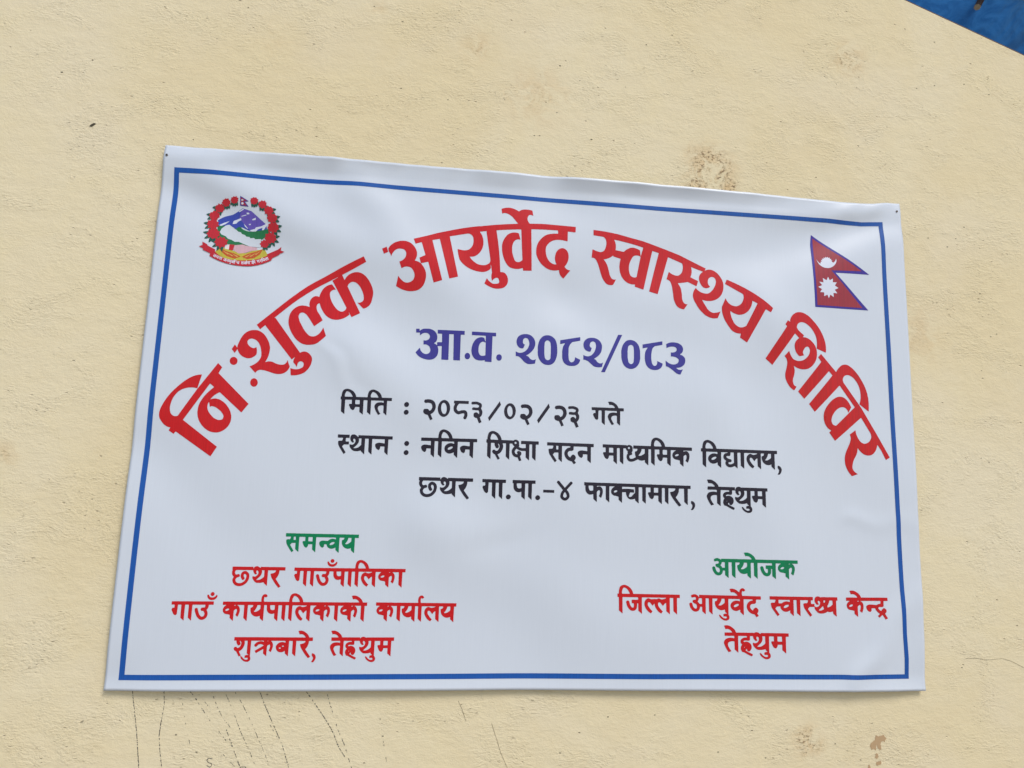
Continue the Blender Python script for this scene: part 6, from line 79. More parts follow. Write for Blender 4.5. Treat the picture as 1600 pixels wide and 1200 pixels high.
  ('health_centre', 'red', '8799,1702 -29,-7 -15,-8 -15,-10 -9,-10 -7,-13 -5,-14 -8,-32 -4,-30 -1,-30 -5,-4 -18,-1 -2,-4 1,-54 3,-2 18,0 4,-6 3,-232 4,-5 61,-50 3,0 1,4 0,273 2,11 2,3 3,2 11,0 9,-1 71,0 7,-1 153,0 7,-1 26,0 5,-2 2,-3 2,-29 -1,-6 -3,-3 -62,-1 -9,1 -43,0 -6,-2 0,-61 5,-2 26,0 4,-2 3,-4 3,-17 0,-22 -6,-25 -6,-6 -13,0 -14,4 -7,6 -12,16 -15,27 -16,59 -3,4 -18,9 -17,0 -8,-4 -8,-8 -7,-12 0,-2 14,-54 8,-20 10,-18 18,-25 22,-22 11,-8 17,-7 23,-4 19,0 20,5 18,10 14,13 11,22 6,28 2,31 -2,22 4,3 13,0 3,-1 2,-5 2,-125 65,-54 3,1 1,3 0,208 1,8 0,67 4,6 40,1 10,-1 312,-1 8,-2 73,1 16,-2 3,-3 0,-3 -10,-6 -32,-10 -34,-7 -21,3 -27,12 -13,3 -9,0 -13,-3 -20,-11 -39,4 -15,0 -37,-6 -14,0 -17,5 -28,11 -14,2 -12,-3 -16,-8 -13,-9 -11,-10 -13,-19 -6,-14 -5,-22 0,-29 2,-12 7,-23 15,-30 26,-37 18,-18 17,-14 29,-18 12,-5 7,7 22,32 -18,15 -22,22 -39,51 -10,23 0,26 4,13 6,8 11,2 12,-2 9,-4 10,-9 16,-20 27,-28 3,2 15,22 12,12 4,0 2,-3 2,-22 6,-21 16,-33 21,-32 14,-16 20,-19 25,-17 23,-11 3,1 8,11 18,23 1,4 -17,14 -24,24 -39,51 -7,13 -3,12 0,22 4,15 4,5 8,3 13,1 14,-5 8,-7 16,-21 28,-30 3,2 17,23 17,17 15,10 6,2 3,-2 1,-3 1,-142 66,-55 3,5 2,284 2,3 5,2 56,0 4,-6 1,-223 2,-10 12,-13 44,-37 9,-7 3,1 2,290 6,5 43,-1 7,2 1,54 -2,5 -44,1 -72,0 -9,1 -72,-1 -9,2 -72,-1 -9,1 -70,-1 -10,2 -71,-1 -9,1 -72,-1 -9,2 -71,-1 -10,1 -71,-1 -9,2 -208,1 -5,3 -10,39 -16,30 -21,28 -19,17 -22,16 -38,18 -30,9 -10,1;8809,1653 10,-1 22,-8 16,-9 12,-10 18,-22 18,-27 12,-28 -2,-4 -8,-2 -101,0 -31,1 -4,2 -3,12 0,25 7,27 15,33 9,8;11116,1667 -11,-3 -15,-8 -11,-10 -10,-15 -8,-30 -2,-5 -4,-2 -23,18 -32,21 -23,12 -16,5 -27,6 -19,2 -24,-2 -21,-6 0,-4 26,-58 3,-1 29,4 14,-1 29,-9 22,-14 13,-12 13,-19 0,-5 -3,-2 -746,8 -3,-1 -2,-3 -1,-34 -1,-3 -3,-2 -4,2 -10,18 -11,11 -17,11 -17,7 -19,4 -24,0 -28,-8 -19,-8 -5,-16 3,-13 9,-11 13,-8 28,10 18,2 17,-6 9,-11 1,-7 -2,-6 -5,-10 -4,-3 -6,-3 -38,-7 -8,-4 -5,-14 0,-12 4,-9 12,-10 7,-8 35,-13 14,-10 9,-16 3,-12 0,-19 -3,-14 -9,-12 -4,-2 -16,0 -14,5 -14,12 -17,26 -16,56 -16,8 -8,1 -9,0 -9,-4 -7,-7 -8,-12 10,-41 6,-17 9,-17 15,-21 15,-18 12,-10 25,-12 22,-5 14,0 14,1 19,5 16,9 12,11 12,21 7,22 2,16 2,3 4,2 31,-2 4,-3 1,-4 0,-50 2,-24 57,-49 8,-4 2,5 2,118 -1,12 2,140 -1,9 2,3 5,2 30,0 20,-2 4,-4 1,-29 2,-200 9,-10 58,-47 2,3 1,21 -2,11 2,121 -1,9 2,120 3,4 4,1 86,-1 3,-3 0,-3 -3,-13 -7,-13 -12,-11 -9,-3 -14,-2 -4,-4 -1,-30 2,-14 4,-21 12,-29 17,-22 15,-14 18,-12 29,-12 18,-4 21,-2 25,4 29,10 3,-1 2,-3 2,-36 30,-26 5,-6 -2,-3 -32,2 -11,-2 -19,-8 -4,-3 -2,-4 3,-29 3,-8 45,3 6,-2 7,-4 4,-9 0,-5 -2,-7 -6,-6 -12,-3 -17,-2 -26,8 -28,17 -12,12 -15,18 -30,17 -3,-2 -1,-12 8,-25 10,-13 12,-13 17,-15 19,-12 22,-10 18,-6 19,-3 18,0 23,6 13,6 9,6 11,15 5,16 1,15 -2,11 -5,15 -9,14 -2,15 2,189 -1,10 2,72 2,5 5,1 49,1 10,-1 127,-1 27,-1 4,-2 3,-12 -1,-16 0,-4 -4,-3 -28,8 -19,4 -32,-1 -32,-8 -16,-7 -18,-12 -21,-21 -8,-11 -5,-11 -4,-15 -1,-15 2,-11 5,-15 7,-14 12,-16 19,-17 27,-13 22,-4 26,0 11,2 27,8 26,13 4,1 3,-5 -1,-34 2,-7 64,-53 3,1 1,3 2,61 -2,12 2,72 -1,9 2,72 -2,8 2,49 3,3 5,1 157,-2 8,-2 3,-3 0,-10 -2,-4 -7,-3 -11,0 -17,-3 -21,-9 -24,-17 -19,-22 -12,-23 -6,-25 1,-23 5,-21 9,-22 12,-20 10,-13 21,-19 22,-15 19,-8 22,-7 31,-6 35,-47 3,-3 3,0 40,26 -29,44 17,20 9,22 1,14 -3,14 -3,6 -17,18 -10,6 -16,8 -13,-2 -9,-4 -11,-9 -5,-7 -13,-12 -8,-19 -3,-3 -3,1 -18,10 -15,16 -8,14 -6,14 -3,24 9,20 9,10 9,6 13,4 51,4 12,5 8,7 5,8 2,9 2,43 4,6 90,0 2,3 0,57 -5,2 -34,1 -61,-1 -8,2 -59,-1 -8,1 -61,0 -8,1 -120,1 -5,6 -6,35 3,24 5,20 5,5 4,1 11,-13 19,5 8,4 15,14 -10,18 -17,14 -14,6;13330,1650 -23,-3 -10,-3 -3,-2 1,-5 26,-56 4,-2 20,4 18,0 13,-1 18,-6 24,-13 12,-10 13,-13 8,-15 -3,-3 -5,-1 -78,-1 -12,2 -135,-2 -3,-3 -1,-11 2,-46 5,-3 58,1 3,-1 3,-3 -3,-3 -29,-19 -20,-23 -7,-15 -5,-17 0,-13 1,-12 6,-18 11,-17 12,-12 16,-10 15,-5 41,-5 46,-11 5,-2 2,-4 -1,-41 2,-11 62,-50 7,-5 2,2 2,30 -1,151 2,6 8,12 12,10 18,10 10,2 8,-7 7,-19 0,-15 -11,-44 -13,-27 4,-5 40,-28 5,2 6,11 9,22 13,39 4,20 2,33 -5,33 -6,13 -14,20 -13,12 -21,9 -1,2 3,3 406,4 6,-3 2,-4 -2,-44 -4,-4 -26,-1 -12,-2 -19,-7 -21,-12 -119,8 -34,0 -20,-5 -22,-9 -16,-13 -5,-7 -3,-9 1,-17 6,-19 10,-21 16,-18 10,-7 18,-9 13,-5 8,0 8,5 17,18 2,26 3,15 2,3 7,2 61,0 4,-3 9,-25 16,-21 27,-28 35,-24 -5,-8 -37,-33 2,-4 28,-26 3,-1 3,2 58,50 5,-4 50,-80 4,0 7,3 36,18 2,3 -3,6 -46,75 1,3 20,19 12,22 1,19 -2,12 -5,8 -21,16 -10,5 -18,4 -20,-20 -18,-12 -6,-9 -4,-14 -5,-2 -20,10 -22,21 -10,13 -3,10 1,5 9,8 14,7 23,1 33,-3 16,4 11,9 6,11 4,87 7,4 76,1 2,6 1,35 -1,18 -2,3 -138,0 -11,1 -277,-3 -12,1 -105,-1 -5,4 -10,22 -21,30 -16,16 -36,25 -37,19 -26,8 -31,5;11660,1528 -3,-5 0,-17 1,-8 -1,-26 2,-5 44,0 8,-1 56,0 7,-3 0,-5 -8,-24 -6,-13 -7,-7 -12,-3 -30,1 -20,-5 -10,-4 -2,-8 1,-28 9,-35 15,-30 62,-86 36,-45 7,-6 4,2 30,25 2,4 -74,101 -4,9 33,36 47,1 10,1 5,0 4,-5 2,-16 5,-15 6,-11 12,-16 20,-17 25,-13 30,-6 28,2 34,9 25,14 5,1 2,-4 -1,-28 3,-16 63,-52 5,1 2,24 -2,7 2,43 -1,7 1,43 -1,7 1,43 -1,8 2,43 -2,7 1,55 6,5 45,1 7,-2 2,-5 3,-232 5,-7 61,-49 3,0 1,3 2,35 -2,9 2,42 -1,7 1,89 -1,7 2,40 -1,55 4,6 16,1 10,-1 88,1 34,-1 6,-4 1,-6 -10,-28 -4,-7 -8,-7 -12,-3 -24,2 -21,-5 -16,-6 -2,-9 2,-29 9,-34 17,-30 60,-85 43,-51 4,0 7,5 25,22 2,5 -76,103 -3,6 34,36 91,4 7,-1 3,-3 -1,-7 3,-21 7,-15 7,-10 18,-22 23,-22 23,-13 29,-8 25,-1 31,2 23,3 38,11 23,10 4,8 3,3 39,-9 30,0 20,4 26,9 5,-7 0,-24 2,-12 60,-48 6,-4 4,2 1,27 -1,7 2,252 4,6 22,1 3,2 0,56 0,3 -3,2 -142,0 -10,1 -90,-1 -12,2 -82,-1 -10,-5 -22,11 -23,6 -18,0 -23,-6 -14,-7 -8,-7 -9,-14 -6,-19 -1,-29 1,-9 6,-19 8,-13 20,-22 20,-13 4,1 27,11 2,3 -15,13 -7,18 0,18 2,7 4,5 5,2 12,-2 16,-12 6,-13 2,-12 -4,-23 -7,-15 -10,-13 -16,-14 -13,-7 -17,-5 -13,-1 -18,4 -20,9 0,35 -3,9 -59,0 -7,4 -1,31 2,27 5,4 31,0 4,4 1,54 -1,3 -3,2 -41,1 -88,-1 -9,1 -90,-1 -10,2 -88,-1 -9,1 -88,-1 -10,1 -86,0 -11,1 -86,-1 -11,1 -87,-1 -12,2 -85,-1 -11,1;10262,1476 53,-2 4,-3 2,-94 -3,-4 -25,-1 -22,2 -18,23 -18,17 18,28 5,14 3,17;10711,1469 49,1 5,-2 3,-22 -1,-48 -13,-13 -23,-15 -27,-16 -13,-4 -17,-3 -21,0 -7,6 0,3 22,24 17,24 13,27 5,17 3,17;11836,1465 60,1 10,-1 146,0 5,-5 1,-29 -3,-3 -3,-1 -24,7 -16,3 -16,2 -26,-2 -17,-3 -24,-9 -35,-24 -55,0 -5,3 -1,9 0,47;12742,1461 32,1 5,-5 -4,-17 -6,-12 -9,-8 -8,-4 -5,1 -2,3 0,14 -5,22;12869,1461 51,-1 5,-2 3,-12 1,-56 -17,-16 -35,-24 -30,-12 -23,-4 -5,4 2,19 -1,6 20,27 10,20 8,18 5,25;13454,1458 27,0 4,-3 -3,-3 -28,-9 -4,3 0,4 1,5;11022,1380 4,0 15,-3 5,-7 -1,-6 -3,-7 -12,-13 -27,-16 -24,-7 -22,-1 -9,5 -2,6 3,10 8,10 10,8 16,10 13,5;13321,1390 16,1 8,-2 5,-4 1,-9 -10,-12 -18,-10 -15,-5 -16,-1 -9,2 -6,3 -2,4 0,6 8,11 19,11;12002,1376 22,1 10,-8 0,-9 -13,-17 -21,-14 -29,-11 -12,-2 -13,0 -12,6 -1,3 1,8 5,8 8,10 25,16;12724,1358 3,1 3,-3 8,-28 10,-19 -2,-5 -19,-13 -29,-12 -21,-4 -24,0 -13,3 -1,2 2,3 71,61'),
  ('organiser_town', 'red', '10771,988 -22,-4 -4,-3 27,-61 5,-2 22,4 10,0 20,-3 19,-6 22,-13 16,-15 10,-13 5,-9 -3,-3 -4,-1 -138,0 -3,-3 0,-4 0,-28 1,-23 5,-2 54,0 7,-1 114,1 5,-2 2,-3 1,-32 -3,-6 -4,-1 -41,9 -22,1 -38,-3 -25,-5 -24,-9 -17,-10 -19,-22 -8,-16 -4,-13 0,-17 1,-9 22,-53 15,-30 16,-26 19,-26 18,-21 50,17 2,3 -25,32 -13,19 -20,34 -5,16 -2,16 2,14 8,19 8,8 14,8 36,9 35,2 14,-2 8,-3 3,-9 1,-128 1,-7 63,-52 6,-3 2,3 1,39 -1,9 2,161 -1,10 2,74 3,3 5,1 155,-1 5,-4 2,-7 0,-11 -4,-5 -38,1 -16,-4 -23,-7 -20,-11 -13,-12 -9,-14 -4,-13 0,-21 2,-8 7,-17 21,-19 -16,-23 -8,-18 -4,-15 -1,-16 2,-17 12,-26 13,-20 15,-5 19,-1 61,-33 83,-37 6,0 14,9 6,8 0,11 -3,11 -81,36 -42,23 -9,7 14,25 5,2 6,-4 2,-17 4,-7 4,-7 10,-7 6,-2 11,-2 24,6 24,35 6,14 2,12 1,19 -2,10 -4,19 -5,10 -12,15 -13,13 -28,15 -33,8 -25,-2 -22,-6 -12,7 -1,7 4,5 6,3 25,7 11,0 42,-5 17,0 10,4 8,8 4,7 0,58 2,5 5,2 46,0 5,-2 3,-4 1,-9 6,-22 10,-19 24,-23 12,-9 5,0 24,9 7,5 -15,14 -7,18 0,17 2,7 7,8 6,0 10,-2 8,-5 7,-6 4,-9 3,-13 0,-15 -6,-20 -10,-16 -10,-10 -13,-11 -15,-7 -13,-3 -17,0 -14,3 -14,6 -4,0 -4,-10 0,-16 2,-12 5,-14 18,-25 27,-27 21,-15 21,-8 19,-3 54,0 27,3 47,11 3,-1 2,-4 2,-11 34,-29 -4,-3 -13,0 -19,-3 -11,-3 -14,-7 -2,-10 4,-30 4,-3 28,3 16,0 10,-3 6,-6 3,-9 -1,-8 -5,-6 -12,-5 -13,-2 -19,2 -13,4 -17,9 -20,14 -23,27 -33,18 -3,-2 2,-22 8,-19 11,-13 24,-23 31,-20 22,-9 29,-6 24,0 19,5 21,10 10,9 8,12 4,14 1,19 -2,10 -10,23 -13,14 -2,13 2,277 3,4 5,1 59,1 24,-2 4,-3 0,-79 -6,-5 -39,1 -4,-6 -4,-18 27,-59 12,-20 11,-11 11,-7 17,-7 10,-2 13,9 15,18 8,23 1,15 3,4 82,0 4,-6 0,-81 2,-14 62,-51 7,-4 3,0 2,296 5,5 47,1 5,2 1,28 0,27 -2,3 -58,1 -10,1 -476,2 -5,-2 -2,-15 -4,-3 -36,23 -15,6 -16,4 -19,0 -11,-2 -16,-6 -13,-8 -16,5 -116,-1 -11,2 -204,0 -5,4 -13,29 -18,24 -23,21 -32,23 -30,16 -33,11 -20,3;11492,793 48,1 6,-3 1,-108 1,-7 -1,-6 -18,-19 -15,-12 -24,-16 -23,-11 -32,-8 -33,0 -9,2 -3,3 2,3 73,63 17,24 8,17 6,24 0,24 -7,25;11792,792 78,-1 6,-2 1,-4 2,-61 -1,-18 -3,-3 -4,-2 -50,0 -27,2 -4,2 -1,2 -1,25 1,38 -1,9 0,8;11140,602 4,1 1,-4 -8,-14 -3,-2 -3,3 5,11'),
  ('emblem_hills', 'hill_green', '1016,8195 -115,-14 -3,-2 23,-254 7,-5 221,-105 252,-9 320,16 1,1 0,7 0,131 133,106 5,3 1,4 4,102 -2,2 -345,-65 -13,-1 -34,2 -24,4 -30,8 -32,12 -28,14 -17,14 -13,15 -15,13 -8,6 -11,4 -5,1 -17,-2 -13,-6 -13,-8 -9,-7 -10,-13 -7,-11 -2,-6 -1,-1'),
  ('emblem_mountain', 'mountain_blue', '1335,8546 -32,-26 -45,-34 -51,-36 -33,-20 -23,-11 -19,-7 -85,-24 -36,-14 -23,-12 -34,-20 -29,-19 -30,-22 -2,-2 0,-5 22,-105 104,7 94,26 115,-74 2,0 54,46 2,1 2,0 72,-14 128,-57 9,-1 44,1 65,5 53,7 37,7 43,9 41,11 35,11 0,3 -32,90 -277,232'),
  ('emblem_ridge', 'mountain_violet', '1336,8542 -35,-97 -17,-81 0,-3 40,-49 77,-83 85,-78 17,-2 26,1 40,4 40,7 28,8 24,8 43,20 26,13 20,13 30,41 0,2 -6,6 -269,225'),
  ('emblem_snow', 'snow_white', '1341,8537 -78,-56 3,-1 21,-4 78,51 1,2 -2,1;1411,8466 -1,-2 21,-30 41,9 -14,26;1411,8432 -90,-29 -3,-2 6,-9 86,25 4,3 -1,11;1312,8363 -61,-30 -71,-32 -2,-5 -12,-54 1,-2 65,12 33,42 57,30 1,4 -8,33 -1,2;1593,8378 -68,-31 0,-3 7,-16 7,0 52,10 2,4 2,34 0,2;1108,8296 -106,-48 -67,-40 -8,-6 0,-1 30,-16 4,1 78,44 68,64 2,2;1374,8259 1,-5 20,-44 46,-42 17,1 -1,2;1498,8260 -31,-4 -7,-1 0,-1 31,-23 19,29 -2,1;1876,8286 -69,-12 -107,-55 -95,-20 -23,-35 -89,-25 -5,-2 49,-23 73,6 35,42 82,32 -7,-46 35,2 33,62 46,30 44,42 1,2'),
  ('emblem_map', 'map_white', '1101,8221 -34,-8 -4,-2 -39,-29 -49,-50 -24,-74 35,-44 75,-28 53,-48 61,-16 65,-35 74,5 88,-34 114,-40 197,-9 12,1 -9,152 -2,14 -27,-1 -87,-9 -16,25 -71,-11 -1,1 -13,23 -2,1 -60,2 -28,31 -55,16 -22,32 -50,10 -40,36 -49,23 -52,42 -32,23 -3,2'),
  ('emblem_field', 'field_yellow', '1015,7740 -38,-5 -26,-7 -40,-72 -1,-3 1,-1 128,-94 48,-13 57,-12 44,-7 56,-6 80,-5 65,0 66,5 45,5 60,10 43,9 43,12 31,10 22,8 36,16 31,16 35,20 42,26 19,15 -59,101 -5,7 -37,-3 -58,-8 -41,-8 -44,-12 -37,-12 -34,-14 -40,-18 -53,-28 -3,0 -99,10 -95,15 -30,7 -95,28 -34,7 -20,3 -19,1'),
  ('emblem_hands', 'hand_pink', '1389,7845 -166,-31 -6,-1 -1,-1 -1,-52 40,-56 78,-47 120,25 93,46 112,20 2,3 -4,48 -1,3 -140,16 -74,10'),
  ('emblem_sleeve', 'sleeve_cream', '1146,7829 -76,-79 3,-4 17,-18 85,-7 -27,108'),
  ('emblem_cuff', 'flower_red', '1154,7828 -1,-9 -1,-105 2,-1 71,-4 20,116'),
  ('emblem_wheat', 'wheat_red', '975,7742 2,-4 40,-65 104,-84 148,-42 112,54 -121,51 -148,35;1764,7784 -120,-63 -143,-53 -105,-71 -2,-2 105,-38 120,34 97,79 49,111 1,3'),
  ('emblem_husk', 'wheat_gold', '1021,7708 120,-84 3,0 21,8 51,-35 35,2 -129,64 -2,0 1,-1 35,-24 2,-1 -1,0 -5,2;1730,7749 -104,-92 23,2 79,86;1661,7707 -125,-86 -3,-3 24,-2 6,1 96,87 4,3;1217,7646 85,-57 34,9 -12,5;1555,7667 -106,-68 3,-1 26,-1 74,65 5,5'),
  ('emblem_leaves.0', 'leaf_green', '1173,8696 -15,-4 -14,-6 -14,-10 -13,-14 -5,-11 -5,-15 -3,-19 2,-14 7,-1 14,1 12,3 6,-17 5,-10 2,-1 11,5 15,12 15,-14 8,-5 9,11 7,15 17,-6 7,-1 8,1 2,17 -2,20 -6,18 -7,13 -6,6 -11,10 -15,10 -15,5'),
  ('emblem_leaves.1', 'leaf_green', '1016,8642 -15,-4 -18,-9 -14,-12 -10,-12 -8,-15 -4,-13 -2,-18 0,-16 2,-1 18,1 17,5 4,-16 5,-12 3,-4 14,7 14,13 18,-17 9,-6 7,10 9,21 18,-8 9,-2 8,1 1,16 -1,21 -7,19 -12,20 -17,16 -13,9 -18,6 -6,1'),
  ('emblem_leaves.2', 'leaf_green', '816,8568 -9,-2 -15,-6 -13,-8 -10,-9 0,-1 12,-11 12,-8 18,-9 16,-4 -7,-8 -12,-15 -9,-19 -5,-16 8,-3 17,-1 17,2 18,6 -1,-14 1,-18 2,-13 5,-13 8,3 12,7 10,9 10,11 14,-22 13,-13 5,-2 5,8 8,18 3,13 2,15 -2,20 -3,13 -7,18 -6,10 -8,11 -6,7 -23,22 -18,11 -17,7 -15,4 -14,2'),
  ('emblem_leaves.3', 'leaf_green', '729,8423 -15,-3 -13,-4 -14,-7 -15,-11 8,-8 22,-14 19,-9 20,-3 1,-1 -15,-14 -9,-13 -12,-20 -6,-18 9,-2 10,-1 20,2 17,5 12,5 -2,-31 3,-21 4,-15 7,3 13,9 12,11 11,13 10,-18 9,-12 12,-12 5,-2 8,15 5,17 2,14 1,16 -2,14 -6,24 -6,15 -9,16 -13,16 -16,16 -23,14 -13,6 -18,6 -19,2'),
  ('emblem_leaves.4', 'leaf_green', '703,8244 -17,-4 -17,-6 -14,-7 -11,-8 8,-7 16,-10 22,-11 26,-6 19,-2 -26,-23 -14,-16 -13,-21 -6,-15 0,-1 13,-2 29,3 20,7 21,11 1,-1 -5,-22 -2,-23 2,-26 3,-15 12,8 13,10 17,21 8,12 9,-20 10,-17 12,-15 8,-7 2,0 7,20 5,22 1,18 -1,23 -4,19 -5,17 -8,17 -13,23 -10,12 -12,11 -17,12 -20,10 -18,5 -19,4 -17,1'),
  ('emblem_leaves.5', 'leaf_green', '720,8054 -19,-3 -14,-5 -20,-8 -9,-6 -1,-1 25,-16 29,-12 28,-6 31,-2 -25,-17 -21,-21 -19,-24 -7,-12 -6,-14 22,0 13,2 18,4 22,9 21,13 0,-4 -7,-28 -2,-19 -1,-19 2,-25 2,-6 13,9 19,17 11,15 12,22 1,-1 7,-21 14,-24 16,-22 6,-4 7,21 5,24 1,25 -2,24 -4,18 -6,20 -9,21 -12,21 -12,15 -7,6 -21,14 -19,9 -24,8 -23,4 -20,1'),
  ('emblem_leaves.6', 'leaf_green', '874,7894 -16,-4 -15,-5 -15,-6 -14,-9 2,-2 16,-11 16,-8 15,-6 28,-7 28,-2 -27,-21 -16,-17 -15,-21 -9,-17 -2,-7 9,-2 26,2 11,3 27,9 19,12 -6,-28 -3,-24 1,-29 4,-15 11,7 17,15 12,15 14,22 8,-23 9,-17 14,-21 7,-7 3,-2 8,20 5,24 2,27 -2,21 -4,19 -5,17 -10,23 -12,20 -12,14 -12,11 -21,13 -17,7 -23,7 -17,3 -17,2'),
  ('emblem_leaves.7', 'leaf_green', '1558,8693 -16,-5 -16,-12 -12,-15 -8,-15 -6,-18 0,-10 1,-19 4,-12 5,-11 14,4 15,10 9,-12 13,-11 11,12 7,14 17,-7 14,-3 4,16 1,15 19,0 15,4 0,7 -3,8 -5,15 -11,17 -10,10 -14,9 -14,6 -18,4'),
  ('emblem_leaves.8', 'leaf_green', '1710,8634 -15,-9 -12,-10 -14,-19 -7,-17 -4,-16 -1,-17 3,-21 6,-15 5,1 10,5 16,11 11,-16 13,-11 4,4 7,10 8,17 12,-7 8,-3 14,-3 3,16 0,19 11,-1 19,1 8,3 -3,14 -5,12 -7,12 -8,11 -12,11 -13,8 -18,8 -21,3'),
  ('emblem_leaves.9', 'leaf_green', '1900,8572 -13,-4 -13,-5 -16,-9 -9,-7 -9,-10 -21,-26 -11,-21 -4,-13 -2,-15 -1,-15 1,-16 4,-15 5,-11 8,-13 10,-13 3,1 11,13 13,27 11,-9 9,-6 13,-5 9,-3 3,1 3,23 -2,16 -4,19 15,-3 13,0 17,2 16,5 -7,15 -10,13 -15,16 -12,9 20,9 14,10 13,14 5,5 1,5 -9,6 -9,4 -17,5 -17,2'),
  ('emblem_leaves.10', 'leaf_green', '1981,8431 -21,-6 -13,-6 -17,-11 -10,-8 -7,-7 -18,-22 -12,-24 -6,-21 -2,-18 0,-18 2,-12 4,-17 6,-13 7,-14 9,-11 6,6 11,16 11,27 12,-11 15,-9 11,-5 12,-3 1,20 -1,19 -7,28 16,-4 21,-2 17,2 15,5 -2,7 -5,8 -17,21 -10,10 -19,13 21,7 18,12 21,19 5,6 0,2 -20,9 -19,5 -15,1'),
  ('emblem_leaves.11', 'leaf_green', '2027,8256 -17,-3 -18,-5 -11,-5 -20,-11 -16,-13 -8,-8 -12,-16 -11,-20 -6,-16 -5,-19 -2,-25 0,-18 3,-15 4,-15 10,-23 11,-16 1,0 7,8 9,17 6,15 7,21 9,-10 20,-17 19,-11 8,-2 1,16 -1,20 -5,23 -9,23 22,-7 23,-4 25,1 14,4 -6,12 -18,21 -14,14 -8,6 -23,14 24,6 20,9 11,8 13,10 10,10 4,6 -15,7 -20,6 -21,3'),
  ('emblem_leaves.12', 'leaf_green', '1985,8059 -17,-4 -19,-6 -15,-7 -14,-9 -14,-11 -14,-14 -9,-14 -7,-14 -8,-23 -4,-21 -2,-26 2,-22 4,-20 6,-17 6,-14 9,-14 2,1 7,10 10,17 8,22 4,18 10,-12 20,-18 18,-11 12,-5 1,11 -4,34 -5,21 -10,23 0,1 18,-7 25,-6 18,-1 18,1 12,3 -6,10 -12,16 -21,20 -15,11 -24,14 28,6 22,10 24,16 18,17 -13,6 -23,6 -21,3'),
  ('emblem_leaves.13', 'leaf_green', '1854,7933 -13,-3 -13,-4 -10,-5 -14,-10 -10,-10 -9,-13 -12,-14 -11,-21 -5,-19 -2,-11 2,-24 3,-12 5,-11 9,-15 9,-10 2,0 10,10 6,10 8,16 17,-12 11,-4 12,-3 3,13 1,13 -1,11 -3,15 15,-2 11,0 18,3 10,5 -5,13 -6,10 -12,15 -12,11 14,7 13,10 7,7 11,15 -12,8 -15,7 -17,4'),
  ('emblem_flowers.0', 'flower_red', '1161,8766 -14,-22 -29,-5 -1,-1 3,-27 -15,-21 2,-3 16,-17 -2,-31 32,0 21,-18 21,21 29,-7 7,27 24,14 -14,25 16,29 -29,10 -11,29 -31,-16 -21,12'),
  ('emblem_flowers.1', 'flower_red', '1004,8720 -16,-23 -31,-7 4,-29 -23,-23 -1,-2 26,-20 5,-28 28,-6 22,-26 2,1 24,22 33,-6 1,2 2,32 27,15 -10,27 6,28 -28,12 -10,35 -33,-11'),
  ('emblem_flowers.2', 'flower_red', '882,8625 -14,-36 -33,-5 -1,-1 -1,-30 -18,-26 1,-2 28,-19 -3,-36 2,-1 33,-1 23,-25 29,21 38,-9 6,35 29,19 -15,30 7,32 -33,13 -11,34 -2,0 -33,-15'),
  ('emblem_flowers.3', 'flower_red', '798,8480 -18,-33 -36,-5 -3,-34 -21,-28 0,-2 32,-22 0,-3 -4,-39 44,5 23,-29 30,21 36,-3 8,35 31,18 -10,33 6,33 -37,12 -10,40 -38,-11 -27,11'),
  ('emblem_flowers.4', 'flower_red', '784,8325 -19,-46 -50,-3 6,-45 -19,-32 37,-26 -11,-50 48,3 30,-40 35,31 45,-6 0,48 43,18 1,1 -27,35 15,39 -39,14 -11,48 -44,-18'),
  ('emblem_flowers.5', 'flower_red', '811,8137 -26,-35 -39,-16 5,-44 -32,-33 0,-2 33,-31 6,-41 7,-1 41,2 30,-34 35,24 54,-18 1,54 35,21 3,3 -19,39 13,41 -46,14 -14,42 -44,-13 -40,27'),
  ('emblem_flowers.6', 'flower_red', '967,7973 -21,-42 -51,-3 4,-44 -24,-36 33,-31 1,-45 11,1 40,5 27,-50 37,41 49,-12 2,48 41,20 -16,39 22,46 -1,1 -54,9 -15,45 -44,-20'),
  ('emblem_flowers.7', 'flower_red', '1529,8766 -17,-21 -24,-6 -5,-3 3,-29 -12,-22 22,-19 -6,-33 34,5 20,-22 23,18 28,-5 1,3 3,24 1,3 30,12 -13,26 10,26 0,3 -29,10 -12,28 -29,-8'),
  ('emblem_flowers.8', 'flower_red', '1687,8718 -16,-29 -33,-6 4,-31 -21,-25 1,-1 24,-21 0,-32 35,3 19,-30 2,-1 26,21 35,-6 1,37 26,16 -12,26 8,28 -24,16 -12,32 -34,-18'),
  ('emblem_flowers.9', 'flower_red', '1804,8620 -17,-34 -32,-6 -4,-2 6,-34 -20,-26 29,-22 -6,-39 35,-1 27,-19 29,14 30,1 13,30 36,16 -20,33 3,29 -26,18 -17,24 -33,-8'),
  ('emblem_flowers.10', 'flower_red', '1877,8480 -20,-34 -43,-2 6,-40 -18,-27 -1,-4 26,-23 5,-36 34,-6 27,-27 32,22 41,-7 7,39 28,21 -11,33 10,35 -37,14 -17,30 -34,-12 -33,23'),
  ('emblem_flowers.11', 'flower_red', '1902,8309 -25,-32 -37,-9 -3,-2 5,-40 -22,-30 4,-6 20,-24 -1,-45 51,10 24,-39 36,24 41,-4 1,2 6,41 44,18 -21,37 7,37 -33,20 -17,37 -43,-18 -35,23'),
  ('emblem_flowers.12', 'flower_red', '1859,8125 -21,-44 -52,-2 15,-48 -28,-33 27,-31 7,-38 42,-7 28,-37 2,-1 35,36 46,-10 12,41 39,23 -30,39 16,39 0,1 -41,15 -9,50 -2,0 -45,-25'),
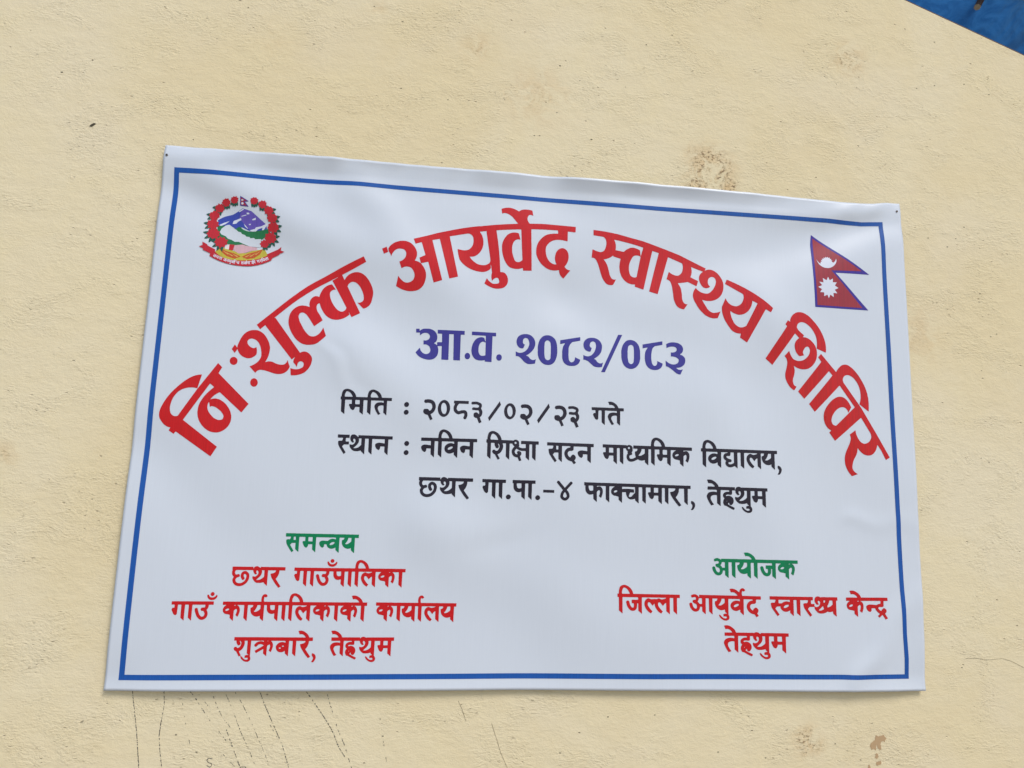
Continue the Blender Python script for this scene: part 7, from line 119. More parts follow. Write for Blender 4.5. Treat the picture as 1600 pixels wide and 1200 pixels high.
  ('emblem_flowers.13', 'flower_red', '1760,7974 -15,-35 -31,-5 3,-30 -24,-22 -2,-3 30,-20 -2,-28 1,-5 34,2 22,-22 26,14 35,-9 1,1 3,35 27,16 0,1 -15,27 14,31 -29,13 -13,31 -2,1 -32,-16'),
  ('emblem_flag_border', 'flag_blue', '1285,8778 2,-173 1,-8 162,-17 -3,5 -71,83 -1,2 66,12 6,1 0,1'),
  ('emblem_flag', 'flag_crimson', '1297,8751 -1,-3 1,-13 4,-116 1,-10 117,-15 0,2 -69,79 1,1 57,11 5,2 0,1'),
  ('emblem_flag_marks', 'snow_white', '1322,8713 -8,-3 -8,-6 -1,-3 0,-4 4,-4 4,-3 8,-2 11,1 8,4 5,5 1,7 -5,4 -9,4;1328,8660 -9,-3 -6,-6 -4,-8 0,-10 3,-7 7,-8 8,-2 8,-1 10,5 5,6 3,10 0,6 -4,9 -5,5 -9,4'),
  ('emblem_ribbon', 'flower_red', '667,7839 11,-64 -59,-32 -2,-2 72,-31 1,-1 0,-30 1,-2 136,-55 1,-3 -7,-49 0,-1 3,-2 57,-30 63,-30 50,-20 66,-22 61,-17 74,-15 59,-9 79,-8 71,-3 43,0 50,2 53,5 47,8 48,11 53,15 54,20 55,23 51,26 43,24 36,23 10,41 1,3 126,76 1,1 -5,9 0,1 94,50 -3,2 -66,20 8,66 -1,2 -60,-53 -192,-102 -1,-2 8,-24 -5,-4 -32,-21 -31,-17 -34,-17 -43,-18 -54,-18 -60,-16 -41,-9 -53,-9 -62,-7 -73,-5 -57,-2 -50,1 -80,8 -41,6 -27,6 -30,8 -17,6 -35,15 -33,19 -32,24 -35,30 -18,19 -6,8 3,31 -1,4 -140,66 -5,4 -5,16 -4,6'),
  ('flag_border', 'flag_blue', '12827,8861 -3,-15 -1,-20 -2,-5 -1,-20 -2,-5 -1,-19 -1,-6 -1,-19 -2,-6 -1,-19 -2,-5 -1,-20 -2,-5 -1,-20 -2,-5 -1,-19 -1,-6 -2,-37 1,-7 0,-26 1,-5 -1,-28 1,-5 -1,-27 2,-5 -1,-26 1,-7 -1,-26 2,-5 -1,-60 2,-5 -1,-28 1,-5 -1,-28 1,-5 0,-59 1,-5 -1,-26 2,-7 -1,-26 1,-5 -1,-26 2,-6 -1,-27 1,-5 -1,-27 1,-5 0,-60 1,-5 0,-59 1,-5 -1,-26 2,-7 -1,-26 1,-5 -1,-26 2,-5 -1,-28 1,-5 -1,-26 1,-5 -1,-27 2,-5 -1,-28 1,-5 0,-59 1,-5 -1,-25 2,-7 -1,-26 1,-5 -1,-26 1,-5 -1,-27 2,-5 -1,-26 1,-5 -1,-28 2,-5 -1,-27 1,-5 0,-58 1,-5 -1,-26 1,-5 -1,-27 2,-5 -1,-26 2,-10 21,0 5,-1 23,1 5,-1 23,1 5,-1 23,1 5,-1 23,1 5,-1 23,1 5,-1 23,1 5,-1 23,1 5,-1 23,1 6,-1 22,1 6,-1 21,1 5,-1 23,1 5,-1 23,1 5,-1 23,1 5,-1 23,1 6,-1 22,1 6,-2 23,2 5,-2 23,2 5,-2 23,2 5,-2 23,2 6,-2 23,1 5,-1 23,1 5,-1 23,1 5,-1 23,1 6,-1 23,1 5,-1 49,1 6,-1 23,1 5,-1 23,1 5,-1 23,1 6,-1 23,1 5,-1 23,1 5,-1 23,1 6,-1 23,1 5,-1 23,1 6,-1 23,1 5,-1 23,1 5,-2 24,2 5,-2 23,2 5,-2 23,2 6,-2 21,1 5,-1 27,2 -694,746 -9,12 0,2 6,1 5,-1 25,1 5,-1 25,1 5,-1 25,2 6,-2 25,2 5,-1 25,1 5,-1 25,1 5,-1 54,2 5,-2 25,2 6,-1 25,1 5,-1 25,1 5,-1 25,2 6,-2 25,2 5,-1 54,1 5,-1 25,1 6,-1 25,2 5,-1 25,1 5,-1 26,1 5,-1 54,2 5,-2 25,2 6,-1 25,1 5,-1 25,1 6,-1 14,1 2,1 0,2 -1212,804'),
  ('flag_field', 'flag_crimson', '12858,8784 -2,-29 1,-7 -1,-41 1,-7 -2,-38 2,-9 -2,-39 2,-7 -2,-38 1,-9 -1,-39 1,-6 -1,-41 1,-7 -1,-38 1,-9 -2,-38 2,-7 -2,-39 2,-8 -2,-39 1,-7 -1,-40 1,-6 -1,-39 1,-8 -1,-39 1,-7 -2,-38 2,-8 -2,-40 2,-5 -1,-26 1,-6 0,-51 1,-6 -1,-24 2,-5 -1,-52 2,-5 -1,-24 1,-5 0,-52 1,-5 0,-24 1,-5 0,-52 1,-5 -1,-24 2,-5 -1,-22 1,-5 0,-54 1,-5 0,-22 1,-5 0,-53 1,-5 -1,-22 2,-5 -1,-53 2,-5 -1,-23 1,-5 0,-53 2,-8 7,-2 23,1 5,-1 23,1 5,-1 23,1 5,-1 23,1 5,-1 23,1 5,-1 23,1 5,-1 23,1 5,-1 23,1 6,-1 22,1 6,-1 23,1 5,-1 23,1 5,-1 23,1 5,-2 23,2 5,-2 23,2 5,-2 52,2 5,-2 21,1 5,-1 23,1 6,-1 23,1 5,-1 23,1 5,-1 23,1 5,-1 23,1 6,-1 23,1 5,-1 23,1 5,-1 23,1 6,-1 23,1 5,-1 23,1 5,-1 23,1 6,-1 23,1 5,-1 23,1 5,-1 23,1 6,-1 23,1 5,-1 23,1 6,-1 23,1 5,-1 29,0 0,2 -5,7 -643,740 -10,13 1,2 5,1 9,-1 94,4 8,-1 42,3 9,-1 43,3 9,-1 43,2 9,-1 43,3 8,-1 43,3 9,-1 43,2 9,-1 43,3 9,-1 43,3 9,-1 95,4 9,-1 31,2 2,1 0,2 -997,657 -13,8'),
  ('flag_moon', 'snow_white', '13105,8390 -12,-35 -32,16 -2,-34 -35,7 5,-35 0,-4 -31,5 13,-37 -1,-2 -26,-2 4,-34 -1,-5 -9,4 -15,8 -14,10 -12,12 -12,16 -8,12 -12,31 1,-14 9,-30 16,-35 15,-24 12,-15 26,-25 30,-19 22,-10 24,-7 30,-5 21,-1 20,0 19,3 20,3 19,6 15,6 21,11 27,19 25,23 23,29 10,17 9,18 9,28 2,28 -4,26 -2,-3 -8,-20 -9,-17 -9,-13 -10,-13 -18,-18 -10,-7 -36,18 0,1 16,28 -31,3 13,32 -5,0 -28,-6 1,37 -30,-17 -8,26 -3,3 -22,-25'),
  ('flag_sun', 'snow_white', '13121,7944 -4,-7 -31,-66 -2,-1 -12,5 -57,34 -8,3 -1,-8 10,-77 -1,-7 -4,-1 -10,1 -70,9 -2,-2 48,-62 5,-7 0,-2 -2,-2 -73,-32 -7,-4 3,-4 72,-41 1,-2 -4,-9 -36,-50 0,-3 13,-2 14,1 6,-2 14,1 5,-1 14,1 5,-2 16,0 1,-12 -2,-7 -2,-34 -2,-9 0,-15 2,0 55,26 17,6 3,-5 22,-57 3,-6 2,1 4,7 25,55 6,10 2,1 5,-3 60,-40 5,-2 1,8 -2,20 0,11 -1,5 -1,27 -1,5 1,9 5,1 6,-1 31,0 6,-1 14,0 5,-1 16,1 1,1 -49,65 -2,6 81,41 -1,2 -5,3 -67,40 -4,4 2,5 8,13 31,48 1,4 -86,-2 2,29 2,7 1,23 2,7 0,13 -7,-3 -49,-30 -15,-7 -4,5 -28,64'),
  ('emblem_motto', 'snow_white', '897,7615 -2,-7 33,-16 1,-1 -4,-9 -15,6 -2,0 -3,-8 5,-3 0,-2 -2,-6 -1,-3 -3,-1 -3,3 -2,4 0,5 0,12 -2,2 -2,1 -2,-1 -2,-1 -2,-10 1,-8 3,-8 4,-5 7,-3 7,1 5,7 3,8 3,0 0,-1 0,-3 -6,-17 6,-12 18,47 5,-2 2,1 26,-12 1,-2 -4,-13 -16,8 -4,1 -7,-2 -3,-4 0,-5 1,-5 3,-3 3,-3 2,0 2,1 4,7 12,-4 -4,-17 6,-11 16,47 5,-2 2,1 1,0 24,-10 2,-1 0,-1 -4,-14 -14,6 -5,2 -8,-1 -2,-2 0,-4 1,-8 2,-4 4,-3 4,2 4,7 11,-4 -3,-17 5,-10 2,-1 13,47 2,0 4,-1 2,1 1,0 2,-2 -10,-41 7,-11 1,0 12,47 1,1 5,-2 1,0 1,5 0,2 -30,13 -2,1 -2,-2 -34,15 -3,1 -3,-1 -41,19 -3,-2;1868,7630 -28,-11 -2,-3 -35,-16 -1,-1 -1,-2 -6,-2 -2,0 -6,7 -9,5 -12,2 -7,-2 -6,-5 -2,-5 0,-9 3,-8 -1,-2 -12,-4 -1,-2 -2,-1 -29,-9 -2,-1 -1,-2 -37,-11 -1,-1 1,-6 2,-1 10,3 3,1 4,-13 -5,-3 0,-6 11,-11 5,-1 2,1 2,3 -9,32 1,1 8,2 14,-40 2,-1 10,-4 -14,48 5,3 0,2 1,0 20,6 2,-4 0,-3 -3,-5 -8,-7 2,-4 8,-9 9,-6 14,-9 6,-3 5,6 -24,16 3,15 -1,10 -2,6 0,1 5,2 1,0 15,-39 11,-5 1,1 -1,3 -16,44 1,2 5,1 1,3 1,0 1,0 2,-8 0,-3 -4,-4 0,-1 3,-8 5,-5 8,-4 8,0 7,3 5,5 3,-7 12,-4 0,2 -19,46 6,3 1,3 11,4 3,-5 0,-7 -1,-2 -5,-2 -3,-4 2,-6 7,-7 18,-11 6,-3 3,6 -1,1 -17,11 2,8 1,1 9,5 9,-18 11,-3 1,0 -20,46 1,1 4,2 1,2 19,-38 1,-1 11,-3 0,2 -21,44 1,1 5,3 -3,6;1838,7607 2,-1 5,-11 -5,-3 -2,1 -5,11;1763,7601 3,0 7,-1 6,-4 5,-5 -2,-1 -19,-7 -2,4 -1,8 1,3;1082,7545 -1,-6 1,-1 35,-12 -2,-10 -17,4 -1,0 -2,-9 5,-2 0,-2 0,-4 -2,-6 -3,0 -2,1 -2,4 -2,5 -1,11 -2,2 -4,1 -3,-2 0,-8 2,-8 3,-8 5,-5 6,-3 6,1 4,3 3,6 2,9 3,0 0,-2 -3,-20 8,-10 10,49 6,-2 1,2 1,0 25,-7 -2,-16 -20,6 -7,-2 -2,-3 0,-3 1,-7 2,-3 5,-4 2,0 3,2 2,7 13,-2 -2,-17 8,-11 8,49 6,0 2,1 3,0 -2,-18 -7,0 -1,-3 3,-13 2,-3 5,-3 1,1 4,3 2,6 10,-1 3,-1 -2,-16 5,-6 -9,-1 0,-7 4,0 3,-1 2,-2 -1,-3 -5,-1 -3,1 -4,4 -6,7 -2,2 -1,-1 0,-4 3,-5 7,-7 3,-2 6,-2 3,0 3,1 3,3 2,5 -1,4 -2,5 -1,3 6,45 1,2 5,-1 2,2 25,-5 -1,-9 -9,3 -7,-1 -4,-1 -7,-6 -2,-5 0,-4 3,-8 5,-4 3,-2 4,-1 6,0 7,3 0,-8 9,-9 4,48 1,2 5,-1 1,-11 -3,-2 -1,-3 0,-6 2,-6 0,-13 8,-10 1,1 1,4 6,-8 4,3 1,2 -10,17 0,3 5,4 14,0 1,3 0,5 -1,1 -7,0 -2,2 1,14 21,-4 6,2 37,-3 1,-19 -10,-11 -4,-3 -4,0 -1,1 3,10 2,3 10,0 -1,9 -17,2 -19,-1 -1,-4 1,-4 0,-1 13,-1 2,-11 4,-5 3,-3 5,-3 7,1 7,2 1,-5 8,-8 1,0 0,49 1,1 6,0 0,7 -59,5 -4,10 -4,6 -6,6 -7,4 -5,1 -4,0 -4,-2 -3,-3 -3,-6 -3,-12 -12,2 -4,-1 -37,7 -3,-2 -39,9 -2,1 -2,-2 -41,11 -2,-1 -39,12;1796,7587 2,-2 5,-13 -7,-11 -3,-3 -4,-1 -1,2 2,6 1,8 -3,10;1607,7556 -6,-3 -4,-4 -2,-8 1,-14 -14,-2 -1,-2 -33,-5 -5,-1 -1,-1 -19,-1 -1,-3 -1,0 -27,-2 -2,5 1,7 1,1 2,-2 2,2 3,3 -5,5 -5,0 -3,-2 -3,-5 0,-5 1,-10 -1,-1 -13,0 -1,-2 -1,-1 -38,-1 -2,-2 -40,0 -1,-1 0,-5 2,-2 20,0 1,-5 -2,-6 -2,-2 -6,0 -4,-2 1,-7 2,-5 3,-6 8,-11 8,-9 2,1 3,4 -13,17 6,7 10,1 2,-20 9,-7 2,0 -4,46 1,4 6,1 1,2 25,0 1,-9 -11,1 -6,-2 -5,-4 -5,-8 1,-8 2,-4 3,-3 7,-3 8,0 9,6 1,-9 10,-7 1,1 -1,13 -4,36 0,1 6,0 1,-1 5,-40 11,-8 -2,23 4,-4 3,-1 4,0 1,2 0,9 -3,25 1,1 8,0 2,-4 7,-39 10,-7 0,8 -6,36 0,7 5,0 1,0 8,-41 11,-7 -8,51 5,1 1,2 4,1 35,5 4,0 1,-5 -8,-4 -4,-6 -2,-9 2,-7 4,-7 6,-5 8,-2 8,-1 6,-6 2,0 4,5 -5,6 2,7 0,3 -2,4 -6,3 -3,19 4,-10 7,-6 7,-1 10,5 4,-14 12,-6 -13,49 7,3 -2,6 -10,-1 -6,9 -7,6 -9,3;1607,7548 6,0 6,-3 6,-6 2,-4 -22,-4 -1,3 0,7 1,4;1282,7522 4,0 7,-4 4,-8 2,-6 -22,4 0,5 3,6;1193,7510 6,-1 6,-2 -1,-14 -1,-3 -12,2;1629,7527 3,1 1,-1 4,-15 -4,-4 -5,-1 -3,2 -3,5 -3,10 1,2;1236,7484 6,0 2,0 1,-2 -1,-2 -8,-5 -5,0 -2,1 0,1 1,3;1498,7500 2,0 1,0 2,-11 0,-1 -3,-1 -1,1;1420,7494 4,1 2,-1 2,-13 -1,-1 -5,-1 -1,1;1601,7502 2,-1 4,-18 0,-1 -8,4 -3,7 1,5;1462,7479 6,0 1,-2 -1,-2 -6,-6 -5,-1 -2,0 -1,2 1,2 4,5'),
]


# ------------------------------------------------------------------ helpers
C = scene.collection
def link(name, me, mat=None, parent=None):
    o = bpy.data.objects.new(name, me); C.objects.link(o)
    if mat: me.materials.append(mat)
    if parent: o.parent = parent
    return o
def thing(name, label, cat, loc, group=None):
    o = bpy.data.objects.new(name, None); C.objects.link(o); o.location = loc
    o['label'] = label; o['category'] = cat
    if group: o['group'] = group
    return o
def part(name, me, mat, parent, label=None, level=0):
    o = link(name, me, mat, parent)
    base = parent
    off = Vector((0, 0, 0))
    while base is not None:
        off += base.location; base = base.parent
    me.transform(Matrix.Translation(-off))
    if label: o['label'] = label
    return o
def mesh(name, verts, faces, smooth=False):
    me = bpy.data.meshes.new(name); me.from_pydata([tuple(v) for v in verts], [], faces); me.update()
    if smooth: me.polygons.foreach_set('use_smooth', [True] * len(me.polygons))
    return me
def decode(s):
    loops = []
    for part_ in s.split(';'):
        x = y = 0; L = []
        for t in part_.split():
            a, b = t.split(','); x += int(a); y += int(b); L.append((x * 1e-4, y * 1e-4))
        if len(L) > 2: loops.append(L)
    return loops

# --- materials
class NT:
    def __init__(s, name):
        s.m = bpy.data.materials.new(name); s.m.use_nodes = True; s.t = s.m.node_tree; s.t.nodes.clear()
        s.o = s.n('OutputMaterial'); s.b = s.n('BsdfPrincipled'); s.l(s.b.outputs[0], s.o.inputs[0])
        s.geo = s.n('TexCoord')
    def n(s, k, **kw):
        x = s.t.nodes.new('ShaderNode' + k)
        for a, b in kw.items(): setattr(x, a, b)
        return x
    def l(s, a, b): s.t.links.new(a, b)
    def sock(s, node, i, v):
        if v is None: return
        if hasattr(v, 'is_linked') or hasattr(v, 'links'): s.l(v, node.inputs[i])
        else: node.inputs[i].default_value = v
    def math(s, op, a, b=None, c=None, clamp=False):
        x = s.n('Math', operation=op); x.use_clamp = clamp
        s.sock(x, 0, a); s.sock(x, 1, b); s.sock(x, 2, c); return x.outputs[0]
    def mapping(s, scale=(1, 1, 1), loc=(0, 0, 0), rot=(0, 0, 0)):
        x = s.n('Mapping'); s.l(s.pos(), x.inputs[0]); x.inputs['Scale'].default_value = scale
        x.inputs['Location'].default_value = loc; x.inputs['Rotation'].default_value = rot; return x.outputs[0]
    def pos(s):
        if not hasattr(s, '_p'):
            g = s.n('NewGeometry'); s._p = g.outputs['Position']
        return s._p
    def noise(s, vec, scale, detail=4, rough=.55, dist=0.0):
        x = s.n('TexNoise'); s.l(vec, x.inputs['Vector']); x.inputs['Scale'].default_value = scale
        x.inputs['Detail'].default_value = detail; x.inputs['Roughness'].default_value = rough
        x.inputs['Distortion'].default_value = dist; return x.outputs[0]
    def voronoi(s, vec, scale, rnd=1.0):
        x = s.n('TexVoronoi'); s.l(vec, x.inputs['Vector']); x.inputs['Scale'].default_value = scale
        x.inputs['Randomness'].default_value = rnd; return x.outputs['Distance']
    def ramp(s, v, a, b, lo=0.0, hi=1.0, smooth=True):
        x = s.n('MapRange'); x.interpolation_type = 'SMOOTHSTEP' if smooth else 'LINEAR'
        s.sock(x, 0, v); x.inputs[1].default_value = a; x.inputs[2].default_value = b
        x.inputs[3].default_value = lo; x.inputs[4].default_value = hi; return x.outputs[0]
    def mix(s, f, a, b, mode='MIX'):
        x = s.n('Mix', data_type='RGBA', blend_type=mode)
        s.sock(x, 0, f)
        for i, v in ((6, a), (7, b)):
            if isinstance(v, tuple): x.inputs[i].default_value = (*v, 1) if len(v) == 3 else v
            else: s.l(v, x.inputs[i])
        return x.outputs[2]
    def bump(s, h, dist, strength=1.0, normal=None):
        x = s.n('Bump'); s.sock(x, 'Height', h); x.inputs['Distance'].default_value = dist
        x.inputs['Strength'].default_value = strength
        if normal is not None: s.l(normal, x.inputs['Normal'])
        return x.outputs[0]
    def set(s, **kw):
        for k, v in kw.items():
            k = k.replace('_', ' ')
            if isinstance(v, tuple): s.b.inputs[k].default_value = (*v, 1) if len(v) == 3 else v
            elif isinstance(v, (int, float)): s.b.inputs[k].default_value = v
            else: s.l(v, s.b.inputs[k])
        return s.m
def simple(name, col, rough=.6, **kw):
    n = NT(name); v = n.noise(n.mapping(), 120, 3)
    c = n.mix(n.ramp(v, .3, .7, 0, .25), col, tuple(x * .8 for x in col))
    return n.set(Base_Color=c, Roughness=rough, **kw)

def vinyl(name, col, rough=.33, ink=False):
    n = NT(name)
    weave_v = n.noise(n.mapping((900, 1, 12)), 1.0, 2, .6)          # threads running up the sheet
    weave_h = n.noise(n.mapping((10, 1, 700)), 1.0, 2, .6)
    h = n.math('ADD', n.math('MULTIPLY', weave_v, 1.0), n.math('MULTIPLY', weave_h, .5))
    tint = n.ramp(weave_v, .35, .65, 0, 1)
    dark = tuple(c * (.86 if ink else .98) for c in col)
    c = n.mix(tint, dark, col)
    dust = n.noise(n.mapping((1, 1, 1)), 6, 5, .6)
    rg = n.ramp(dust, .3, .7, rough - .04, rough + .08)
    if ink:   # narrow upright bands of darker tone in the colour, stronger to the right
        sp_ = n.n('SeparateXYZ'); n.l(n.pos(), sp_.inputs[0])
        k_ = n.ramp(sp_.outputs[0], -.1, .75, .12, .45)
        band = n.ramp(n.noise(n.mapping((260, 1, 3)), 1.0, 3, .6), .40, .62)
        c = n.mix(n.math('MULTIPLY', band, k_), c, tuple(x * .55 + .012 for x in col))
    return n.set(Base_Color=c, Roughness=rg, Specular_IOR_Level=.24 if ink else .45, Normal=n.bump(h, .00006, .5))
M = {}
M['vinyl'] = vinyl('white_vinyl', (.575, .615, .665))
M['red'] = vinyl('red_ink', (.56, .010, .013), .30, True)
M['black'] = vinyl('black_ink', (.018, .014, .026), .36, True)
M['green'] = vinyl('green_ink', (.0, .20, .075), .36, True)
M['violet'] = vinyl('violet_ink', (.045, .04, .26), .36, True)
M['border'] = vinyl('blue_ink', (.012, .09, .36), .34, True)
M['hill_green'] = vinyl('hill_green_ink', (.02, .17, .06), .36, True)
M['mountain_blue'] = vinyl('mountain_blue_ink', (.045, .07, .38), .36, True)
M['mountain_violet'] = vinyl('mountain_violet_ink', (.13, .09, .42), .36, True)
M['snow_white'] = vinyl('snow_print', (.62, .65, .73))
M['map_white'] = vinyl('map_print', (.54, .58, .62))
M['field_yellow'] = vinyl('field_yellow_ink', (.50, .42, .05), .36, True)
M['hand_pink'] = vinyl('hand_pink_ink', (.62, .38, .42), .36, True)
M['sleeve_cream'] = vinyl('sleeve_print', (.70, .62, .58))
M['wheat_red'] = vinyl('wheat_red_ink', (.50, .09, .02), .36, True)
M['wheat_gold'] = vinyl('wheat_gold_ink', (.62, .40, .10), .36, True)
M['leaf_green'] = vinyl('leaf_green_ink', (.015, .09, .06), .36, True)
M['flower_red'] = vinyl('flower_red_ink', (.50, .02, .03), .36, True)
M['flag_blue'] = vinyl('flag_blue_ink', (.05, .03, .28), .36, True)
M['flag_crimson'] = vinyl('flag_crimson_ink', (.34, .035, .05), .36, True)

def wall_material():
    n = NT('cream_painted_plaster')
    P = n.pos()
    big = n.noise(n.mapping(), 1.6, 5, .6, .6)
    mid = n.noise(n.mapping((1, 1, 1.4)), 7, 5, .6, .8)
    fine = n.noise(n.mapping((1, 1, 2.2)), 45, 4, .6)
    c = n.mix(n.ramp(big, .38, .62), (.680, .570, .350), (.700, .605, .400))
    c = n.mix(n.ramp(mid, .42, .68, 0, .4), c, (.705, .600, .370))
    c = n.mix(n.ramp(n.noise(n.mapping((1, 1, 1), (5, 2, 1)), 3.2, 4, .6), .5, .72, 0, .3), c, (.70, .615, .45))
    # rough trowelled patches: short nearly horizontal ridges
    patch = n.ramp(n.noise(n.mapping((1, 1, 1.5), (3, 0, 7)), 7.5, 6, .66, .8), .42, .66)
    warp = n.n('VectorMath', operation='ADD')
    wn = n.n('TexNoise'); n.l(P, wn.inputs['Vector']); wn.inputs['Scale'].default_value = 9; wn.inputs['Detail'].default_value = 3
    sc = n.n('VectorMath', operation='SCALE'); n.l(wn.outputs[1], sc.inputs[0]); sc.inputs['Scale'].default_value = .05
    n.l(P, warp.inputs[0]); n.l(sc.outputs[0], warp.inputs[1])
    mp = n.n('Mapping'); n.l(warp.outputs[0], mp.inputs[0]); mp.inputs['Scale'].default_value = (120, 120, 250)
    mp.inputs['Rotation'].default_value = (0, math.radians(4), 0)
    ridge = n.n('TexNoise'); n.l(mp.outputs[0], ridge.inputs['Vector']); ridge.inputs['Scale'].default_value = 1.0
    ridge.inputs['Detail'].default_value = 4; ridge.inputs['Roughness'].default_value = .62
    rdg = n.ramp(ridge.outputs[0], .30, .70, 0, 1, False)
    grain = n.noise(n.mapping((1, 1, 1.3)), 420, 3, .6)
    lump = n.noise(n.mapping((1, 1, 1.5)), 26, 4, .55)
    h = n.math('MULTIPLY', rdg, n.ramp(patch, 0, 1, .30, 1.0))
    h = n.math('ADD', h, n.math('MULTIPLY', grain, .45))
    # little torn pits, sharper in the rough patches
    vp = n.n('Mapping'); n.l(warp.outputs[0], vp.inputs[0]); vp.inputs['Scale'].default_value = (.8, 1, 2.6)
    vor = n.n('TexVoronoi'); n.l(vp.outputs[0], vor.inputs['Vector']); vor.inputs['Scale'].default_value = 95
    dot = n.ramp(vor.outputs['Distance'], .06, .26, 1, 0)
    sel = n.ramp(n.n('SeparateColor').outputs[0], 0, 1) if False else None
    sx = n.n('SeparateColor'); n.l(vor.outputs['Color'], sx.inputs[0])
    pick = n.math('GREATER_THAN', sx.outputs[0], .76)
    pits = n.math('MULTIPLY', n.math('MULTIPLY', dot, pick), n.ramp(patch, .25, .95, .06, 1))
    vor2 = n.n('TexVoronoi'); vm = n.mapping((1, 1, 2.0), (1.3, 0, .4)); n.l(vm, vor2.inputs['Vector']); vor2.inputs['Scale'].default_value = 22
    sx2 = n.n('SeparateColor'); n.l(vor2.outputs['Color'], sx2.inputs[0])
    pits2 = n.math('MULTIPLY', n.ramp(vor2.outputs['Distance'], .02, .07, 1, 0), n.math('GREATER_THAN', sx2.outputs[1], .80))
    pitall = n.math('MAXIMUM', pits, pits2)
    h = n.math('SUBTRACT', h, n.math('MULTIPLY', pitall, 1.5))
    nrm = n.bump(h, .0009, 1.0)
    nrm = n.bump(lump, .005, .35, nrm)
    c = n.mix(n.math('MULTIPLY', pitall, .5), c, (.20, .15, .09))
    # dirt held in the low spots of the rough patches
    c = n.mix(n.ramp(fine, .5, .75, 0, .22), c, (.72, .62, .42))
    # brown speckled stains
    sep = n.n('SeparateXYZ'); n.l(P, sep.inputs[0])
    sp = n.noise(n.mapping((1, 1, 1.5)), 130, 4, .7)
    sp2 = n.noise(n.mapping((1, 1, 1)), 22, 4, .7, 1.0)
    tot = None
    for (u, v), r, k in STAINS:
        if k <= 0: continue
        dx = n.math('SUBTRACT', sep.outputs[0], u + U0); dz = n.math('SUBTRACT', sep.outputs[2], v + Z0)
        dd = n.math('SQRT', n.math('ADD', n.math('MULTIPLY', dx, dx), n.math('MULTIPLY', dz, dz)))
        fo = n.ramp(dd, r * .15, r * 1.15, k, 0)
        tot = fo if tot is None else n.math('MAXIMUM', tot, fo)
    broken = n.ramp(sp2, .40, .62)
    c = n.mix(n.math('MULTIPLY', n.math('MULTIPLY', tot, broken), .55), c, (.56, .37, .17))
    spk = n.math('MULTIPLY', n.math('MULTIPLY', n.ramp(sp, .50, .60), n.ramp(tot, .35, .9)), n.ramp(sp2, .40, .55))
    c = n.mix(n.math('MULTIPLY', spk, .85), c, (.13, .07, .03))
    return n.set(Base_Color=c, Roughness=.88, Specular_IOR_Level=.25, Normal=nrm)
M['wall'] = wall_material()
M['peel'] = simple('bare_brown_render', (.45, .30, .16), .95)
M['pit'] = simple('dark_pit', (.06, .05, .03), .95)
M['coal'] = simple('charcoal_mark', (.045, .045, .05), .9)
M['crackm'] = simple('hairline_crack', (.22, .17, .10), .95)
M['steel'] = simple('rusty_nail_steel', (.10, .075, .06), .5, Metallic=.7)
M['wood'] = simple('weathered_wood', (.11, .06, .035), .85)
M['woodend'] = simple('sawn_wood_end', (.45, .37, .27), .85)
M['earth'] = simple('dry_earth', (.30, .25, .19), .95)
def tarp_material():
    n = NT('blue_tarpaulin')
    a = n.noise(n.mapping((1, 1, 1)), 22, 6, .68, 1.6); b = n.noise(n.mapping((1, 1, 1)), 30, 4, .6)
    c = n.mix(n.ramp(a, .35, .65), (.12, .30, .50), (.16, .37, .58))
    c = n.mix(n.ramp(n.noise(n.mapping((1, 1, 1), (7, 3, 2)), 4, 5, .65, .6), .46, .62, 0, .75), c, (.24, .23, .23))
    m_ = n.set(Base_Color=c, Roughness=.42, Normal=n.bump(b, .002, .4))
    tr_ = n.n('BsdfTranslucent'); n.l(c, tr_.inputs[0]); mx = n.n('MixShader'); mx.inputs[0].default_value = .8
    n.l(n.b.outputs[0], mx.inputs[1]); n.l(tr_.outputs[0], mx.inputs[2]); n.l(mx.outputs[0], n.o.inputs[0])
    return m_
M['tarp'] = tarp_material()

# ------------------------------------------------------------------ ground and wall
g = link('ground', mesh('ground', [(-30, -40, 0), (30, -40, 0), (30, 6, 0), (-30, 6, 0)], [(0, 1, 2, 3)]), M['earth'])
g['kind'] = 'structure'

(ga, gb) = GABLE
gs = (gb[1] - ga[1]) / (gb[0] - ga[0])
def gable(u): return ga[1] + gs * (u - ga[0])
wall = thing('plaster_wall', 'cream painted plaster gable wall, stained and trowel marked, behind the white banner', 'wall', W3(.7, -Z0, 0))
WL, WR, TH = -1.6, 3.2, .22
apex = WL
vv = [W3(WL, -Z0), W3(WR, -Z0), W3(WR, gable(WR)), W3(WL, gable(WL))]
vv += [v + Vector((0, TH, 0)) for v in vv]
bm = bmesh.new()
bv = [bm.verts.new(v) for v in vv]
for f in ((0, 1, 2, 3), (5, 4, 7, 6), (1, 5, 6, 2), (4, 0, 3, 7), (3, 2, 6, 7), (4, 5, 1, 0)): bm.faces.new([bv[i] for i in f])
bmesh.ops.recalc_face_normals(bm, faces=bm.faces)
me = bpy.data.meshes.new('plaster_face'); bm.to_mesh(me); bm.free()
part('plaster_face', me, M['wall'], wall)

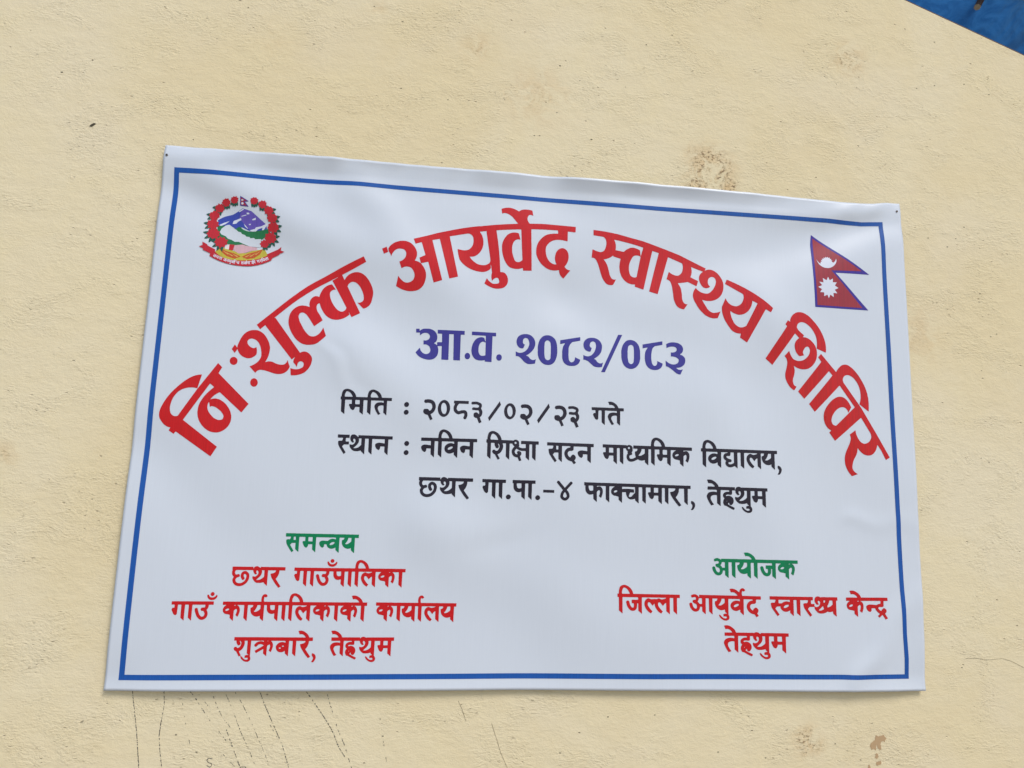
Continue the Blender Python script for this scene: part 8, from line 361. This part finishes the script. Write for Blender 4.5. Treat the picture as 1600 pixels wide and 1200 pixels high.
def ribbon(pts, w, rng, density=1.0, lift=.0005):
    """a dotted hand-drawn stroke: short uneven dashes along a polyline on the wall"""
    V, F = [], []
    seg = []
    for a, b in zip(pts, pts[1:]):
        a, b = Vector(a), Vector(b); n = max(1, int((b - a).length / .0011))
        for i in range(n): seg.append(a.lerp(b, i / n))
    seg.append(Vector(pts[-1]))
    i = 0
    while i < len(seg) - 2:
        run = rng.randint(1, 4) if density < 1 else len(seg) - 1 - i
        if density >= 1 or rng.random() < density:
            j = min(len(seg) - 1, i + run); k0 = len(V)
            for q in range(i, j + 1):
                t = (seg[min(q + 1, len(seg) - 1)] - seg[max(q - 1, 0)]); t = t.normalized() if t.length > 0 else Vector((0, 1))
                ww = w * .5 * rng.uniform(.45, 1.15) * (.55 if (q in (i, j) and density < 1) else 1); nn = Vector((-t.y, t.x)) * ww
                jx = Vector((rng.uniform(-.0003, .0003), 0)) if density < 1 else Vector((0, 0))
                for s in (1, -1):
                    p = seg[q] + nn * s + jx; V.append(W3(p.x, p.y, lift))
            for q in range(j - i): F.append((k0 + 2 * q, k0 + 2 * q + 2, k0 + 2 * q + 3, k0 + 2 * q + 1))
        i += run
        if density < 1: i += rng.choice((0, 0, 1, 1, 2))
    return mesh('streak', V, F)
rng = random.Random(11)
for pts, w, dn in STREAKS:
    part('charcoal_streak', ribbon(pts, w, rng, dn), M['coal'], wall, 'dotted dark drip line below the banner')
for pts in SQUIGGLE:
    part('scribble', ribbon(pts, .0011, rng, 1.0), M['coal'], wall, 'small curved charcoal scribble')
for pts in CRACKS:
    part('hairline_crack', ribbon(pts, .0007, rng, 1.0), M['crackm'], wall)
def blob(pts, lift, jit=0, rng=rng):
    P2 = []
    for a, b in zip(pts, pts[1:] + pts[:1]):
        for t in (0, .5):
            P2.append((a[0] + (b[0] - a[0]) * t + rng.uniform(-jit, jit), a[1] + (b[1] - a[1]) * t + rng.uniform(-jit, jit)))
    tris = tessellate_polygon([[Vector((x, y, 0)) for x, y in P2]])
    return mesh('blob', [W3(x, y, lift) for x, y in P2], [tuple(reversed(t)) for t in tris])
for pts in PEELS:
    part('peeled_patch', blob(pts, .0004, .0006), M['peel'], wall, 'brown patch where the cream paint has flaked off')
part('hole', blob(HOLE, .0005, .0002), M['pit'], wall, 'small dark slanted hole')
for (u, v), r in PITS:
    pts = [(u + r * rng.uniform(.8, 1.9) * math.cos(a), v + r * .6 * rng.uniform(.7, 1.2) * math.sin(a)) for a in [k * math.pi / 3.5 for k in range(7)]]
    part('pit', blob(pts, .0005, .0001), M['pit'], wall)

# ------------------------------------------------------------------ banner
def smooth_noise(rs, n):
    k = [(rs.uniform(-1, 1), rs.uniform(-1, 1), rs.uniform(0, 6.283)) for _ in range(n)]
    return k
rs = random.Random(5)
WV = [(rs.uniform(2, 9) * rs.choice((-1, 1)), rs.uniform(2, 9), rs.uniform(0, 6.28)) for _ in range(7)]
WH = [(rs.uniform(35, 120) * rs.choice((-1, 1)), rs.uniform(20, 90), rs.uniform(0, 6.28)) for _ in range(8)]
def interp(P, x, ax):
    xs = np.array([p[ax] for p in P]); ys = np.array([p[1 - ax] for p in P]); o = np.argsort(xs)
    return np.interp(x, xs[o], ys[o])
def relief(u, v):
    """how far the sheet stands off the wall (numpy arrays)"""
    u = np.asarray(u, float); v = np.asarray(v, float)
    w = np.full(u.shape, .011)
    for a, b, p in WV: w = w + .00042 * np.sin(a * u + b * v + p)
    for (ax, ay), (bx, by), wd, h in FOLDS:
        dx, dy = bx - ax, by - ay; L = math.hypot(dx, dy)
        s = ((u - ax) * dx + (v - ay) * dy) / (L * L); d = ((u - ax) * dy - (v - ay) * dx) / L
        d = d + .006 * np.sin(9 * s + ax * 20)
        env = np.exp(-np.maximum(0, -s) ** 2 / .02) * np.exp(-np.maximum(0, s - 1) ** 2 / .03) * np.clip(1.15 - .6 * s, .2, 1.2)
        w = w + 2.5 * h * env * np.exp(-(d / (wd * (1 + .5 * np.clip(s, 0, 1)))) ** 2)
    # crumpled top hem
    top = .9715
    e = np.clip((v - (top - .05)) / .05, 0, 1) ** 1.5
    hem = sum(np.sin(a * u + b * v + p) for a, b, p in WH) / 8
    w = w + e * .0022 * hem
    mid_ = np.clip((u - .05) / .25, 0, 1) * np.clip((1.42 - u) / .25, 0, 1)
    w = w + .012 * mid_ * np.clip((v - (top - .036)) / .036, 0, 1.2) ** 1.4 * (1 + .35 * np.sin(7.3 * u + 1))
    w = w + .003 * np.clip((.008 - v) / .03, 0, 1.2) ** 1.3 * (1 + .3 * np.sin(5.1 * u))
    # pulled tight to the wall at the pins
    for (pu, pv, r) in ((-.015, .955, .05), (1.485, .958, .05), (-.015, -.005, .05), (1.475, -.012, .05), (.72, .966, .05)):
        dd = (u - pu) ** 2 + (v - pv) ** 2
        w = w * (1 - .30 * np.exp(-dd / (r * r)))
    return np.maximum(w, .0012)
def grad(u, v):
    e = .0008
    return (relief(u + e, v) - relief(u - e, v)) / (2 * e), (relief(u, v + e) - relief(u, v - e)) / (2 * e)

banner = thing('banner', 'white vinyl banner with blue border and red arched title, pinned to the wall', 'banner', W3(.7, -.02, 0))
NU, NV = 330, 216
s = np.linspace(0, 1, NU + 1)[None, :]; t = np.linspace(0, 1, NV + 1)[:, None]
T_, B_, L_, R_ = TOP_EDGE, BOTTOM_EDGE, LEFT_EDGE, RIGHT_EDGE
tl, tr, bl_, br = T_[0], T_[-1], B_[0], B_[-1]
tu = tl[0] + (tr[0] - tl[0]) * s; tv = interp(T_, tu, 0)
bu = bl_[0] + (br[0] - bl_[0]) * s; bvv = interp(B_, bu, 0)
lv = bl_[1] + (tl[1] - bl_[1]) * t; lu = interp(L_, lv, 1)
rv = br[1] + (tr[1] - br[1]) * t; ru = interp(R_, rv, 1)
def bil(i): return (1 - t) * ((1 - s) * bl_[i] + s * br[i]) + t * ((1 - s) * tl[i] + s * tr[i])
gu = (1 - t) * bu + t * tu + (1 - s) * lu + s * ru - bil(0)
gv = (1 - t) * bvv + t * tv + (1 - s) * lv + s * rv - bil(1)
gw = relief(gu, gv)
# scalloped top edge
pts = [W3(float(a), float(b), float(c)) for a, b, c in zip(gu.ravel(), gv.ravel(), gw.ravel())]
n1 = NU + 1
faces = [(j * n1 + i, j * n1 + i + 1, (j + 1) * n1 + i + 1, (j + 1) * n1 + i) for j in range(NV) for i in range(NU)]
nfront = len(pts)
# turned-back edge gives the sheet its thickness
pts += [p + Vector((0, .0007, 0)) for p in pts]
faces += [tuple(nfront + k for k in reversed(f)) for f in faces]
ring = [i for i in range(n1)] + [j * n1 + NU for j in range(1, NV + 1)] + [NV * n1 + i for i in range(NU - 1, -1, -1)] + [j * n1 for j in range(NV - 1, 0, -1)]
for a, b in zip(ring, ring[1:] + ring[:1]): faces.append((a, nfront + a, nfront + b, b))
me = mesh('sheet', pts, faces, True)
sheet = part('sheet', me, M['vinyl'], banner)
# a strip of the hem sticking out past the left edge, low down, and a fold at the top left
def flap(P4, lift):
    return mesh('hem_flap', [W3(a, b, lift + c) for a, b, c in P4] + [W3(a, b, lift + c - .0005) for a, b, c in P4], [(0, 1, 2, 3), (7, 6, 5, 4), (0, 4, 5, 1), (1, 5, 6, 2), (2, 6, 7, 3), (3, 7, 4, 0)])
bl0 = np.array(L_[-1]); tl0 = np.array(L_[0])
part('hem_flap', flap([(-.0215, .02, 0), (-.0160, .02, 0), (-.0150, .0565, 0), (-.0225, .0565, .0006)], .0018), M['vinyl'], banner, 'short white hem end sticking out at the lower left edge')
part('hem_flap', flap([(-.0240, .945, 0), (-.015, .940, 0), (-.015, .966, 0), (-.0225, .962, .0004)], .0016), M['vinyl'], banner, 'crumpled hem end at the top left corner')

CELL = .0065
def area2(L): return sum(a[0] * b[1] - b[0] * a[1] for a, b in zip(L, L[1:] + L[:1])) / 2
def inside(p, L):
    c = False
    for a, b in zip(L, L[1:] + L[:1]):
        if (a[1] > p[1]) != (b[1] > p[1]) and p[0] < (b[0] - a[0]) * (p[1] - a[1]) / (b[1] - a[1]) + a[0]: c = not c
    return c
def components(loops):
    order = sorted(loops, key=lambda L: -abs(area2(L))); outs = []
    for L in order:
        host = None; depth = 0
        for K in order:
            if K is not L and abs(area2(K)) > abs(area2(L)) and inside(L[0], K): depth += 1; host = K
        if depth % 2 == 0: outs.append([L])
        else:
            for o_ in outs:
                if o_[0] is host: o_.append(L)
    return outs
def print_mesh(loops, lift, cell=CELL):
    bm = bmesh.new(); flat = []
    for comp in components(loops):
        polys = [[Vector((x, y, 0)) for x, y in L] for L in comp]
        pts_ = [p for L in polys for p in L]; flat += pts_
        vs_ = [bm.verts.new(p) for p in pts_]; got = 0
        for tr_ in tessellate_polygon(polys):
            if len(set(tr_)) == 3:
                try: bm.faces.new([vs_[i] for i in tr_]).normal_update()
                except ValueError: pass
        a_ = [abs(area2(L)) for L in comp]
        got = sum(f.calc_area() for f in set(f for v in vs_ for f in v.link_faces)); want = a_[0] - sum(a_[1:])
        if abs(got - want) > .01 * want + 1e-7: print('AREA', got, want, len(comp))
    xs = [p.x for p in flat]; ys = [p.y for p in flat]
    for ax, lo, hi in ((0, min(xs), max(xs)), (1, min(ys), max(ys))):
        k = math.ceil(lo / cell)
        while k * cell < hi:
            co = (k * cell, 0, 0) if ax == 0 else (0, k * cell, 0)
            bmesh.ops.bisect_plane(bm, geom=bm.verts[:] + bm.edges[:] + bm.faces[:], plane_co=co, plane_no=(1, 0, 0) if ax == 0 else (0, 1, 0), dist=1e-7)
            k += 1
    bmesh.ops.dissolve_degenerate(bm, dist=1e-7, edges=bm.edges[:])
    bm.verts.ensure_lookup_table()
    for f in bm.faces:
        f.normal_update()
        if f.normal.z < 0: f.normal_flip()
        f.smooth = True
    uu = np.array([v.co.x for v in bm.verts]); vv_ = np.array([v.co.y for v in bm.verts])
    ww = relief(uu, vv_) + lift
    for v, a, b, c in zip(bm.verts, uu, vv_, ww): v.co = W3(float(a), float(b), float(c))
    me = bpy.data.meshes.new('print'); bm.to_mesh(me); bm.free()
    du, dv = grad(uu, vv_)
    N = np.stack([-du, -np.ones_like(du), -dv], 1); N /= np.linalg.norm(N, axis=1)[:, None]
    me.normals_split_custom_set_from_vertices([tuple(x) for x in N])
    return me
INK = .00035
def words(loops, gap=.0085):
    comps = sorted(components(loops), key=lambda c: min(p[0] for p in c[0])); out_ = []; right = -9
    for c in comps:
        x0, x1 = min(p[0] for p in c[0]), max(p[0] for p in c[0])
        if x0 - right > gap: out_.append([])
        out_[-1] += c; right = max(right, x1)
    return out_
LABEL = {'title': ('title_word', 'first arched red title word, at the left'), 'aayurved': ('title_word', 'second arched red title word'),
 'swaasthya': ('title_word', 'third arched red title word'), 'shivir': ('title_word', 'last arched red title word, at the right'),
 'year': ('lettering', 'violet blue fiscal year line'), 'date': ('lettering', 'black date line'), 'place_first': ('lettering', 'black venue line'),
 'place_second': ('lettering', 'second black venue line'), 'coordination': ('lettering', 'green heading at the lower left'),
 'rural_municipality': ('lettering', 'top red line at the lower left'), 'executive_office': ('lettering', 'long red line at the lower left'),
 'office_town': ('lettering', 'bottom red line at the lower left'), 'organiser': ('lettering', 'green heading at the lower right'),
 'health_centre': ('lettering', 'long red line at the lower right'), 'organiser_town': ('lettering', 'short red line at the lower right')}
EMB = {'emblem_hills': ('hills', 0), 'emblem_mountain': ('mountain', 1), 'emblem_ridge': ('mountain_ridge', 2), 'emblem_snow': ('snow', 3), 'emblem_map': ('map_outline', 4),
 'emblem_field': ('field', 5), 'emblem_hands': ('clasped_hands', 6), 'emblem_sleeve': ('sleeve', 7), 'emblem_cuff': ('cuff', 8), 'emblem_wheat': ('wheat_ears', 6.5), 'emblem_husk': ('wheat_grains', 7.5),
 'emblem_leaves': ('leaf_spray', 9), 'emblem_flowers': ('bloom', 11), 'emblem_ribbon': ('ribbon', 13), 'emblem_motto': ('motto', 14),
 'emblem_flag_border': ('pennant_border', 4), 'emblem_flag': ('pennant', 5), 'emblem_flag_marks': ('pennant_moon_and_sun', 6)}
FLG = {'flag_field': ('flag_field', 1), 'flag_moon': ('moon', 2), 'flag_sun': ('sun', 2)}
border = part('border_line', print_mesh([BORDER_OUT, BORDER_IN], INK), M['border'], banner)
emblem = flag = None
for key, mat, data in PRINT:
    loops = decode(data)
    if not loops: continue
    if key in LABEL:
        nm, lb = LABEL[key]
        for i_, word in enumerate(words(loops) if nm == 'lettering' else [loops]):
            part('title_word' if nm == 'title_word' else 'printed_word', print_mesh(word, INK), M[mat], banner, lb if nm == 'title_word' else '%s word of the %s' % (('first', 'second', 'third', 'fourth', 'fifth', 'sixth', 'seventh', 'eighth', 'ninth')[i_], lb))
    elif key.split('.')[0] in EMB:
        nm, lv_ = EMB[key.split('.')[0]]
        if '.' in key: lv_ += .5 * (int(key.split('.')[1]) % 3)
        me = print_mesh(loops, INK + .00006 * lv_, .01)
        if emblem is None: emblem = part('emblem', me, M[mat], banner, 'round national emblem of mountains, clasped hands and red blooms'); continue
        part(nm, me, M[mat], emblem)
    elif key == 'flag_border':
        flag = part('flag_print', print_mesh(loops, INK, .01), M[mat], banner, 'double pennant flag, crimson with violet edge')
    elif key in FLG:
        nm, lv_ = FLG[key]; part(nm, print_mesh(loops, INK + .00015 * lv_, .01), M[mat], flag)

# ------------------------------------------------------------------ nails holding the banner
def nail(u, v, w, label):
    t = thing('nail', label, 'nail', W3(u, v, w), 'nails pinning the banner to the wall')
    def cyl(r, a, b, n=12):
        V = []; F = []
        for q, (ww, rr) in enumerate(((a, r), (b, r))):
            for k in range(n): V.append(W3(u + rr * math.cos(2 * math.pi * k / n), v + rr * math.sin(2 * math.pi * k / n), ww))
        for k in range(n): F.append((k, (k + 1) % n, n + (k + 1) % n, n + k))
        F.append(tuple(range(n, 2 * n))); F.append(tuple(reversed(range(n))))
        return mesh('nail', V, F)
    part('nail_head', cyl(.0021, w, w + .0010), M['steel'], t)
    part('nail_shank', cyl(.0007, -.015, w), M['steel'], t)
nail(*NAIL_R, float(relief(*NAIL_R)) + .0004, 'small dark nail head at the top right corner of the banner')
nail(*NAIL_L, float(relief(*NAIL_L)) + .0004, 'small dark nail head at the top left corner of the banner')

# ------------------------------------------------------------------ tarpaulin roof over the gable
du, dv = Vector((1, gs)).normalized()
tarp = thing('tarpaulin', 'wrinkled blue tarpaulin roof sheet above the sloping wall top', 'tarpaulin', W3(ga[0], ga[1], .3))
NA, NB = 300, 120
V, F = [], []
rt = random.Random(3)
tw = [(rt.uniform(4, 26) * rt.choice((-1, 1)), rt.uniform(3, 20) * rt.choice((-1, 1)), rt.uniform(0, 6.28), rt.uniform(.3, 1)) for _ in range(16)]
for j in range(NB + 1):
    r = -1.3 + j / NB * 1.33
    for i in range(NA + 1):
        a = -2.2 + i / NA * 3.4
        h = sum(am * math.sin(p * a + q * r + ph + .8 * math.sin(5 * r + ph)) / (1 + .08 * abs(p)) for p, q, ph, am in tw) * .007
        u = ga[0] + du * a - dv * (h + .125); v = ga[1] + dv * a + du * (h + .125)
        V.append(W3(u, v, r))
m1 = NA + 1
for j in range(NB):
    for i in range(NA): F.append((j * m1 + i, (j + 1) * m1 + i, (j + 1) * m1 + i + 1, j * m1 + i + 1))
nb = len(V); V += [v + Vector((-dv * .0006, 0, du * .0006)) for v in V]
F += [tuple(nb + k for k in reversed(f)) for f in F]
ring = [i for i in range(m1)] + [j * m1 + NA for j in range(1, NB + 1)] + [NB * m1 + i for i in range(NA - 1, -1, -1)] + [j * m1 for j in range(NB - 1, 0, -1)]
for a, b in zip(ring, ring[1:] + ring[:1]): F.append((a, b, nb + b, nb + a))
part('tarpaulin_sheet', mesh('tarp', V, F, True), M['tarp'], tarp)

def beam(P0, P1, r, n=14, jag=.08, rnd=random.Random(8)):
    P0, P1 = Vector(P0), Vector(P1); ax = (P1 - P0).normalized(); a = ax.orthogonal().normalized(); b = ax.cross(a)
    V, F = [], []; K = 8; prof = [1 + rnd.uniform(-jag, jag) for _ in range(n)]
    for q in range(K + 1):
        c = P0.lerp(P1, q / K); rr = r * (1 + rnd.uniform(-.03, .03))
        for k in range(n): V.append(c + (a * math.cos(6.28318 * k / n) + b * math.sin(6.28318 * k / n)) * rr * prof[k])
    for q in range(K):
        for k in range(n): F.append((q * n + k, q * n + (k + 1) % n, (q + 1) * n + (k + 1) % n, (q + 1) * n + k))
    side = mesh('pole', V, F + [tuple(range(K * n, K * n + n))], True)
    e = -ax * .0005
    end = mesh('end', [v + e for v in V[:n]] + [P0 + e * 2], [(k, n, (k + 1) % n) for k in range(n)])
    return side, end
pole = thing('wooden_pole', 'short brown wooden pole with a pale sawn end under the blue tarpaulin', 'pole', W3(*POLE_A))
sd_, en_ = beam(W3(*POLE_A), W3(*POLE_B), .0075)
part('pole_shaft', sd_, M['wood'], pole); part('sawn_end', en_, M['woodend'], pole)
# thin brown batten between plaster and sheet
bat = thing('batten', 'thin brown wooden batten along the sloping top edge of the wall', 'batten', W3(ga[0], ga[1], 0))
V = []
for a in (-2.1, 1.1):
    for (hh, ww) in ((.0004, -.0008), (.0032, -.0008), (.0032, -.05), (.0004, -.05)):
        V.append(W3(ga[0] + du * a - dv * hh, ga[1] + dv * a + du * hh, ww))
part('batten_strip', mesh('batten', V, [(0, 1, 5, 4), (1, 2, 6, 5), (2, 3, 7, 6), (3, 0, 4, 7), (3, 2, 1, 0), (4, 5, 6, 7)]), M['wood'], bat)
